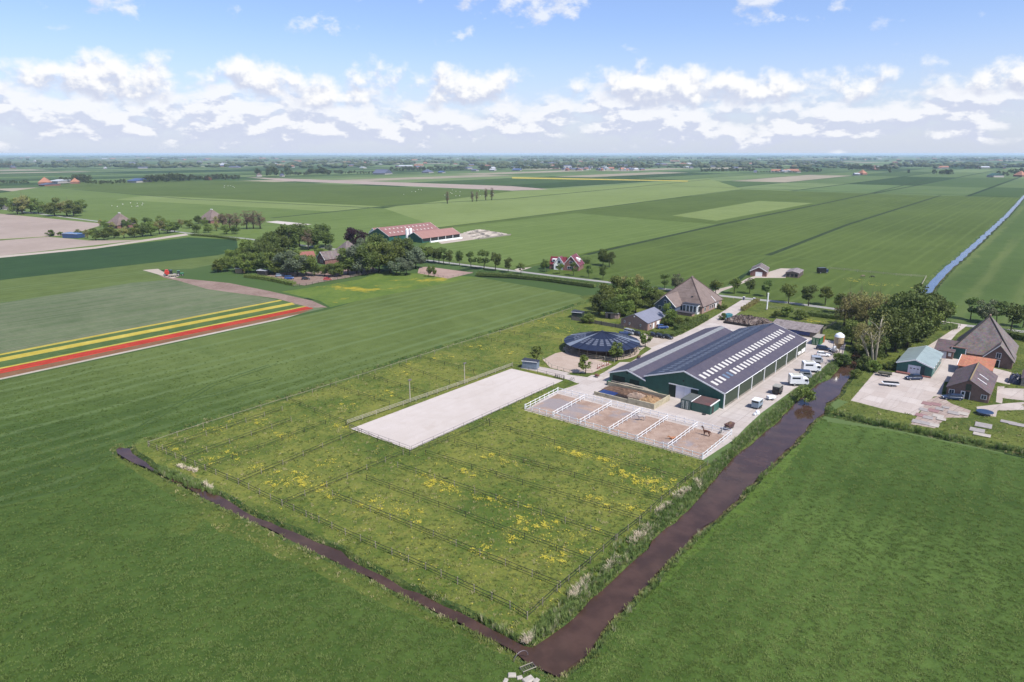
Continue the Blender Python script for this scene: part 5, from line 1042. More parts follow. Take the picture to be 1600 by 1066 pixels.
# right farm small things
t = thing('farm_wagon', 'olive flat farm wagon on the concrete left of the teal barn', 'wagon', G(1382, 587.5), 2.6); MB().box((0, 0, .95), (3.6, 1.9, .5)).build('bed', surf('olive_canvas', A(96, 96, 78), .85, .2), t, bevel=.1); MB().box((0, 0, .62), (3.8, .5, .15)).build('chassis', DARK, t); [wheel(t, x, s * .85, .32, .2) for x in (-1.1, 1.1) for s in (-1, 1)]; MB().tube([(1.8, 0, .6), (3.0, 0, .4)], .06, 5).build('drawbar', F_steel, t)
t = thing('boat_trailer', 'low trailer with black cover and white sides on the concrete', 'trailer', G(1391, 603), 2.85); MB().prism([(-2, .55), (1.7, .55), (2.3, 1.0), (-2, 1.0)], -.85, .85).build('hull', P_white, t, bevel=.1); MB().box((-.1, 0, 1.08), (3.9, 1.5, .14)).build('cover', P_black, t); [wheel(t, x, s * .9, .28, .16) for x in (-.4, .3) for s in (-1, 1)]; MB().tube([(2.0, 0, .6), (3.2, 0, .45)], .05, 5).build('drawbar', F_steel, t)
t = thing('trampoline', 'round blue garden trampoline on the grass below the cottage', 'trampoline', G(1538, 648)); MB().lathe([(1.45, .78), (1.45, .82), (.1, .8)], 28).build('mat', surf('trampoline_mat', (.015, .022, .05), .7, .1), t); MB().lathe([(1.45, .84), (1.85, .86), (1.9, .8), (1.5, .74)], 28).build('pad', surf('trampoline_pad', A(46, 76, 116), .5, .1), t)
for k in range(6): MB().tube([(1.75 * math.cos(k * 1.047), 1.75 * math.sin(k * 1.047), 0), (1.75 * math.cos(k * 1.047), 1.75 * math.sin(k * 1.047), .8)], .04, 5).build('leg', F_steel, t)
for k, (x, y, w, l) in enumerate(C3 and [(x, y, w, l) for (x, y), w, l in ((C3((610, 700))[0], 2.4, 2.6), (C3((590, 740))[0], 2.2, 2.2), (C3((665, 705))[0], 2.4, 2.4), (C3((650, 745))[0], 2.4, 2.6), (C3((570, 775))[0], 2.4, 2.4), (C3((615, 790))[0], 2.2, 2.2), (C3((680, 780))[0], 2.4, 2.2), (C3((545, 815))[0], 2.2, 2.4), (C3((605, 828))[0], 2.4, 2.2), (C3((655, 840))[0], 2.0, 2.2), (C3((730, 725))[0], 1.6, 1.6), (C3((780, 760))[0], 2.6, 2.4), (C3((840, 765))[0], 2.2, 2.2), (C3((930, 870))[0], 3.0, 2.6), (C3((970, 840))[0], 3.4, 3.4), (C3((960, 900))[0], 3.4, 2.0), (C3((1130, 820))[0], 3.2, 2.0), (C3((1190, 835))[0], 3.6, 2.2), (C3((700, 800))[0], 2.0, 1.8), (C3((690, 735))[0], 1.8, 2.0))]):
    if k == 0: pav = thing('yard_paving', 'patchwork of pale and reddish paving slabs below the concrete yard', 'paving', (0, 0, 0))
    p = MB().box((0, 0, .05), (w, l, .1)).build('paving_slab', surf('red_paving', A(176, 136, 134), .85, .15, .7) if k in (0, 2, 3, 4, 1) and k != 1 else (surf('grey_paving', A(186, 178, 174), .85, .15, .7) if k % 3 else surf('pale_paving', A(214, 204, 192), .85, .15, .7)), pav, bevel=.03); p.location = G(x, y, .005 * k); p.rotation_euler.z = -AX + random.uniform(-.03, .03)
# across the road / left fields
t = thing('black_truck', 'black covered farm truck beside the low brown barn', 'truck', G(1284, 427), .2); MB().box((-.4, 0, 1.9), (4.4, 2.4, 2.4)).build('box_body', P_black, t, bevel=.1); MB().box((2.5, 0, 1.35), (1.5, 2.2, 1.7)).build('cab', P_navy, t, bevel=.12); MB().box((3.26, 0, 1.75), (.04, 1.8, .6)).build('windscreen', GL, t); [wheel(t, x, s * 1.0, .48, .3) for x in (-1.6, 2.3) for s in (-1, 1)]
def tractor(label, px, py, rz, m, red=False):
    t = thing('farm_tractor', label, 'tractor', G(px, py), rz); MB().box((1.1, 0, 1.25), (1.9, .8, .8)).build('bonnet', m, t, bevel=.08); MB().box((-.4, 0, 2.1), (1.4, 1.4, 1.2), taper=.85).build('cab', GL, t); MB().box((-.4, 0, 2.76), (1.5, 1.5, .14)).build('roof', m, t); MB().box((.2, 0, .9), (3, .6, .4)).build('chassis', DARK, t)
    for s in (-1, 1): wheel(t, -.6, s * .95, .85, .45); wheel(t, 1.5, s * .85, .5, .32); MB().box((-.6, s * .95, 1.8), (1.3, .5, .08)).build('mudguard', m, t)
    return t
tractor('green tractor working at the end of the earth track', 281, 431, .4, P_green)
t = thing('tulip_header', 'red harvesting machine beside the green tractor', 'farm machine', G(262, 431), .2); MB().box((0, 0, 1.6), (2.4, 2.2, 1.8)).build('hopper', P_red, t, bevel=.1); MB().box((1.8, 0, 2.2), (1.3, 1.6, 1.6)).build('cab', GL, t); MB().box((-.2, 0, 2.9), (1.4, 1.0, .9)).build('intake', P_red, t); [wheel(t, x, s * 1.1, .7, .4) for x in (-1, 1.6) for s in (-1, 1)]; MB().box((3.2, 0, .7), (1.2, 3.2, .5)).build('cutter_bar', F_steel, t)
t = thing('farm_trailer', 'pale flat trailer behind the red harvesting machine', 'trailer', G(270, 432.5), .3); MB().box((0, 0, 1), (4, 2, .5)).build('bed', F_rail, t); [wheel(t, x, s * .95, .4, .25) for x in (-1, 1) for s in (-1, 1)]

# --- horses -------------------------------------------------------------------
def skin_mesh(name, nodes, edges, levels=2):
    """nodes: (x,y,z,rx,ry); grows one continuous body over the joints"""
    me = bpy.data.meshes.new(name); me.from_pydata([n[:3] for n in nodes], edges, []); o = bpy.data.objects.new(name, me); COL.objects.link(o)
    md = o.modifiers.new('s', 'SKIN'); md.use_smooth_shade = True; sb_ = o.modifiers.new('ss', 'SUBSURF'); sb_.levels = sb_.render_levels = levels
    for i, n in enumerate(nodes): me.skin_vertices[0].data[i].radius = (n[3], n[4] if len(n) > 4 else n[3])
    me.skin_vertices[0].data[0].use_root = True
    dg = bpy.context.evaluated_depsgraph_get(); ev = o.evaluated_get(dg); out = bpy.data.meshes.new_from_object(ev); out.name = name
    bpy.data.objects.remove(o); bpy.data.meshes.remove(me); return out
def horse_mesh(pose):
    N = [(-.1, 0, 1.15, .27, .27), (-.62, 0, 1.2, .27, .28), (-.85, 0, 1.15, .2, .2), (.35, 0, 1.12, .27, .29), (.65, 0, 1.2, .2, .24)]; Ed = [(0, 1), (1, 2), (0, 3), (3, 4)]
    nk = {'up': [(.85, 0, 1.5, .14), (1.02, 0, 1.85, .11), (1.12, 0, 2.05, .1), (1.3, 0, 1.93, .085), (1.52, 0, 1.78, .065)], 'graze': [(.95, 0, 1.15, .15), (1.2, 0, .85, .12), (1.36, 0, .55, .1), (1.42, 0, .38, .085), (1.46, 0, .16, .06)], 'level': [(.92, 0, 1.38, .15), (1.18, 0, 1.55, .12), (1.36, 0, 1.62, .1), (1.52, 0, 1.5, .085), (1.7, 0, 1.34, .06)]}[pose if pose != 'lie' else 'level']
    b = len(N); N += nk; Ed += [(4, b)] + [(b + i, b + i + 1) for i in range(4)]
    t0 = len(N); N += [(-1.0, 0, 1.1, .06), (-1.1, 0, .8, .07), (-1.12, 0, .5, .03)]; Ed += [(2, t0), (t0, t0 + 1), (t0 + 1, t0 + 2)]
    for s in (-1, 1):
        k = len(N); N += [(.5, s * .17, .82, .13), (.52, s * .17, .5, .075), (.5, s * .17, .14, .05), (.55, s * .17, .03, .065)]; Ed += [(3, k), (k, k + 1), (k + 1, k + 2), (k + 2, k + 3)]
        k = len(N); N += [(-.62, s * .18, .85, .17), (-.58, s * .18, .68, .11), (-.8, s * .18, .5, .07), (-.74, s * .18, .13, .05), (-.68, s * .18, .03, .065)]; Ed += [(1, k)] + [(k + i, k + i + 1) for i in range(4)]
    if pose == 'lie':
        N = [(x, y * (1 if z > .9 else 2.2), max(.05 if z < .9 else .0, z - .83) if z > .9 else .09 + abs(y) * .1, *r) for x, y, z, *r in N]
    me = skin_mesh('horse_body_' + pose, N, Ed, 1); return me
HM = {}
def horse(label, px, py, rz, col, pose='up', s=1.0, mane=(.02, .015, .012), cat='horse', name='horse', group=None, patches=None):
    if pose not in HM: HM[pose] = horse_mesh(pose)
    h = thing(name, label, cat, G(px, py), rz, group); h.scale = (s, s, s); me = HM[pose].copy(); me.materials.clear()
    me.materials.append(surf('coat_' + label[:18], col, .6, .3, 2.0, stain=patches)); link('body', me, h)
    hx, hz_ = {'up': (1.12, 2.05), 'graze': (1.38, .5), 'level': (1.36, 1.62), 'lie': (1.36, .79)}[pose]; mm = surf('mane_' + label[:18], mane, .8, .2)
    for q in (-1, 1): MB().tube([(hx - .02, q * .06, hz_ + .05), (hx - .04, q * .08, hz_ + .24)], [.04, .012], 5).build('ear', mm, h)
    nb = {'up': (.8, 1.62), 'graze': (.9, 1.35), 'level': (.85, 1.55), 'lie': (.85, .72)}[pose]; MB().tube([(hx - .08, 0, hz_ + .1), ((hx + nb[0]) / 2 - .1, 0, (hz_ + nb[1]) / 2 + .1), (nb[0] - .2, 0, nb[1] - .02)], [.04, .07, .03], 5).build('mane', mm, h)
    return h
horse('brown horse standing with raised head in the pen nearest the canal', 1103.5, 681, math.pi * .78, A(120, 72, 44), 'up', 1.0)
horse('grey-white horse with dark head turned left in the fourth sand pen', 1001.5, 657, math.pi * .96, A(214, 206, 204), 'level', 1.0, patches=(A(96, 92, 96), 1.2, .6))
horse('chestnut horse lying in the fifth sand pen', 1052, 686, math.pi * 1.05, A(206, 132, 84), 'lie', .95, (.3, .16, .07))
horse('pale horse grazing in the field across the road', 1348, 434, math.pi, A(150, 130, 110), 'graze', 1.0); horse('black horse grazing beside the pale one across the road', 1363, 435, math.pi * .9, A(40, 36, 34), 'graze', 1.0)
horse('black and white dog behind the pen fence near the canal', 1126, 677.5, YAW, A(70, 72, 74), 'level', .6, cat='dog', name='dog', patches=(A(230, 228, 226), 2.4, .95))
SHEEP = None; rs = random.Random(5)
for (cx, cy, sx, sy, n, fl) in ((735, 302, 40, 5, 16, 'flock around the slim poplars'), (650, 302, 20, 5, 5, 'little flock left of the slim poplars'), (200, 321, 26, 3, 10, 'flock behind the left hedge row'), (363, 292.5, 18, 2, 6, 'flock behind the bare reddish trees')):
    for k in range(n):
        p = G(cx + rs.uniform(-sx, sx), cy + rs.uniform(-sy, sy))
        if SHEEP is None:
            SHEEP = thing('sheep', 'small white sheep in the ' + fl, 'sheep', p, 0, fl)
            b = MB().lathe([(.05, -.55), (.3, -.48), (.38, -.1), (.36, .3), (.2, .52), (.05, .55)], 10).build('fleece', surf('fleece', (.62, .6, .56), .95, .1), SHEEP, smooth=True); b.rotation_euler = (0, math.pi / 2, 0); b.location = (0, 0, .72); b.scale = (1.15, 1.15, 1.15)
            MB().box((.85, 0, .95), (.34, .22, .26)).build('head', surf('sheep_face', (.2, .18, .16), .8, .2), SHEEP)
            for x in (-.4, .4):
                for y in (-.2, .2): MB().tube([(x, y, 0), (x, y, .5)], .05, 4).build('leg', MATS['sheep_face'], SHEEP)
        else: c = copy_tree(SHEEP); c.location = p; tag(c, 'small white sheep in the ' + fl, 'sheep', fl); c.rotation_euler.z = rs.uniform(0, 6.28)
SHEEP.rotation_euler.z = 1
# --- wheelbarrows, bicycles, jumps
def barrow(label, px, py, rz, m):
    b = thing('wheelbarrow', label, 'wheelbarrow', G(px, py), rz); MB().prism([(-.7, .85), (-.45, .4), (.45, .4), (.75, .95)], -.4, .4).build('tray', m, b, bevel=.04); wheel(b, .75, 0, .22, .12)
    for s in (-1, 1): MB().tube([(.7, s * .1, .25), (-.4, s * .33, .42), (-1.2, s * .36, .75)], .03, 5).build('handle', F_rail, b); MB().tube([(-.4, s * .33, .42), (-.45, s * .36, 0)], .03, 5).build('leg', F_steel, b)
    heap('load', MANURE, (0, 0, .75), (1.1, .7), 6, .35, 3, b); return b
barrow('red-brown wheelbarrow standing beside the bunker end', 933, 590, 2.4, surf('barrow_red', A(150, 92, 78), .6, .2)); barrow('dark wheelbarrow on the path beside the stable wing', 998, 560.5, 1.0, surf('barrow_dark', A(96, 66, 60), .6, .2)); barrow('big brown muck barrow by the last sand pen', 1139, 671, .6, surf('barrow_brown', A(112, 78, 72), .6, .2)).scale = (1.7, 1.7, 1.7)
def bicycle(label, px, py, rz, group=None):
    b = thing('bicycle', label, 'bicycle', G(px, py), rz, group)
    for x in (-.52, .52): MB().tube([(x + .34 * math.cos(t * math.pi / 6), 0, .34 + .34 * math.sin(t * math.pi / 6)) for t in range(13)], .035, 5, False).build('wheel', TYRE, b)
    MB().tube([(-.52, 0, .34), (-.15, 0, .85), (.4, 0, .85), (0, 0, .32), (-.52, 0, .34)], .03, 5).build('frame', P_black, b); MB().tube([(.52, 0, .34), (.4, 0, 1.02)], .03, 5).build('fork', P_black, b); MB().tube([(.4, -.28, 1.04), (.4, .28, 1.04)], .025, 5).build('handlebar', F_steel, b); MB().box((-.17, 0, .95), (.26, .16, .07)).build('saddle', P_black, b)
for k in range(5): bicycle(['first', 'second', 'third', 'fourth', 'fifth'][k] + ' bicycle from the left parked at the arena end', 868 + k * 3.2, 590 + k * .75, 1.2 + .1 * k, 'bicycles parked at the arena end')
bicycle('black bicycle leaning apart on the path corner', 893.5, 595, .2)
for k, (x, y) in enumerate(((935.5, 576), (942, 573), (949, 571))):
    j = thing('jump_stand', ['left', 'middle', 'right'][k] + ' reddish jump stand at the rim of the lunge ring', 'jump stand', G(x, y), .8)
    for q in (-.5, .5): MB().box((q, 0, .7), (.12, .12, 1.4)).build('upright', surf('red_jump_paint', A(186, 92, 76), .6, .2), j); MB().box((q, 0, .08), (.12, .8, .12)).build('foot', MATS['red_jump_paint'], j)
    for z in (.4, .9): MB().tube([(-.5, 0, z), (.5, 0, z)], .05, 6).build('pole', W_white if z > .5 else MATS['red_jump_paint'], j)
tyre = MB().lathe([(.25, 0), (.5, .02), (.55, .12), (.5, .22), (.25, .24)], 14).build('tyre', TYRE, None); tyre.location = G(1100, 648); tag(tyre, 'black tyre lying on the concrete in front of the feed shed', 'tyre')
# ================================================================== TREES
def leaf_mat(name, c1, c2, c3=None, trans=.25):
    if name in MATS: return MATS[name]
    m, t = new_mat(name); v = objc(t); oi = t.new('ShaderNodeObjectInfo')
    n = t.noise(v, .9, 3, .6); n2 = t.noise(v, 6, 2, .6)
    c = t.mix(t.smooth(t.math('ADD', t.math('MULTIPLY', n, .6), t.math('MULTIPLY', n2, .4)), .36, .64), c1, c2)
    if c3: c = t.mix(t.math('MULTIPLY', t.smooth(n2, .55, .62), .8), c, c3)
    hs = t.new('ShaderNodeHueSaturation'); t.l.new(c, hs.inputs['Color'])
    t.l.new(t.math('ADD', .8, t.math('MULTIPLY', oi.outputs['Random'], .4)), hs.inputs['Value']); t.l.new(t.math('ADD', .485, t.math('MULTIPLY', oi.outputs['Random'], .03)), hs.inputs['Hue'])
    t.l.new(hs.outputs[0], t.b.inputs['Base Color']); t.b.inputs['Roughness'].default_value = .65; t.b.inputs['Specular IOR Level'].default_value = .25
    tr = t.new('ShaderNodeBsdfTranslucent'); t.l.new(hs.outputs[0], tr.inputs[0]); mx = t.new('ShaderNodeMixShader'); mx.inputs[0].default_value = trans
    t.l.new(t.b.outputs[0], mx.inputs[1]); t.l.new(tr.outputs[0], mx.inputs[2]); t.l.new(mx.outputs[0], t.out.inputs[0]); MATS[name] = m; return m
L_mid = leaf_mat('foliage_mid', (.09, .125, .024), (.17, .215, .048)); L_dark = leaf_mat('foliage_dark', (.062, .09, .02), (.122, .16, .038)); L_olive = leaf_mat('foliage_olive', (.19, .185, .055), (.3, .28, .1)); L_copper = leaf_mat('foliage_copper', (.022, .008, .014), (.05, .016, .026)); L_silver = leaf_mat('foliage_silver', (.085, .115, .06), (.17, .2, .12)); L_bloom = leaf_mat('foliage_chestnut', (.06, .09, .03), (.12, .15, .05), (.6, .56, .42)); L_rust = leaf_mat('foliage_rusty', (.13, .095, .06), (.22, .16, .1)); L_bright = leaf_mat('foliage_bright', (.075, .12, .026), (.14, .19, .05)); L_far = leaf_mat('foliage_far', (.05, .066, .024), (.09, .11, .04))
BARK = surf('bark', A(112, 100, 84), .9, .3, 3.0, bmp=.4); PBARK = surf('pale_bark', A(204, 194, 170), .85, .25, 2.0, bmp=.3)
def leaves(pts, nrm, size, rnd, flat_=.45):
    """one folded-quad leaf spray per point; returns verts, faces"""
    n = len(pts); a = rnd.normal(size=(n, 3)); d = nrm * flat_ + a * (1 - flat_); d /= np.linalg.norm(d, axis=1)[:, None] + 1e-9
    u = np.cross(d, rnd.normal(size=(n, 3))); u /= np.linalg.norm(u, axis=1)[:, None] + 1e-9; w = np.cross(d, u); s = size * rnd.uniform(.6, 1.35, n)[:, None]
    v = np.stack([pts - u * s * .6 - w * s * .15, pts - w * s * .5 + d * s * .12, pts + u * s * .6 + w * s * .1, pts + w * s * .55 - d * s * .08], 1).reshape(-1, 3)
    f = np.arange(4 * n).reshape(-1, 4); return v, f
def np_mesh(name, v, f, m):
    me = bpy.data.meshes.new(name); k = f.shape[1]; me.vertices.add(len(v)); me.vertices.foreach_set('co', np.asarray(v, np.float32).ravel()); me.loops.add(f.size); me.loops.foreach_set('vertex_index', f.ravel().astype(np.int32)); me.polygons.add(len(f)); me.polygons.foreach_set('loop_start', np.arange(0, f.size, k, dtype=np.int32)); me.polygons.foreach_set('loop_total', np.full(len(f), k, np.int32)); me.materials.append(m); me.update(calc_edges=True); return me
def make_tree(seed, H, crown, mat_, n_blob, n_leaf, leaf, bark=BARK, trunk_r=.022, blob=(.1, .17), gap=.0, limbs=6, z0=None, sub=0):
    """crown=(centre z, radius xy, radius z) as fractions of H; returns (trunk mesh, crown mesh)"""
    rd = np.random.default_rng(seed); cz, rx, rz = [c * H for c in crown]; B = []
    while len(B) < n_blob:
        p = rd.normal(size=3); p /= np.linalg.norm(p); p *= rd.uniform(.35, 1.0) ** .6; q = np.array([p[0] * rx, p[1] * rx, cz + p[2] * rz])
        if q[2] > .08 * H: B.append((q, H * rd.uniform(*blob)))
    per = rd.multinomial(n_leaf, np.array([b[1] ** 2 for b in B]) / sum(b[1] ** 2 for b in B)); P = []; Nn = []
    for (c, r), k in zip(B, per):
        d = rd.normal(size=(k, 3)); d /= np.linalg.norm(d, axis=1)[:, None]; rr = r * rd.uniform(.55, 1.08, k)[:, None]; d2 = d.copy(); d2[:, 2] *= .8
        P.append(c + d2 * rr); Nn.append(d)
    P = np.concatenate(P); Nn = np.concatenate(Nn); keep = P[:, 2] > .03 * H; v, f = leaves(P[keep], Nn[keep], leaf, rd)
    cm = np_mesh('crown', v, f, mat_)
    tb_ = MB(); lean = rd.normal(size=2) * .02 * H; top = (lean[0], lean[1], cz * .95)
    tb_.tube([(0, 0, -.1), (lean[0] * .3, lean[1] * .3, cz * .35), (lean[0] * .7, lean[1] * .7, cz * .7), top], [H * trunk_r * 1.25, H * trunk_r, H * trunk_r * .75, H * trunk_r * .4], 8)
    for k in range(limbs):
        c, r = B[int(rd.integers(len(B)))]; zs = cz * rd.uniform(.35, .8); st = np.array([lean[0] * zs / cz, lean[1] * zs / cz, zs]); mid = st * .45 + c * .55 + np.array([0, 0, .03 * H]); tb_.tube([st, mid, c], [H * trunk_r * .5, H * trunk_r * .34, H * trunk_r * .12], 5)
        for q in range(sub):
            e = c + rd.normal(size=3) * r * 1.1; tb_.tube([mid, (mid + e) / 2 + rd.normal(size=3) * .02 * H, e], [H * trunk_r * .2, H * trunk_r * .14, H * trunk_r * .06], 4)
    tm = tb_.mesh('trunk'); tm.materials.append(bark); tm.polygons.foreach_set('use_smooth', [True] * len(tm.polygons)); return tm, cm
TT = {}
TT['row'] = [make_tree(11 + k, 10, (.62, .24, .3), [L_mid, L_bright, L_mid, L_dark, L_mid][k], 15 + 2 * k, 2000, .36, limbs=7, trunk_r=.016, blob=(.07, .15)) for k in range(5)]
TT['dense'] = [make_tree(31 + k, 12, (.54, .36, .4), L_dark, 26, 4600, .42, limbs=6, blob=(.1, .18)) for k in range(4)]
TT['mid'] = [make_tree(41 + k, 12, (.54, .35, .4), L_mid, 26, 4400, .42, limbs=6, blob=(.1, .17)) for k in range(3)]
TT['olive'] = [make_tree(51 + k, 12, (.57, .28, .38), L_olive, 26, 2300, .3, limbs=14, sub=4, blob=(.07, .13)) for k in range(2)]
TT['copper'] = [make_tree(61, 13, (.53, .4, .4), L_copper, 28, 5200, .45, limbs=4, blob=(.12, .18))]
TT['silver'] = [make_tree(66, 12, (.52, .36, .42), L_silver, 24, 4400, .42, limbs=5)]
TT['chestnut'] = [make_tree(71, 10, (.58, .33, .36), L_bloom, 24, 3800, .36, limbs=4)]
TT['rusty'] = [make_tree(81 + k, 12, (.56, .2, .42), L_rust, 24, 1300, .28, limbs=18, sub=4, blob=(.06, .11)) for k in range(2)]
TT['column'] = [make_tree(86 + k, 12, (.53, .08, .46), L_rust, 18, 900, .25, limbs=12, sub=3, blob=(.04, .08)) for k in range(2)]
TT['small'] = [make_tree(91 + k, 5, (.6, .3, .36), L_mid, 16, 1500, .26, limbs=6, trunk_r=.02) for k in range(2)]
TT['bush'] = [make_tree(95 + k, 4, (.46, .5, .46), [L_mid, L_bright, L_dark][k], 18, 2000, .26, limbs=3, blob=(.14, .24)) for k in range(3)]
TT['far'] = [make_tree(105 + k, 10, (.54, .34, .42), L_far, 12, 420, .9, limbs=2, blob=(.14, .24)) for k in range(4)]
ORD = ['first', 'second', 'third', 'fourth', 'fifth', 'sixth', 'seventh', 'eighth', 'ninth', 'tenth', 'eleventh', 'twelfth', 'thirteenth', 'fourteenth', 'fifteenth', 'sixteenth', 'seventeenth', 'eighteenth', 'nineteenth', 'twentieth']
SEEN = {}
def uniq(label):
    SEEN[label] = SEEN.get(label, 0) + 1; return label if SEEN[label] == 1 else f'{ORD[SEEN[label] - 1]} ' + label
def tree(kind, px, py, h, label, name='tree', wid=1.0, group=None, cat='tree', k=None, z=0.0):
    tm, cm = TT[kind][(k if k is not None else random.randrange(99)) % len(TT[kind])]; base = {'row': 10, 'dense': 12, 'mid': 12, 'olive': 12, 'copper': 13, 'silver': 12, 'chestnut': 10, 'rusty': 12, 'column': 12, 'small': 5, 'bush': 4, 'far': 10}[kind]
    t = thing(name, label, cat, G(px, py, z), random.uniform(0, 6.28), group); s = h / base; t.scale = (s * wid, s * wid, s)
    if kind != 'far': link('trunk', tm, t)
    link('crown', cm, t); return t
# roadside row between farmstead and red house
for k, (x, h) in enumerate(((663, 9), (669, 9.5), (678, 10), (686, 10), (693, 9.5), (702, 9), (718, 9.5), (736, 9.5), (756, 11), (774, 10.5), (794, 8.5), (814, 6.5))): tree('row', x, 408.5 + (x - 660) * .128, h, ORD[k] + ' tree from the left in the roadside row before the cow barn', 'roadside_tree', random.uniform(.95, 1.35), 'roadside row before the cow barn')
for k, (x, y, h) in enumerate(((854, 425, 7), (874.7, 428, 6.6), (896, 431, 7.4), (920, 434, 7), (942, 437, 8))): tree('row', x, y, h, ORD[k] + ' tree from the left along the road at the red house', 'roadside_tree', 1.0, 'trees at the red house')
for k, (x, y, h) in enumerate(((1038, 452, 7.5), (1118, 461, 8), (1147, 459, 8), (1171, 459, 7.5), (1197.5, 463.5, 7.8), (1232, 474, 9.5), (1263, 478, 9.5), (1289, 477, 8.8), (1313, 490, 9))): tree('row', x, y, h, ORD[k] + ' tree from the left in the road row behind the riding farm', 'roadside_tree', 1.25, 'road row behind the riding farm')
for k, (x, y, h) in enumerate(((1476, 505, 9.5), (1516, 500, 9.2), (1557, 505, 9), (1579, 517, 10.5), (1598, 512, 9), (1462, 489, 8))): tree('row', x, y, h, ORD[k] + ' tree in the road row behind the pyramid barn', 'roadside_tree', 1.2, 'road row behind the pyramid barn')
tree('chestnut', 1058, 456, 9, 'blossoming chestnut beside the thatched farmhouse', 'chestnut_tree'); tree('chestnut', 1538, 505, 10, 'blossoming chestnut behind the pyramid barn roof', 'chestnut_tree', .9)
for k, (x, y, h) in enumerate(((838.5, 566, 5.4), (915, 584, 5.6), (964.5, 564, 6.2), (1008, 542, 5.4))): tree('small', x, y, h, ['small tree behind the blue-grey cabin', 'small tree on the grass island by the lunge ring', 'small tree in front of the horse walker', 'small tree beside the parking place'][k], 'small_tree', 1.1)
for k, (x, y, h, kd) in enumerate(((936, 492, 9, 'dense'), (948, 486, 12, 'mid'), (962, 480, 13.5, 'mid'), (980, 477, 14, 'olive'), (978, 482, 13, 'mid'), (996, 476, 13.5, 'olive'), (1004, 479, 11.5, 'dense'), (956, 497, 9, 'dense'), (975, 494, 9.5, 'mid'), (993, 489, 9, 'mid'), (1018, 482, 7.5, 'dense'), (1026, 472, 7, 'mid'))): tree(kd, x, y, h, ORD[k] + ' tree, counted from the paddock, in the grove beside the farmhouse', 'grove_tree', 1.05, 'grove beside the farmhouse')
tree('mid', 1044, 508, 9, 'garden tree between outbuilding and farmhouse', 'garden_tree', .75)
for k, (x, y, h) in enumerate(((1052, 509, 4.5), (1062, 511, 4), (1037, 509, 3.5), (1075, 508, 3.2), (985, 502, 4), (912, 505, 3), (921, 505, 4.2), (1128, 500, 3), (1131, 484, 2.5), (1124, 483, 2.2))): tree('bush', x, y, h, ORD[k] + ' shrub in the farmhouse garden, counted from the hedge', 'garden_shrub', 1.0, 'farmhouse garden shrubs', 'shrub')
def hedge(label, px, w, h, m, dens=26, name='hedge'):
    pts = [G(x, y) for x, y in px]; o = pts[0]; P = []; Nn = []; rd = np.random.default_rng(len(label) + int(px[0][0]))
    for a, b in zip(pts[:-1], pts[1:]):
        d = b - a; L_ = d.length; n = int(L_ * (w + 2 * h) * dens); u = rd.uniform(0, L_, n); s = rd.uniform(-h - w / 2, h + w / 2, n); dd = d.normalized(); nn = Vector((-dd.y, dd.x, 0))
        top = np.abs(s) < w / 2; y = np.where(top, s, np.sign(s) * w / 2); z = np.where(top, h, h - (np.abs(s) - w / 2)); wob = 1 + .12 * np.sin(u * 1.7) + rd.normal(0, .06, n)
        for i in range(n):
            q = a - o + dd * u[i] + nn * (y[i] * wob[i]); P.append((q.x, q.y, max(.05, z[i] * wob[i]))); Nn.append((0, 0, 1) if top[i] else tuple(nn * np.sign(s[i])))
    v, f = leaves(np.array(P), np.array(Nn, float), .26, rd); t = thing(name, label, 'hedge', o); link('foliage', np_mesh('foliage', v, f, m), t)
    c = MB()
    for a, b in zip(pts[:-1], pts[1:]): d = b - a; q = (a + b) / 2 - o; c.box((q.x, q.y, h * .42), (d.length, w * .7, h * .8), math.atan2(d.y, d.x))
    c.build('inner_foliage', m, t); return t
hedge('clipped hedge between farmhouse terrace and driveway', [(1056, 517), (1075, 513), (1103, 499)], 2.6, 2.0, L_bright)
hedge('low round hedge beside the three black cars', [(1050, 526), (1066, 520)], 1.8, 1.2, L_bright, 30); hedge('low hedge strip between parking rows', [(1014, 522), (1036, 520.5)], 1.2, .9, L_mid, 30)
hedge('golden hedge along the driveway into the farm', [(1160, 486), (1184, 471)], 1.6, 1.3, L_olive, 26); hedge('roadside hedge below the red house road', [(745, 430), (800, 432.5), (860, 439), (930, 448.5)], 4, 1.6, L_dark, 8)
hedge('dark hedge between road and neighbouring farm', [(1462, 515), (1478, 515), (1490, 512)], 4, 2.0, L_dark, 10); hedge('dark hedge right of the pyramid barn along the road', [(1570, 524), (1600, 532), (1640, 540)], 4, 2.2, L_dark, 10); hedge('hedge with the shaded verge below the right road', [(1262, 493), (1310, 499), (1350, 503)], 3, 1.8, L_dark, 10)
hedge('clipped hedge at the farmstead entrance', C6((320, 612), (540, 640), (770, 690)), 3.5, 1.8, L_mid, 8); hedge('dark hedge beside the red house', [(905, 411), (922, 412)], 3, 3, L_dark, 8); hedge('bushy hedge beneath the left road trees', [(300, 368), (340, 371), (372, 376)], 4, 1.6, L_dark, 6)
for k, (x, y, h) in enumerate(((942, 415, 10), (952, 417, 9), (850, 421, 6))): tree('dense', x, y, h, ORD[k] + ' garden tree beside the red house, counted from its right wall', 'garden_tree', .9)
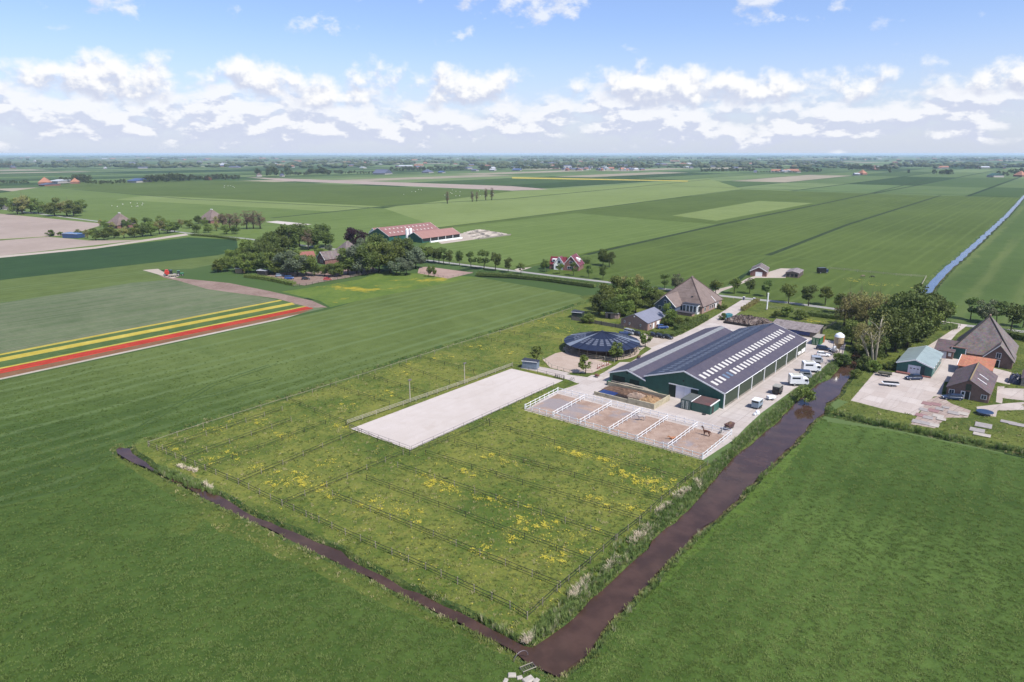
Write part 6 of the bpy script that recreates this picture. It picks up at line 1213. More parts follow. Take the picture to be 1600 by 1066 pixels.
# grove between hall and neighbouring farm
for k, (x, y, h, kd, w) in enumerate(((1318, 515, 13, 'olive', 1.0), (1336, 512, 14, 'olive', 1.1), (1352, 520, 14.5, 'olive', 1.0), (1372, 515, 14, 'olive', .9), (1330, 538, 9, 'mid', 1.0), (1345, 549, 9.5, 'olive', 1.0), (1383, 556, 13.5, 'dense', 1.0), (1398, 549, 15, 'dense', 1.0), (1416, 543, 16.5, 'dense', 1.0), (1434, 535, 16.5, 'mid', 1.0), (1446, 526, 14, 'dense', 1.0), (1410, 530, 16, 'mid', 1.0), (1385, 530, 14.5, 'mid', 1.0), (1426, 517, 15, 'dense', 1.0), (1350, 562, 7.5, 'mid', 1.0), (1368, 566, 8.5, 'dense', .9))): tree(kd, x, y, h, ORD[k] + ' tree of the tall grove between riding hall and teal barn', 'grove_tree', w, 'tall grove by the canal').scale *= random.uniform(1.0, 1.2)
for k, (x, y, h, w) in enumerate(((1257, 628, 4.2, 1.1), (1350, 577, 4.5, 1.0), (1364, 580, 3.6, 1.2), (1338, 590, 2.6, 1.2), (1388, 577, 3.2, 1.0), (1230, 495, 4.5, 1.1), (1252, 499, 4, 1.2), (1212, 497, 3.2, 1.0), (1318, 570, 3.0, 1.3), (1310, 566, 3.2, 1.2))): tree('bush', x, y, h, ['willow bush leaning over the canal beside the lorries', 'tall bush on the canal bank below the bare willows', 'round bush on the bank left of the teal barn', 'low bush on the right canal bank', 'bush at the corner of the teal barn', 'large shrub behind the old clamp barn', 'right-hand shrub behind the old clamp barn', 'left-hand shrub behind the old clamp barn', 'reedy bush at the end of the yard', 'reedy bush below the feed silo'][k], 'bank_bush', w, cat='bush', k=[0, 1, 0, 0, 1, 0, 0, 0, 1, 0][k])
for k, (x, y, tilt, h) in enumerate(((1366, 573, -.02, 21), (1358, 572, -.3, 14), (1363, 574, -.16, 16))):
    rd = np.random.default_rng(200 + k); w_ = thing('bare_willow', ['tall straight', 'leaning left', 'slender middle'][k] + ' pale-barked willow with bare limbs at the canal', 'tree', G(x, y)); mb = MB(); tip = np.array([tilt * h, -1.0, h * .72])
    mb.tube([(0, 0, 0), (tilt * h * .3, -.3, h * .3), (tilt * h * .7, -.6, h * .55), tip], [.42, .34, .25, .12], 7); ends = []
    for q in range(8):
        z = rd.uniform(.35, .72); s_ = np.array([tilt * h * z / .72, -1.0 * z / .72, h * z]); e = s_ + np.array([rd.normal() * 2.2, rd.normal() * 2.0, rd.uniform(1.5, 4.2)]); mb.tube([s_, (s_ + e) / 2 + [0, 0, .4], e], [.15, .1, .04], 5); ends.append(e)
    mb.build('trunk', PBARK, w_, smooth=True); P = np.concatenate([e + rd.normal(size=(55, 3)) * [.9, .9, .7] for e in ends]); v, f = leaves(P, rd.normal(size=P.shape), .24, rd); link('crown', np_mesh('crown', v, f, L_olive), w_)
# farmstead grove at left centre (crop C6 coordinates: x, base y, height m, kind)
GV = [(90, 560, 6, 'mid'), (150, 560, 7, 'mid'), (60, 570, 5, 'mid'), (215, 530, 9, 'mid'), (290, 520, 9, 'dense'), (330, 575, 8.5, 'mid'), (270, 560, 7, 'mid'), (390, 500, 10, 'dense'), (430, 570, 9, 'mid'), (480, 480, 12, 'dense'), (350, 440, 10, 'mid'), (560, 440, 13, 'dense'), (520, 570, 9, 'dense'), (640, 380, 13, 'dense'), (590, 585, 9.5, 'mid'), (700, 590, 10.5, 'silver'), (720, 370, 14, 'dense'), (800, 600, 11.5, 'silver'), (760, 560, 10, 'mid'), (820, 330, 13, 'dense'), (900, 360, 11, 'rusty'), (960, 345, 13, 'dense'), (1060, 330, 13, 'dense'), (880, 600, 9.5, 'mid'), (960, 600, 8.5, 'dense'), (1050, 600, 8, 'mid'), (1000, 420, 9, 'mid'), (1090, 380, 7, 'silver'), (1110, 610, 9.5, 'dense'), (1190, 605, 10.5, 'mid'), (1270, 590, 11.5, 'mid'), (1350, 590, 13, 'silver'), (1440, 590, 12, 'dense'), (1500, 560, 13, 'mid'), (1400, 470, 12, 'silver'), (1540, 470, 13.5, 'dense'), (1300, 500, 10, 'dense'), (1150, 470, 7, 'mid'), (640, 520, 9, 'dense'), (470, 420, 9, 'dense')]
for k, (cx, cy, h, kd) in enumerate(GV): h *= .78 if 930 < cx < 1260 and cy > 550 else .85 if 990 < cx < 1310 and 370 < cy < 510 else 1.3; x, y = C6((cx, cy))[0]; tree(kd, x, y, h, uniq(f'{["dense dark", "mid green", "silvery", "rusty thin"][["dense", "mid", "silver", "rusty"].index(kd)]} tree of the farmstead grove, {"left" if cx < 500 else "middle" if cx < 1000 else "right"} part, {"front" if cy > 550 else "back" if cy < 420 else "inner"} side'), 'farmstead_tree', random.uniform(.95, 1.25), 'farmstead grove')
tree('copper', C6((1330, 345))[0][0], C6((1330, 345))[0][1], 15, 'dark purple copper beech rising behind the farmstead roofs', 'copper_beech', 1.15)
GR = [(60, 420, 12, 'dense'), (130, 425, 13.5, 'mid'), (200, 425, 14, 'mid'), (270, 400, 14, 'dense'), (330, 400, 13, 'silver'), (240, 440, 8, 'silver'), (300, 440, 8, 'silver'), (360, 400, 10, 'silver'), (20, 430, 11, 'silver'), (390, 365, 8, 'mid')]
for k, (cx, cy, h, kd) in enumerate(GR): h *= 1.3; x, y = C7((cx, cy))[0]; tree(kd, x, y, h, ORD[k] + ' tree in the right end of the farmstead grove by the cow barn', 'farmstead_tree', 1.1, 'farmstead grove, barn end')
for k, (cx, cy) in enumerate(((440, 450), (475, 452))): x, y = C7((cx, cy))[0]; tree('small', x, y, 6, ['left', 'right'][k] + ' slender tree at the reddish riding pen', 'small_tree', .8)
for k, (x, y, h) in enumerate(((166, 358, 8), (176, 359, 7), (198, 357, 8), (208, 355, 9), (158, 355, 7), (310, 350, 8), (320, 352, 7), (338, 351, 8), (347, 348, 9))): tree(['mid', 'olive', 'dense'][k % 3], x, y, h, ['first', 'second', 'third', 'fourth', 'fifth', 'sixth', 'seventh', 'eighth', 'ninth'][k] + ' garden tree, from the left, round the two thatched farmhouses', 'garden_tree', 1.2, 'trees round the thatched farmhouses')
# left road: hedge row, bare grove, roadside trees
LB = [(300, 490, 5), (360, 490, 3.5), (470, 495, 6), (520, 505, 7), (570, 515, 8), (620, 515, 8), (680, 505, 9), (740, 505, 10), (800, 500, 10.5), (850, 495, 11), (900, 490, 12), (950, 480, 12), (1000, 475, 11), (1040, 470, 9), (560, 480, 5), (640, 470, 5), (960, 430, 9), (880, 430, 8), (800, 430, 7), (1080, 440, 8), (1130, 445, 8), (1170, 470, 7), (1240, 470, 7.5), (1290, 460, 8), (1350, 480, 8), (1400, 480, 7)]
for k, (cx, cy, h) in enumerate(LB): x, y = C8((cx, cy))[0]; tree(['mid', 'dense', 'mid', 'olive'][k % 4] if h > 5 else 'bush', x, y, h, uniq('tree in the hedge row along the left farm track, ' + ('field' if cy > 480 else 'road') + (' side, left end' if cx < 600 else ' side, middle' if cx < 1000 else ' side, right end')), 'hedgerow_tree', 1.3, 'left hedge row')
for k, (cx, cy, h) in enumerate(((1330, 450, 14), (1370, 455, 15), (1410, 450, 14), (1470, 450, 16), (1510, 448, 16), (1550, 448, 15))): x, y = C8((cx, cy))[0]; tree('rusty', x, y, h, ORD[k] + ' bare reddish tree left of the white far arena', 'bare_tree', 1.4, 'bare reddish grove')
for k, (cx, cy, h, kd) in enumerate(((135, 362, 22, 'olive'), (105, 362, 17, 'mid'), (185, 352, 18, 'mid'), (230, 358, 17, 'mid'), (325, 372, 19, 'mid'), (400, 372, 18, 'olive'), (440, 375, 17, 'mid'), (490, 345, 14, 'mid'), (10, 330, 14, 'dense'), (-20, 335, 12, 'dense'), (40, 330, 10, 'dense'))): x, y = C8((cx, cy))[0]; tree(kd, x, y, h, ORD[k] + ' big spreading tree at the far left road', 'roadside_tree', 1.35, 'spreading trees at the left road')
for k, (x, y, h) in enumerate(((699, 318, 17), (738, 315, 15), (745, 314.5, 14), (759, 312.5, 17), (768.5, 312.5, 18))): tree('column', x, y, h, ORD[k] + ' slim reddish poplar from the left out in the green fields', 'poplar', 1.5, 'slim poplars in the fields')
# ================================================================== GRASS, REEDS, FLOWERS
ZN = [z[0] for z in ZONES]
def grass_mat(name, c1, c2, c3=None, pr=.88):
    m, t = new_mat(name); oi = t.new('ShaderNodeObjectInfo'); v = pos(t); n = t.noise(v, .035, 5, .62, .4)
    ms = t.new('ShaderNodeSeparateXYZ'); t.l.new(t.mapping(v, R(38.8)), ms.inputs[0]); mow = t.math('SINE', t.math('ADD', t.math('MULTIPLY', ms.outputs['X'], 2 * math.pi / 5.0), t.math('MULTIPLY', n, 5.0)))
    f = t.math('ADD', t.math('ADD', t.math('MULTIPLY', oi.outputs['Random'], .26), t.math('MULTIPLY', n, .92)), t.math('MULTIPLY', mow, .075)); c = t.mix(t.smooth(f, .4, .82), c1, c2)
    if c3: c = t.mix(t.math('MULTIPLY', t.smooth(oi.outputs['Random'], pr, pr + .03), .7), c, c3)
    t.l.new(c, t.b.inputs['Base Color']); t.b.inputs['Roughness'].default_value = .6; t.b.inputs['Specular IOR Level'].default_value = .2
    tr = t.new('ShaderNodeBsdfTranslucent'); t.l.new(c, tr.inputs[0]); mx = t.new('ShaderNodeMixShader'); mx.inputs[0].default_value = .3
    t.l.new(t.b.outputs[0], mx.inputs[1]); t.l.new(tr.outputs[0], mx.inputs[2]); t.l.new(mx.outputs[0], t.out.inputs[0]); return m
def tuft(seed, n, h, spread, w, bend, m):
    rd = np.random.default_rng(seed); V_ = []; F_ = []
    for k in range(n):
        a = rd.uniform(0, 6.28); r = spread * math.sqrt(rd.random()); x, y = r * math.cos(a), r * math.sin(a); hh = h * rd.uniform(.55, 1.15); b = rd.uniform(0, 6.28); ox, oy = math.cos(b) * bend * hh, math.sin(b) * bend * hh; px, py = -math.sin(b) * w, math.cos(b) * w; o = len(V_)
        V_ += [(x - px, y - py, 0), (x + px, y + py, 0), (x + ox * .45 + px * .8, y + oy * .45 + py * .8, hh * .62), (x + ox * .45 - px * .8, y + oy * .45 - py * .8, hh * .62), (x + ox, y + oy, hh)]; F_ += [(o, o + 1, o + 2, o + 3), (o + 3, o + 2, o + 4)]
    me = bpy.data.meshes.new('tuft'); me.from_pydata(V_, [], F_); me.materials.append(m); me.update(); return bpy.data.objects.new('tuft', me)
def scatter(name, label, cat, pts, scl, protos):
    """thousands of tufts instanced on a cloud of ground points"""
    me = bpy.data.meshes.new(name); me.vertices.add(len(pts)); me.vertices.foreach_set('co', np.asarray(pts, np.float32).ravel())
    at_ = me.attributes.new('size', 'FLOAT', 'POINT'); at_.data.foreach_set('value', np.asarray(scl, np.float32)); o = stuff(link(name, me)); o['label'] = label; o['category'] = cat
    c = bpy.data.collections.new(name + '_tufts'); [c.objects.link(p) for p in protos]
    ng = bpy.data.node_groups.new(name, 'GeometryNodeTree'); ng.interface.new_socket('Geometry', in_out='INPUT', socket_type='NodeSocketGeometry'); ng.interface.new_socket('Geometry', in_out='OUTPUT', socket_type='NodeSocketGeometry')
    N_ = ng.nodes; L_ = ng.links; gi = N_.new('NodeGroupInput'); go_ = N_.new('NodeGroupOutput'); ip = N_.new('GeometryNodeInstanceOnPoints'); ci = N_.new('GeometryNodeCollectionInfo'); ci.inputs[0].default_value = c; ci.inputs[1].default_value = True; ci.inputs[2].default_value = True
    rv = N_.new('FunctionNodeRandomValue'); rv.data_type = 'FLOAT_VECTOR'; rv.inputs[0].default_value = (-.15, -.15, 0); rv.inputs[1].default_value = (.15, .15, 6.28); na = N_.new('GeometryNodeInputNamedAttribute'); na.data_type = 'FLOAT'; na.inputs[0].default_value = 'size'
    L_.new(gi.outputs[0], ip.inputs['Points']); L_.new(ci.outputs[0], ip.inputs['Instance']); ip.inputs['Pick Instance'].default_value = True; L_.new(rv.outputs[0], ip.inputs['Rotation']); L_.new(na.outputs[0], ip.inputs['Scale']); L_.new(ip.outputs[0], go_.inputs[0])
    md = o.modifiers.new('scatter', 'NODES'); md.node_group = ng; return o
def ground_points(names, dens, seed, dmax=230, ref=95, power=1.6, margin=25):
    """random points on the named zones, thinning with distance from the viewpoint, only where the view could reach"""
    rd = np.random.default_rng(seed); ks = [k for k, n in enumerate(ZN) if n in names]; out = []
    for f, o in zip(GF, GO):
        if o not in ks: continue
        a, b, c = [np.array(GP[i]) for i in f[:3]]; tris = [(a, b, c)]
        while tris:
            a, b, c = tris.pop(); e = [np.linalg.norm((b - a)[:2]), np.linalg.norm((c - b)[:2]), np.linalg.norm((a - c)[:2])]; ctr = (a + b + c) / 3; big = max(e)
            if ctr[1] + big < 55 or ctr[1] - big > dmax or abs(ctr[0]) - big > .76 * max(ctr[1] + big, 0) + margin: continue
            if big > 14:
                k = e.index(big); m_ = (a + b) / 2 if k == 0 else (b + c) / 2 if k == 1 else (c + a) / 2
                tris += [(a, m_, c), (m_, b, c)] if k == 0 else [(a, b, m_), (a, m_, c)] if k == 1 else [(a, b, m_), (m_, b, c)]; continue
            d = math.hypot(math.hypot(ctr[0], ctr[1]), CAM_H); area = abs((b - a)[0] * (c - a)[1] - (b - a)[1] * (c - a)[0]) / 2
            n = rd.poisson(area * dens * min(1.2, (ref / d) ** power) * max(0., min(1., (dmax - ctr[1]) / (.45 * dmax)))); r1 = np.sqrt(rd.random(n))[:, None]; r2 = rd.random(n)[:, None]; out.append(a * (1 - r1) + b * r1 * (1 - r2) + c * r1 * r2)
    return np.concatenate(out) if out else np.zeros((0, 3))
GM_lush = grass_mat('lush_grass_blades', (.088, .138, .027), (.165, .222, .058)); GM_mead = grass_mat('meadow_grass_blades', (.072, .116, .022), (.132, .184, .046), (.17, .2, .07), .96); GM_pad = grass_mat('paddock_grass_blades', (.105, .145, .032), (.235, .24, .07), (.38, .33, .17)); GM_reed = grass_mat('reed_blades', (.12, .185, .05), (.22, .285, .09), (.42, .38, .25)); GM_straw = grass_mat('dry_reed', (.52, .44, .32), (.68, .6, .47)); GM_bank = grass_mat('bank_grass_blades', (.1, .135, .03), (.21, .23, .07), (.4, .35, .2))
p = ground_points(['near_meadow_right', 'field_edge'], 4.0, 1, 190); scatter('meadow_grass', 'lush green grass of the near right meadow', 'grass', p, rng.uniform(.6, 1.25, len(p)), [tuft(s, 18, .17, .34, .035, 1.1, GM_lush) for s in range(4)])
p2 = ground_points(['near_meadow_left', 'left_meadow'], 4.0, 2, 230); scatter('meadow_grass', 'long wind-combed grass of the near left meadow', 'grass', p2, rng.uniform(.6, 1.25, len(p2)), [tuft(10 + s, 18, .17, .34, .035, 1.1, GM_mead) for s in range(4)])
p3 = ground_points(['horse_paddock', 'farm_garden', 'mown_verge'], 3.0, 3, 330); scatter('paddock_grass', 'tussocky grass of the fenced horse paddocks', 'grass', p3, rng.uniform(.5, 1.5, len(p3)) * (1 + .5 * (rng.random(len(p3)) > .93)), [tuft(20 + s, 14, .18, .3, .03, 1.0, GM_pad) for s in range(4)])
p4 = ground_points(['canal_bank', 'ditch_bank'], 4.5, 4, 420, power=1.0); p4[:, 2] = np.minimum(p4[:, 2], 0); scatter('bank_grass', 'rough grass on the canal and ditch banks', 'grass', p4, rng.uniform(.6, 1.6, len(p4)), [tuft(30 + s, 14, .28, .3, .035, .8, GM_bank) for s in range(4)])
# reed belts: (pixel polyline, width m, height, density per m2)
def belt(px, w, dens, seed, z=-.3, shift=0.0):
    rd = np.random.default_rng(seed); P = [G(x, y, z) - V * shift for x, y in px]; out = []
    for a, b in zip(P[:-1], P[1:]):
        d = b - a; n = int(d.length * w * dens); t = rd.random(n); s = rd.uniform(-.5, .5, n) * w * (1 + .25 * np.sin(t * 9 + a.x)); nn = Vector((-d.y, d.x, 0)).normalized(); out.append(np.stack([a.x + d.x * t + nn.x * s, a.y + d.y * t + nn.y * s, np.full(n, z)], 1))
    return np.concatenate(out)
RB = [belt([(836, 1006), (880, 974), (914, 944), (958, 903), (1002, 861), (1032, 828), (1066, 799), (1094, 772), (1113, 748)], 2.0, 7, 1, -.15, .9), belt([(1113, 748), (1142, 716), (1184, 680), (1217, 653), (1245, 623), (1275, 596), (1298, 585), (1306, 575)], 2.4, 7, 2, -.15, 1.0), belt([(1150, 695), (1190, 662), (1222, 636), (1250, 612), (1280, 590), (1312, 562)], 2.2, 6, 7, 0), belt([(918, 1024), (942, 986), (984, 943), (1018, 909), (1060, 861), (1102, 822)], .8, 5, 3, -.1, -1.0), belt([(1160, 774), (1172, 762)], 1.0, 8, 4, -.1, -.6), belt([(1183, 748), (1204, 728)], .7, 8, 5, -.1, -.6), belt([(250, 735), (286, 751), (316, 762)], 2.4, 8, 6), belt([(320, 766), (350, 775)], 1.2, 6, 8), belt([(1290, 640), (1330, 652), (1388, 664), (1446, 676), (1519, 690), (1600, 706), (1660, 719)], 2.6, 5, 9, -.2), belt([(740, 962), (790, 988), (808, 1000)], 1.0, 5, 10), belt([(838, 985), (866, 960), (905, 925), (950, 880), (990, 842), (1030, 806), (1075, 770), (1115, 737)], 2.2, 4.5, 17, -.05)]
p5 = np.concatenate(RB); scatter('reeds', 'green reed belts standing along the canal', 'reeds', p5, rng.uniform(.4, .95, len(p5)), [tuft(40 + s, 14, 1.25, .28, .035, .28, GM_reed) for s in range(4)])
SB = [belt([(820, 1006), (829, 992)], .9, 14, 11, -.1), belt([(892, 936), (912, 916)], 1.4, 10, 12, 0), belt([(912, 914), (919, 904)], .9, 8, 18, 0), belt([(948, 893), (964, 872)], .7, 12, 13, 0), belt([(985, 851), (1004, 832), (1016, 824)], 1.3, 10, 14, 0), belt([(1028, 801), (1046, 788)], 1.0, 9, 15, 0), belt([(1056, 779), (1076, 764)], 1.3, 10, 19, 0), belt([(1088, 752), (1096, 766)], .8, 12, 20, 0), belt([(278, 728), (306, 738)], .8, 8, 16, 0), belt([(318, 756), (332, 764)], .8, 7, 21, 0)]
p6 = np.concatenate(SB); scatter('dry_reeds', 'patches of pale dead reed between fence and canal', 'reeds', p6, rng.uniform(.5, 1.1, len(p6)), [tuft(50 + s, 12, .75, .26, .035, .9, GM_straw) for s in range(3)])
# buttercups: drifts across the paddocks
def drifts():
    rd = np.random.default_rng(33); out = []
    spots = [(Z6((1330, 270)), 9, 3.2, 900), (Z6((1200, 225)), 4, 1.5, 350), (Z6((1100, 160)), 6, 1.6, 350), (Z6((960, 130)), 7, 1.4, 350), (Z6((690, 170)), 6, 2, 260), (Z6((440, 285)), 5, 1.4, 380), (Z6((360, 245)), 4, 1.2, 200), (Z6((800, 430)), 4, 3.5, 260), (Z6((930, 500)), 7, 4, 420), (Z6((600, 545)), 2, 2.0, 110), (Z6((650, 350)), 7, 2, 260), (Z6((1100, 350)), 6, 2, 240), (Z6((150, 360)), 6, 3, 200), (Z6((260, 400)), 4, 3, 160), (Z6((540, 220)), 6, 2, 200), (Z6((1230, 370)), 5, 2, 160), (Z6((880, 570)), 4, 3, 160), (Z6((720, 490)), 5, 2, 130),
             (D5((1200, 490)), 8, 3, 500), (D5((1060, 510)), 4, 2.4, 200), (D5((1080, 235)), 5, 1.5, 150), (D5((640, 185)), 7, 1.4, 220), (D5((780, 335)), 5, 2.4, 160), (D5((930, 155)), 3, 1.2, 110), (D5((640, 380)), 4, 1.5, 120), (D5((750, 145)), 6, 1, 120), (D5((900, 430)), 4, 2, 100), (D5((1300, 565)), 7, 1.4, 220), (D5((440, 325)), 4, 1, 80), (D5((1330, 400)), 5, 2, 130), (Z5((640, 340)), 7, 3, 220), (Z5((500, 500)), 5, 4, 200), (Z5((780, 310)), 6, 4, 200), (Z5((1000, 270)), 9, 3, 240), (Z5((1290, 140)), 6, 4, 260), (Z5((1420, 170)), 9, 3, 260), (Z5((350, 560)), 6, 3, 160), (Z5((590, 400)), 6, 3, 140), (Z5((290, 655)), 5, 2, 140), (Z5((880, 245)), 8, 3, 160), (Z5((1150, 290)), 6, 2, 120), (C5((1400, 340)), 16, 5, 700), (C5((1250, 305)), 8, 3, 200), (C5((1000, 670)), 9, 3, 340), (C5((900, 650)), 5, 2, 120)]
    for s in spots:
        c = G(*s[0][0]); n = int(s[3] * .62); a = rd.normal(size=(n, 2)) * [s[1] * .42, s[2] * .55]; k = rd.normal(size=(max(3, n // 40), 2)) * [s[1] * .45, s[2] * .6]; a = np.where(rd.random((n, 1)) < .6, k[rd.integers(len(k), size=n)] + rd.normal(size=(n, 2)) * .35, a)
        w = np.array([V.x, V.y])[None] * a[:, :1] + np.array([U.x, U.y])[None] * a[:, 1:]; out.append(np.stack([c.x + w[:, 0], c.y + w[:, 1], np.full(n, .16)], 1))
    out = np.concatenate(out); far = out[:, 1] > 290
    poly = np.array([(p_.x, p_.y) for p_ in (G(x, y) for x, y in ((236, 699), (450, 628), (925, 474), (980, 505), (870, 560), (800, 574), (548, 668), (640, 706), (815, 640), (1096, 722), (1112, 724), (824, 964)))]); ins = np.zeros(len(out), bool); j = len(poly) - 1
    for i in range(len(poly)):
        (xi, yi), (xj, yj) = poly[i], poly[j]; c_ = ((yi > out[:, 1]) != (yj > out[:, 1])) & (out[:, 0] < (xj - xi) * (out[:, 1] - yi) / (yj - yi + 1e-12) + xi); ins ^= c_; j = i
    out = [out[ins | far | ((out[:, 0] > 80) & (out[:, 1] > 230))]]
    q = ground_points(['horse_paddock'], .16, 8, 260, power=.6); q[:, 2] = .16; out.append(q); return np.concatenate(out)
FLW = surf('buttercup_petals', (.52, .44, .04), .5, .15, obj=False)
def flower(seed):
    rd = np.random.default_rng(seed); P = np.stack([rd.normal(0, .13, 9), rd.normal(0, .13, 9), rd.uniform(.02, .12, 9)], 1); v, f = leaves(P, np.tile([0, 0, 1.], (9, 1)), .085, rd, .8); return bpy.data.objects.new('flower', np_mesh('flower', v, f, FLW))
p7 = drifts(); scatter('buttercups', 'drifts of yellow buttercups in the horse paddocks', 'flowers', p7, rng.uniform(.4, 1.1, len(p7)), [flower(s) for s in range(3)])
# tulip heads standing on their beds near the camera side
print('tufts', len(p), len(p2), len(p3), len(p4), len(p5), len(p6), len(p7))
# ================================================================== FAR COUNTRY
rf = random.Random(21)
FARROWS = [(404, 274, 0, 0, 3, 20), (420, 276, 30, -1, 4, 24), (450, 274, 32, -.5, 9, 10), (484, 273, 30, 0, 9, 20), (524, 272, 10, 0, 3, 13), (535, 271.5, 52, 0, 12, 10), (612, 268, 50, -1, 12, 17), (660, 266.5, 65, -.5, 16, 16), (752, 266, 12, 0, 4, 22), (775, 264, 40, 0, 10, 13), (818, 265, 60, -.5, 16, 16), (880, 264.5, 70, -.5, 14, 14), (955, 264, 60, -1, 14, 16), (1097, 268.5, 80, -.5, 22, 15), (1184, 269.5, 60, 0, 14, 6), (1253, 269, 30, 0, 9, 15), (1326, 266, 60, -.3, 17, 20), (1390, 270, 1, 0, 1, 18), (1420, 271, 1, 0, 1, 18), (1460, 273, 1, 0, 1, 20), (1470, 273.5, 14, 0, 3, 18), (1425, 262, 90, .5, 14, 14), (1508, 264.5, 22, .2, 5, 18), (1560, 275, 14, 0, 3, 16), (1580, 272, 30, 0, 6, 20), (226, 285, 62, -1.5, 15, 18), (289, 282.5, 84, -2, 17, 14), (137, 288, 58, -1, 10, 10), (96, 286, 40, 0, 6, 14), (120, 283.5, 18, 0, 4, 18), (0, 287, 44, 0, 9, 8), (1000, 263, 70, 0, 6, 9), (0, 262, 14, 0, 5, 26), (68, 263, 20, 0, 5, 20), (190, 262.5, 22, 0, 5, 18)]
fk = 0
FARMS = [('orange-roofed farm at far left', 71), ('long blue-roofed barn at far left', 219), ('orange house right of the far left grove', 325), ('small white house in the far row', 441), ('dark-roofed great barn', 600), ('blue-grey far farm', 680), ('white-roofed far hall', 770), ('hazy central village', 900), ('far slim row right of centre', 1120), ('pale bale stack', 1215), ('orange farm on the right', 1347), ('lone trees of the right fields', 1450), ('green and white far barn', 1555)]
for x0, y0, dx_, dy_, n, h in FARROWS:
    for k in range(n):
        t = k / max(1, n - 1); x = x0 + dx_ * t + rf.uniform(-1, 1); tr_ = tree('far', x, y0 + dy_ * t + rf.uniform(-.25, .25), h * rf.uniform(.7, 1.1), 'small distant tree beside the ' + min(FARMS, key=lambda q: abs(q[1] - x))[0], 'distant_tree', rf.uniform(.95, 1.35), 'far trees by the ' + min(FARMS, key=lambda q: abs(q[1] - x))[0]); fk += 1
# far farms, each a wall block and roof
def far_house(label, px, py, W, L, he, hr, rz, wall, roof, group=None, cat='farmhouse', name='far_farmhouse', pyramid=False):
    t = thing(name, label, cat, G(px, py), rz, group); MB().box((0, 0, he / 2), (W, L, he)).build('wall', wall, t)
    if pyramid: MB().add([(-W * .53, -L * .53, he), (W * .53, -L * .53, he), (W * .53, L * .53, he), (-W * .53, L * .53, he), (0, -.5, hr), (0, .5, hr)], [(0, 1, 4), (1, 2, 5, 4), (2, 3, 5), (3, 0, 4, 5), (3, 2, 1, 0)]).build('roof', roof, t)
    else: MB().prism([(-W * .54, he), (W * .54, he), (0, hr)], -L * .52, L * .52).build('roof', roof, t)
    return t
FW = surf('far_wall_pale', A(214, 206, 200), .8, .1); FWB = surf('far_wall_brick', A(170, 120, 104), .8, .1); FO = surf('far_orange_roof', A(200, 138, 108), .8, .1); FG = surf('far_grey_roof', A(110, 116, 140), .7, .1); FT = surf('far_thatch', A(150, 132, 122), .9, .1); FB = surf('far_blue_roof', A(84, 104, 150), .6, .1); FWH = surf('far_white_roof', A(222, 226, 230), .6, .05)
for a in (('orange-roofed farm in the far left village', 71, 288, 22, 22, 4, 15, .4, FWB, FO, True), ('white-roofed hall beside the orange farm at far left', 100, 286, 60, 25, 5, 8, 1.4, FW, FWH, False), ('low dark barn below the orange farm at far left', 78, 290.5, 40, 14, 3, 6, 1.4, FWB, FG, False), ('second orange-roofed house in the far left village', 118, 287, 16, 16, 4, 12, .4, FWB, FO, True), ('long blue-roofed barn left of the far grove', 219, 285, 50, 24, 4, 9, 1.35, FW, FB, False), ('orange-roofed house right of the far grove', 325, 281.5, 16, 16, 4, 12, .4, FWB, FO, True), ('small white house in the far tree row', 441, 276, 12, 9, 3, 8, 1.2, FW, FG, False),
          ('dark-roofed great barn in the middle distance', 598, 272.5, 60, 40, 4, 15, 1.35, FW, FG, False), ('blue-grey farm right of the great barn', 668, 270.5, 42, 26, 4, 13, 1.3, FW, FG, True), ('long grey stable right of the blue-grey farm', 690, 270.5, 40, 16, 3, 7, 1.4, FW, FB, False), ('low grey hall in the central far village', 742, 267.5, 46, 20, 4, 8, 1.4, FW, FG, False), ('white-roofed hall in the central far village', 770, 267, 40, 20, 4, 8, 1.4, FW, FWH, False), ('long blue-roofed hall at the central far village', 808, 267, 70, 30, 4, 9, 1.45, FW, FB, False), ('orange-roofed farm in front of the right far grove', 1347, 273, 20, 20, 4, 15, .4, FWB, FO, True), ('white barn beside the orange farm on the right', 1338, 274, 34, 14, 4, 7, 1.3, FW, FWH, False), ('thatched farm inside the right far grove', 1366, 265.5, 24, 24, 4, 17, .4, FWB, surf('far_red_roof', A(206, 150, 134), .8, .1), True), ('green and white gabled barn near the right edge', 1555, 277, 34, 22, 5, 11, .2, FW, surf('far_green_roof', A(60, 104, 96), .7, .1), False), ('orange-roofed farm at the right edge', 1594, 276, 24, 24, 4, 16, .4, FWB, FO, True), ('small thatched house in the far trees', 405, 276, 14, 12, 4, 10, .5, FW, FT, False), ('white cottage at the row of far trees on the right', 1180, 270, 14, 10, 3, 8, 1.2, FW, FG, False)): far_house(a[0], *a[1:10], pyramid=a[10])
t = far_house('white wind-swept stacks of pale bales at the hedge on the right', 1215, 269.5, 60, 6, 3, 4, 1.45, FW, surf('pale_bales', A(226, 200, 176), .8, .2), cat='bales', name='bale_stack')
HMESH = []
for k, (w, r) in enumerate(((FW, FO), (FWB, FG), (FW, FWH), (FWB, FO), (FW, FG))):
    me = bpy.data.meshes.new('far_house'); mb = MB().box((0, 0, 2.5), (14, 20, 5)); a_ = len(mb.f); mb.prism([(-7.6, 5), (7.6, 5), (0, 10)], -10.5, 10.5); me.from_pydata(mb.v, [], mb.f); me.materials.append(w); me.materials.append(r); me.polygons.foreach_set('material_index', [0] * a_ + [1] * (len(mb.f) - a_)); me.update(); HMESH.append(me)
hp_ = [(rf.uniform(0, 1600), 243.5 + 21 * rf.random() ** 1.25) for _ in range(210)] + [(rf.uniform(880, 1010), rf.uniform(265, 267)) for _ in range(34)] + [(rf.uniform(1200, 1245), rf.uniform(268.5, 269.5)) for _ in range(14)]
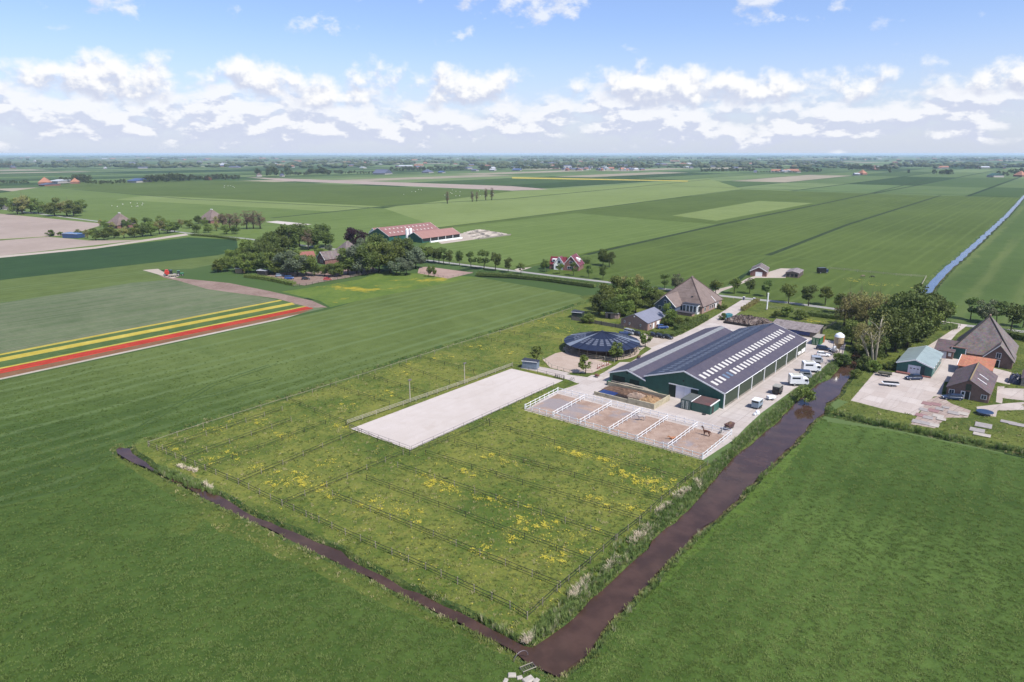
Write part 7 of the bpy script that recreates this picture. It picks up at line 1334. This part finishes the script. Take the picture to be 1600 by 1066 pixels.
RN = ['orange', 'grey', 'white', 'red-walled orange', 'pale-walled grey']
for x, y in hp_:
    ri = rf.randrange(5); o = link('village_house', HMESH[ri]); o.location = G(x, y); o.rotation_euler.z = rf.uniform(0, 3.14); s = rf.uniform(.6, 1.3) if y > 263 else rf.uniform(.9, 2.4); o.scale = (s, s * rf.uniform(.8, 1.8), rf.uniform(.7, 1.1)); wh = ['far left', 'left', 'middle', 'right', 'far right'][min(4, max(0, int(x / 320)))] + (' and near edge' if y > 256 else ' and far edge'); tag(o, f'tiny {RN[ri]}-roofed building in the hazy village belt, {wh}', 'building', f'{RN[ri]} roofs, {wh} of the village belt')
# belts of wood and hedges out to the horizon: uncountable
def far_woods():
    rd = np.random.default_rng(9); ico = bmesh.new(); bmesh.ops.create_icosphere(ico, subdivisions=1, radius=1); bv = np.array([v.co[:] for v in ico.verts]); bf = np.array([[v.index for v in f.verts] for f in ico.faces]); ico.free()
    V_ = []; F_ = []; n0 = 0
    def add(x, y, r, h):
        nonlocal n0
        V_.append(bv * np.array([r, r, h * .55]) * rd.uniform(.75, 1.25, (len(bv), 1)) + np.array([x, y, h * .5])); F_.append(bf + n0); n0 += len(bv)
    for belt in range(420):
        y = 242.3 + 20.5 * rd.random() ** 1.3; x = rd.uniform(-150, 1750); g = G(x, y); L_ = rd.uniform(80, 500) * (1 + g.y / 9000); n = int(rd.integers(4, 16)); ang = rd.choice([R(51), R(-39), R(0), R(90)]) + rd.normal(0, .1); h = rd.uniform(9, 19)
        for k in range(n):
            s = rd.uniform(-.5, .5) * L_; add(g.x + math.cos(ang) * s + rd.normal(0, 8), g.y + math.sin(ang) * s + rd.normal(0, 8), rd.uniform(7, 16) * (1 + g.y / 12000), h * rd.uniform(.7, 1.2))
    return np.concatenate(V_), np.concatenate(F_)
v, f = far_woods(); fw = stuff(link('far_woods', np_mesh('far_woods', v, f, L_far))); fw['label'] = 'hazy belts of far woods and hedges under the horizon'; fw['category'] = 'woods'
# ================================================================== AIR
hb = MB().box((0, 14000, 32.5), (56000, 34000, 69))      # from 2 m under the lowest bed to just above the camera
hm = bpy.data.materials.new('polder_haze'); hm.use_nodes = True; ht = NT(hm.node_tree); ht.n.clear()
ho = ht.new('ShaderNodeOutputMaterial'); hv = ht.new('ShaderNodeVolumePrincipled')
hv.inputs['Color'].default_value = (0.62, 0.79, 1.0, 1); hv.inputs['Density'].default_value = 0.000055; hv.inputs['Anisotropy'].default_value = 0.0
ht.l.new(hv.outputs[0], ho.inputs['Volume'])
haze = stuff(hb.build('haze', hm)); haze['label'] = 'thin blue haze lying over the whole polder'
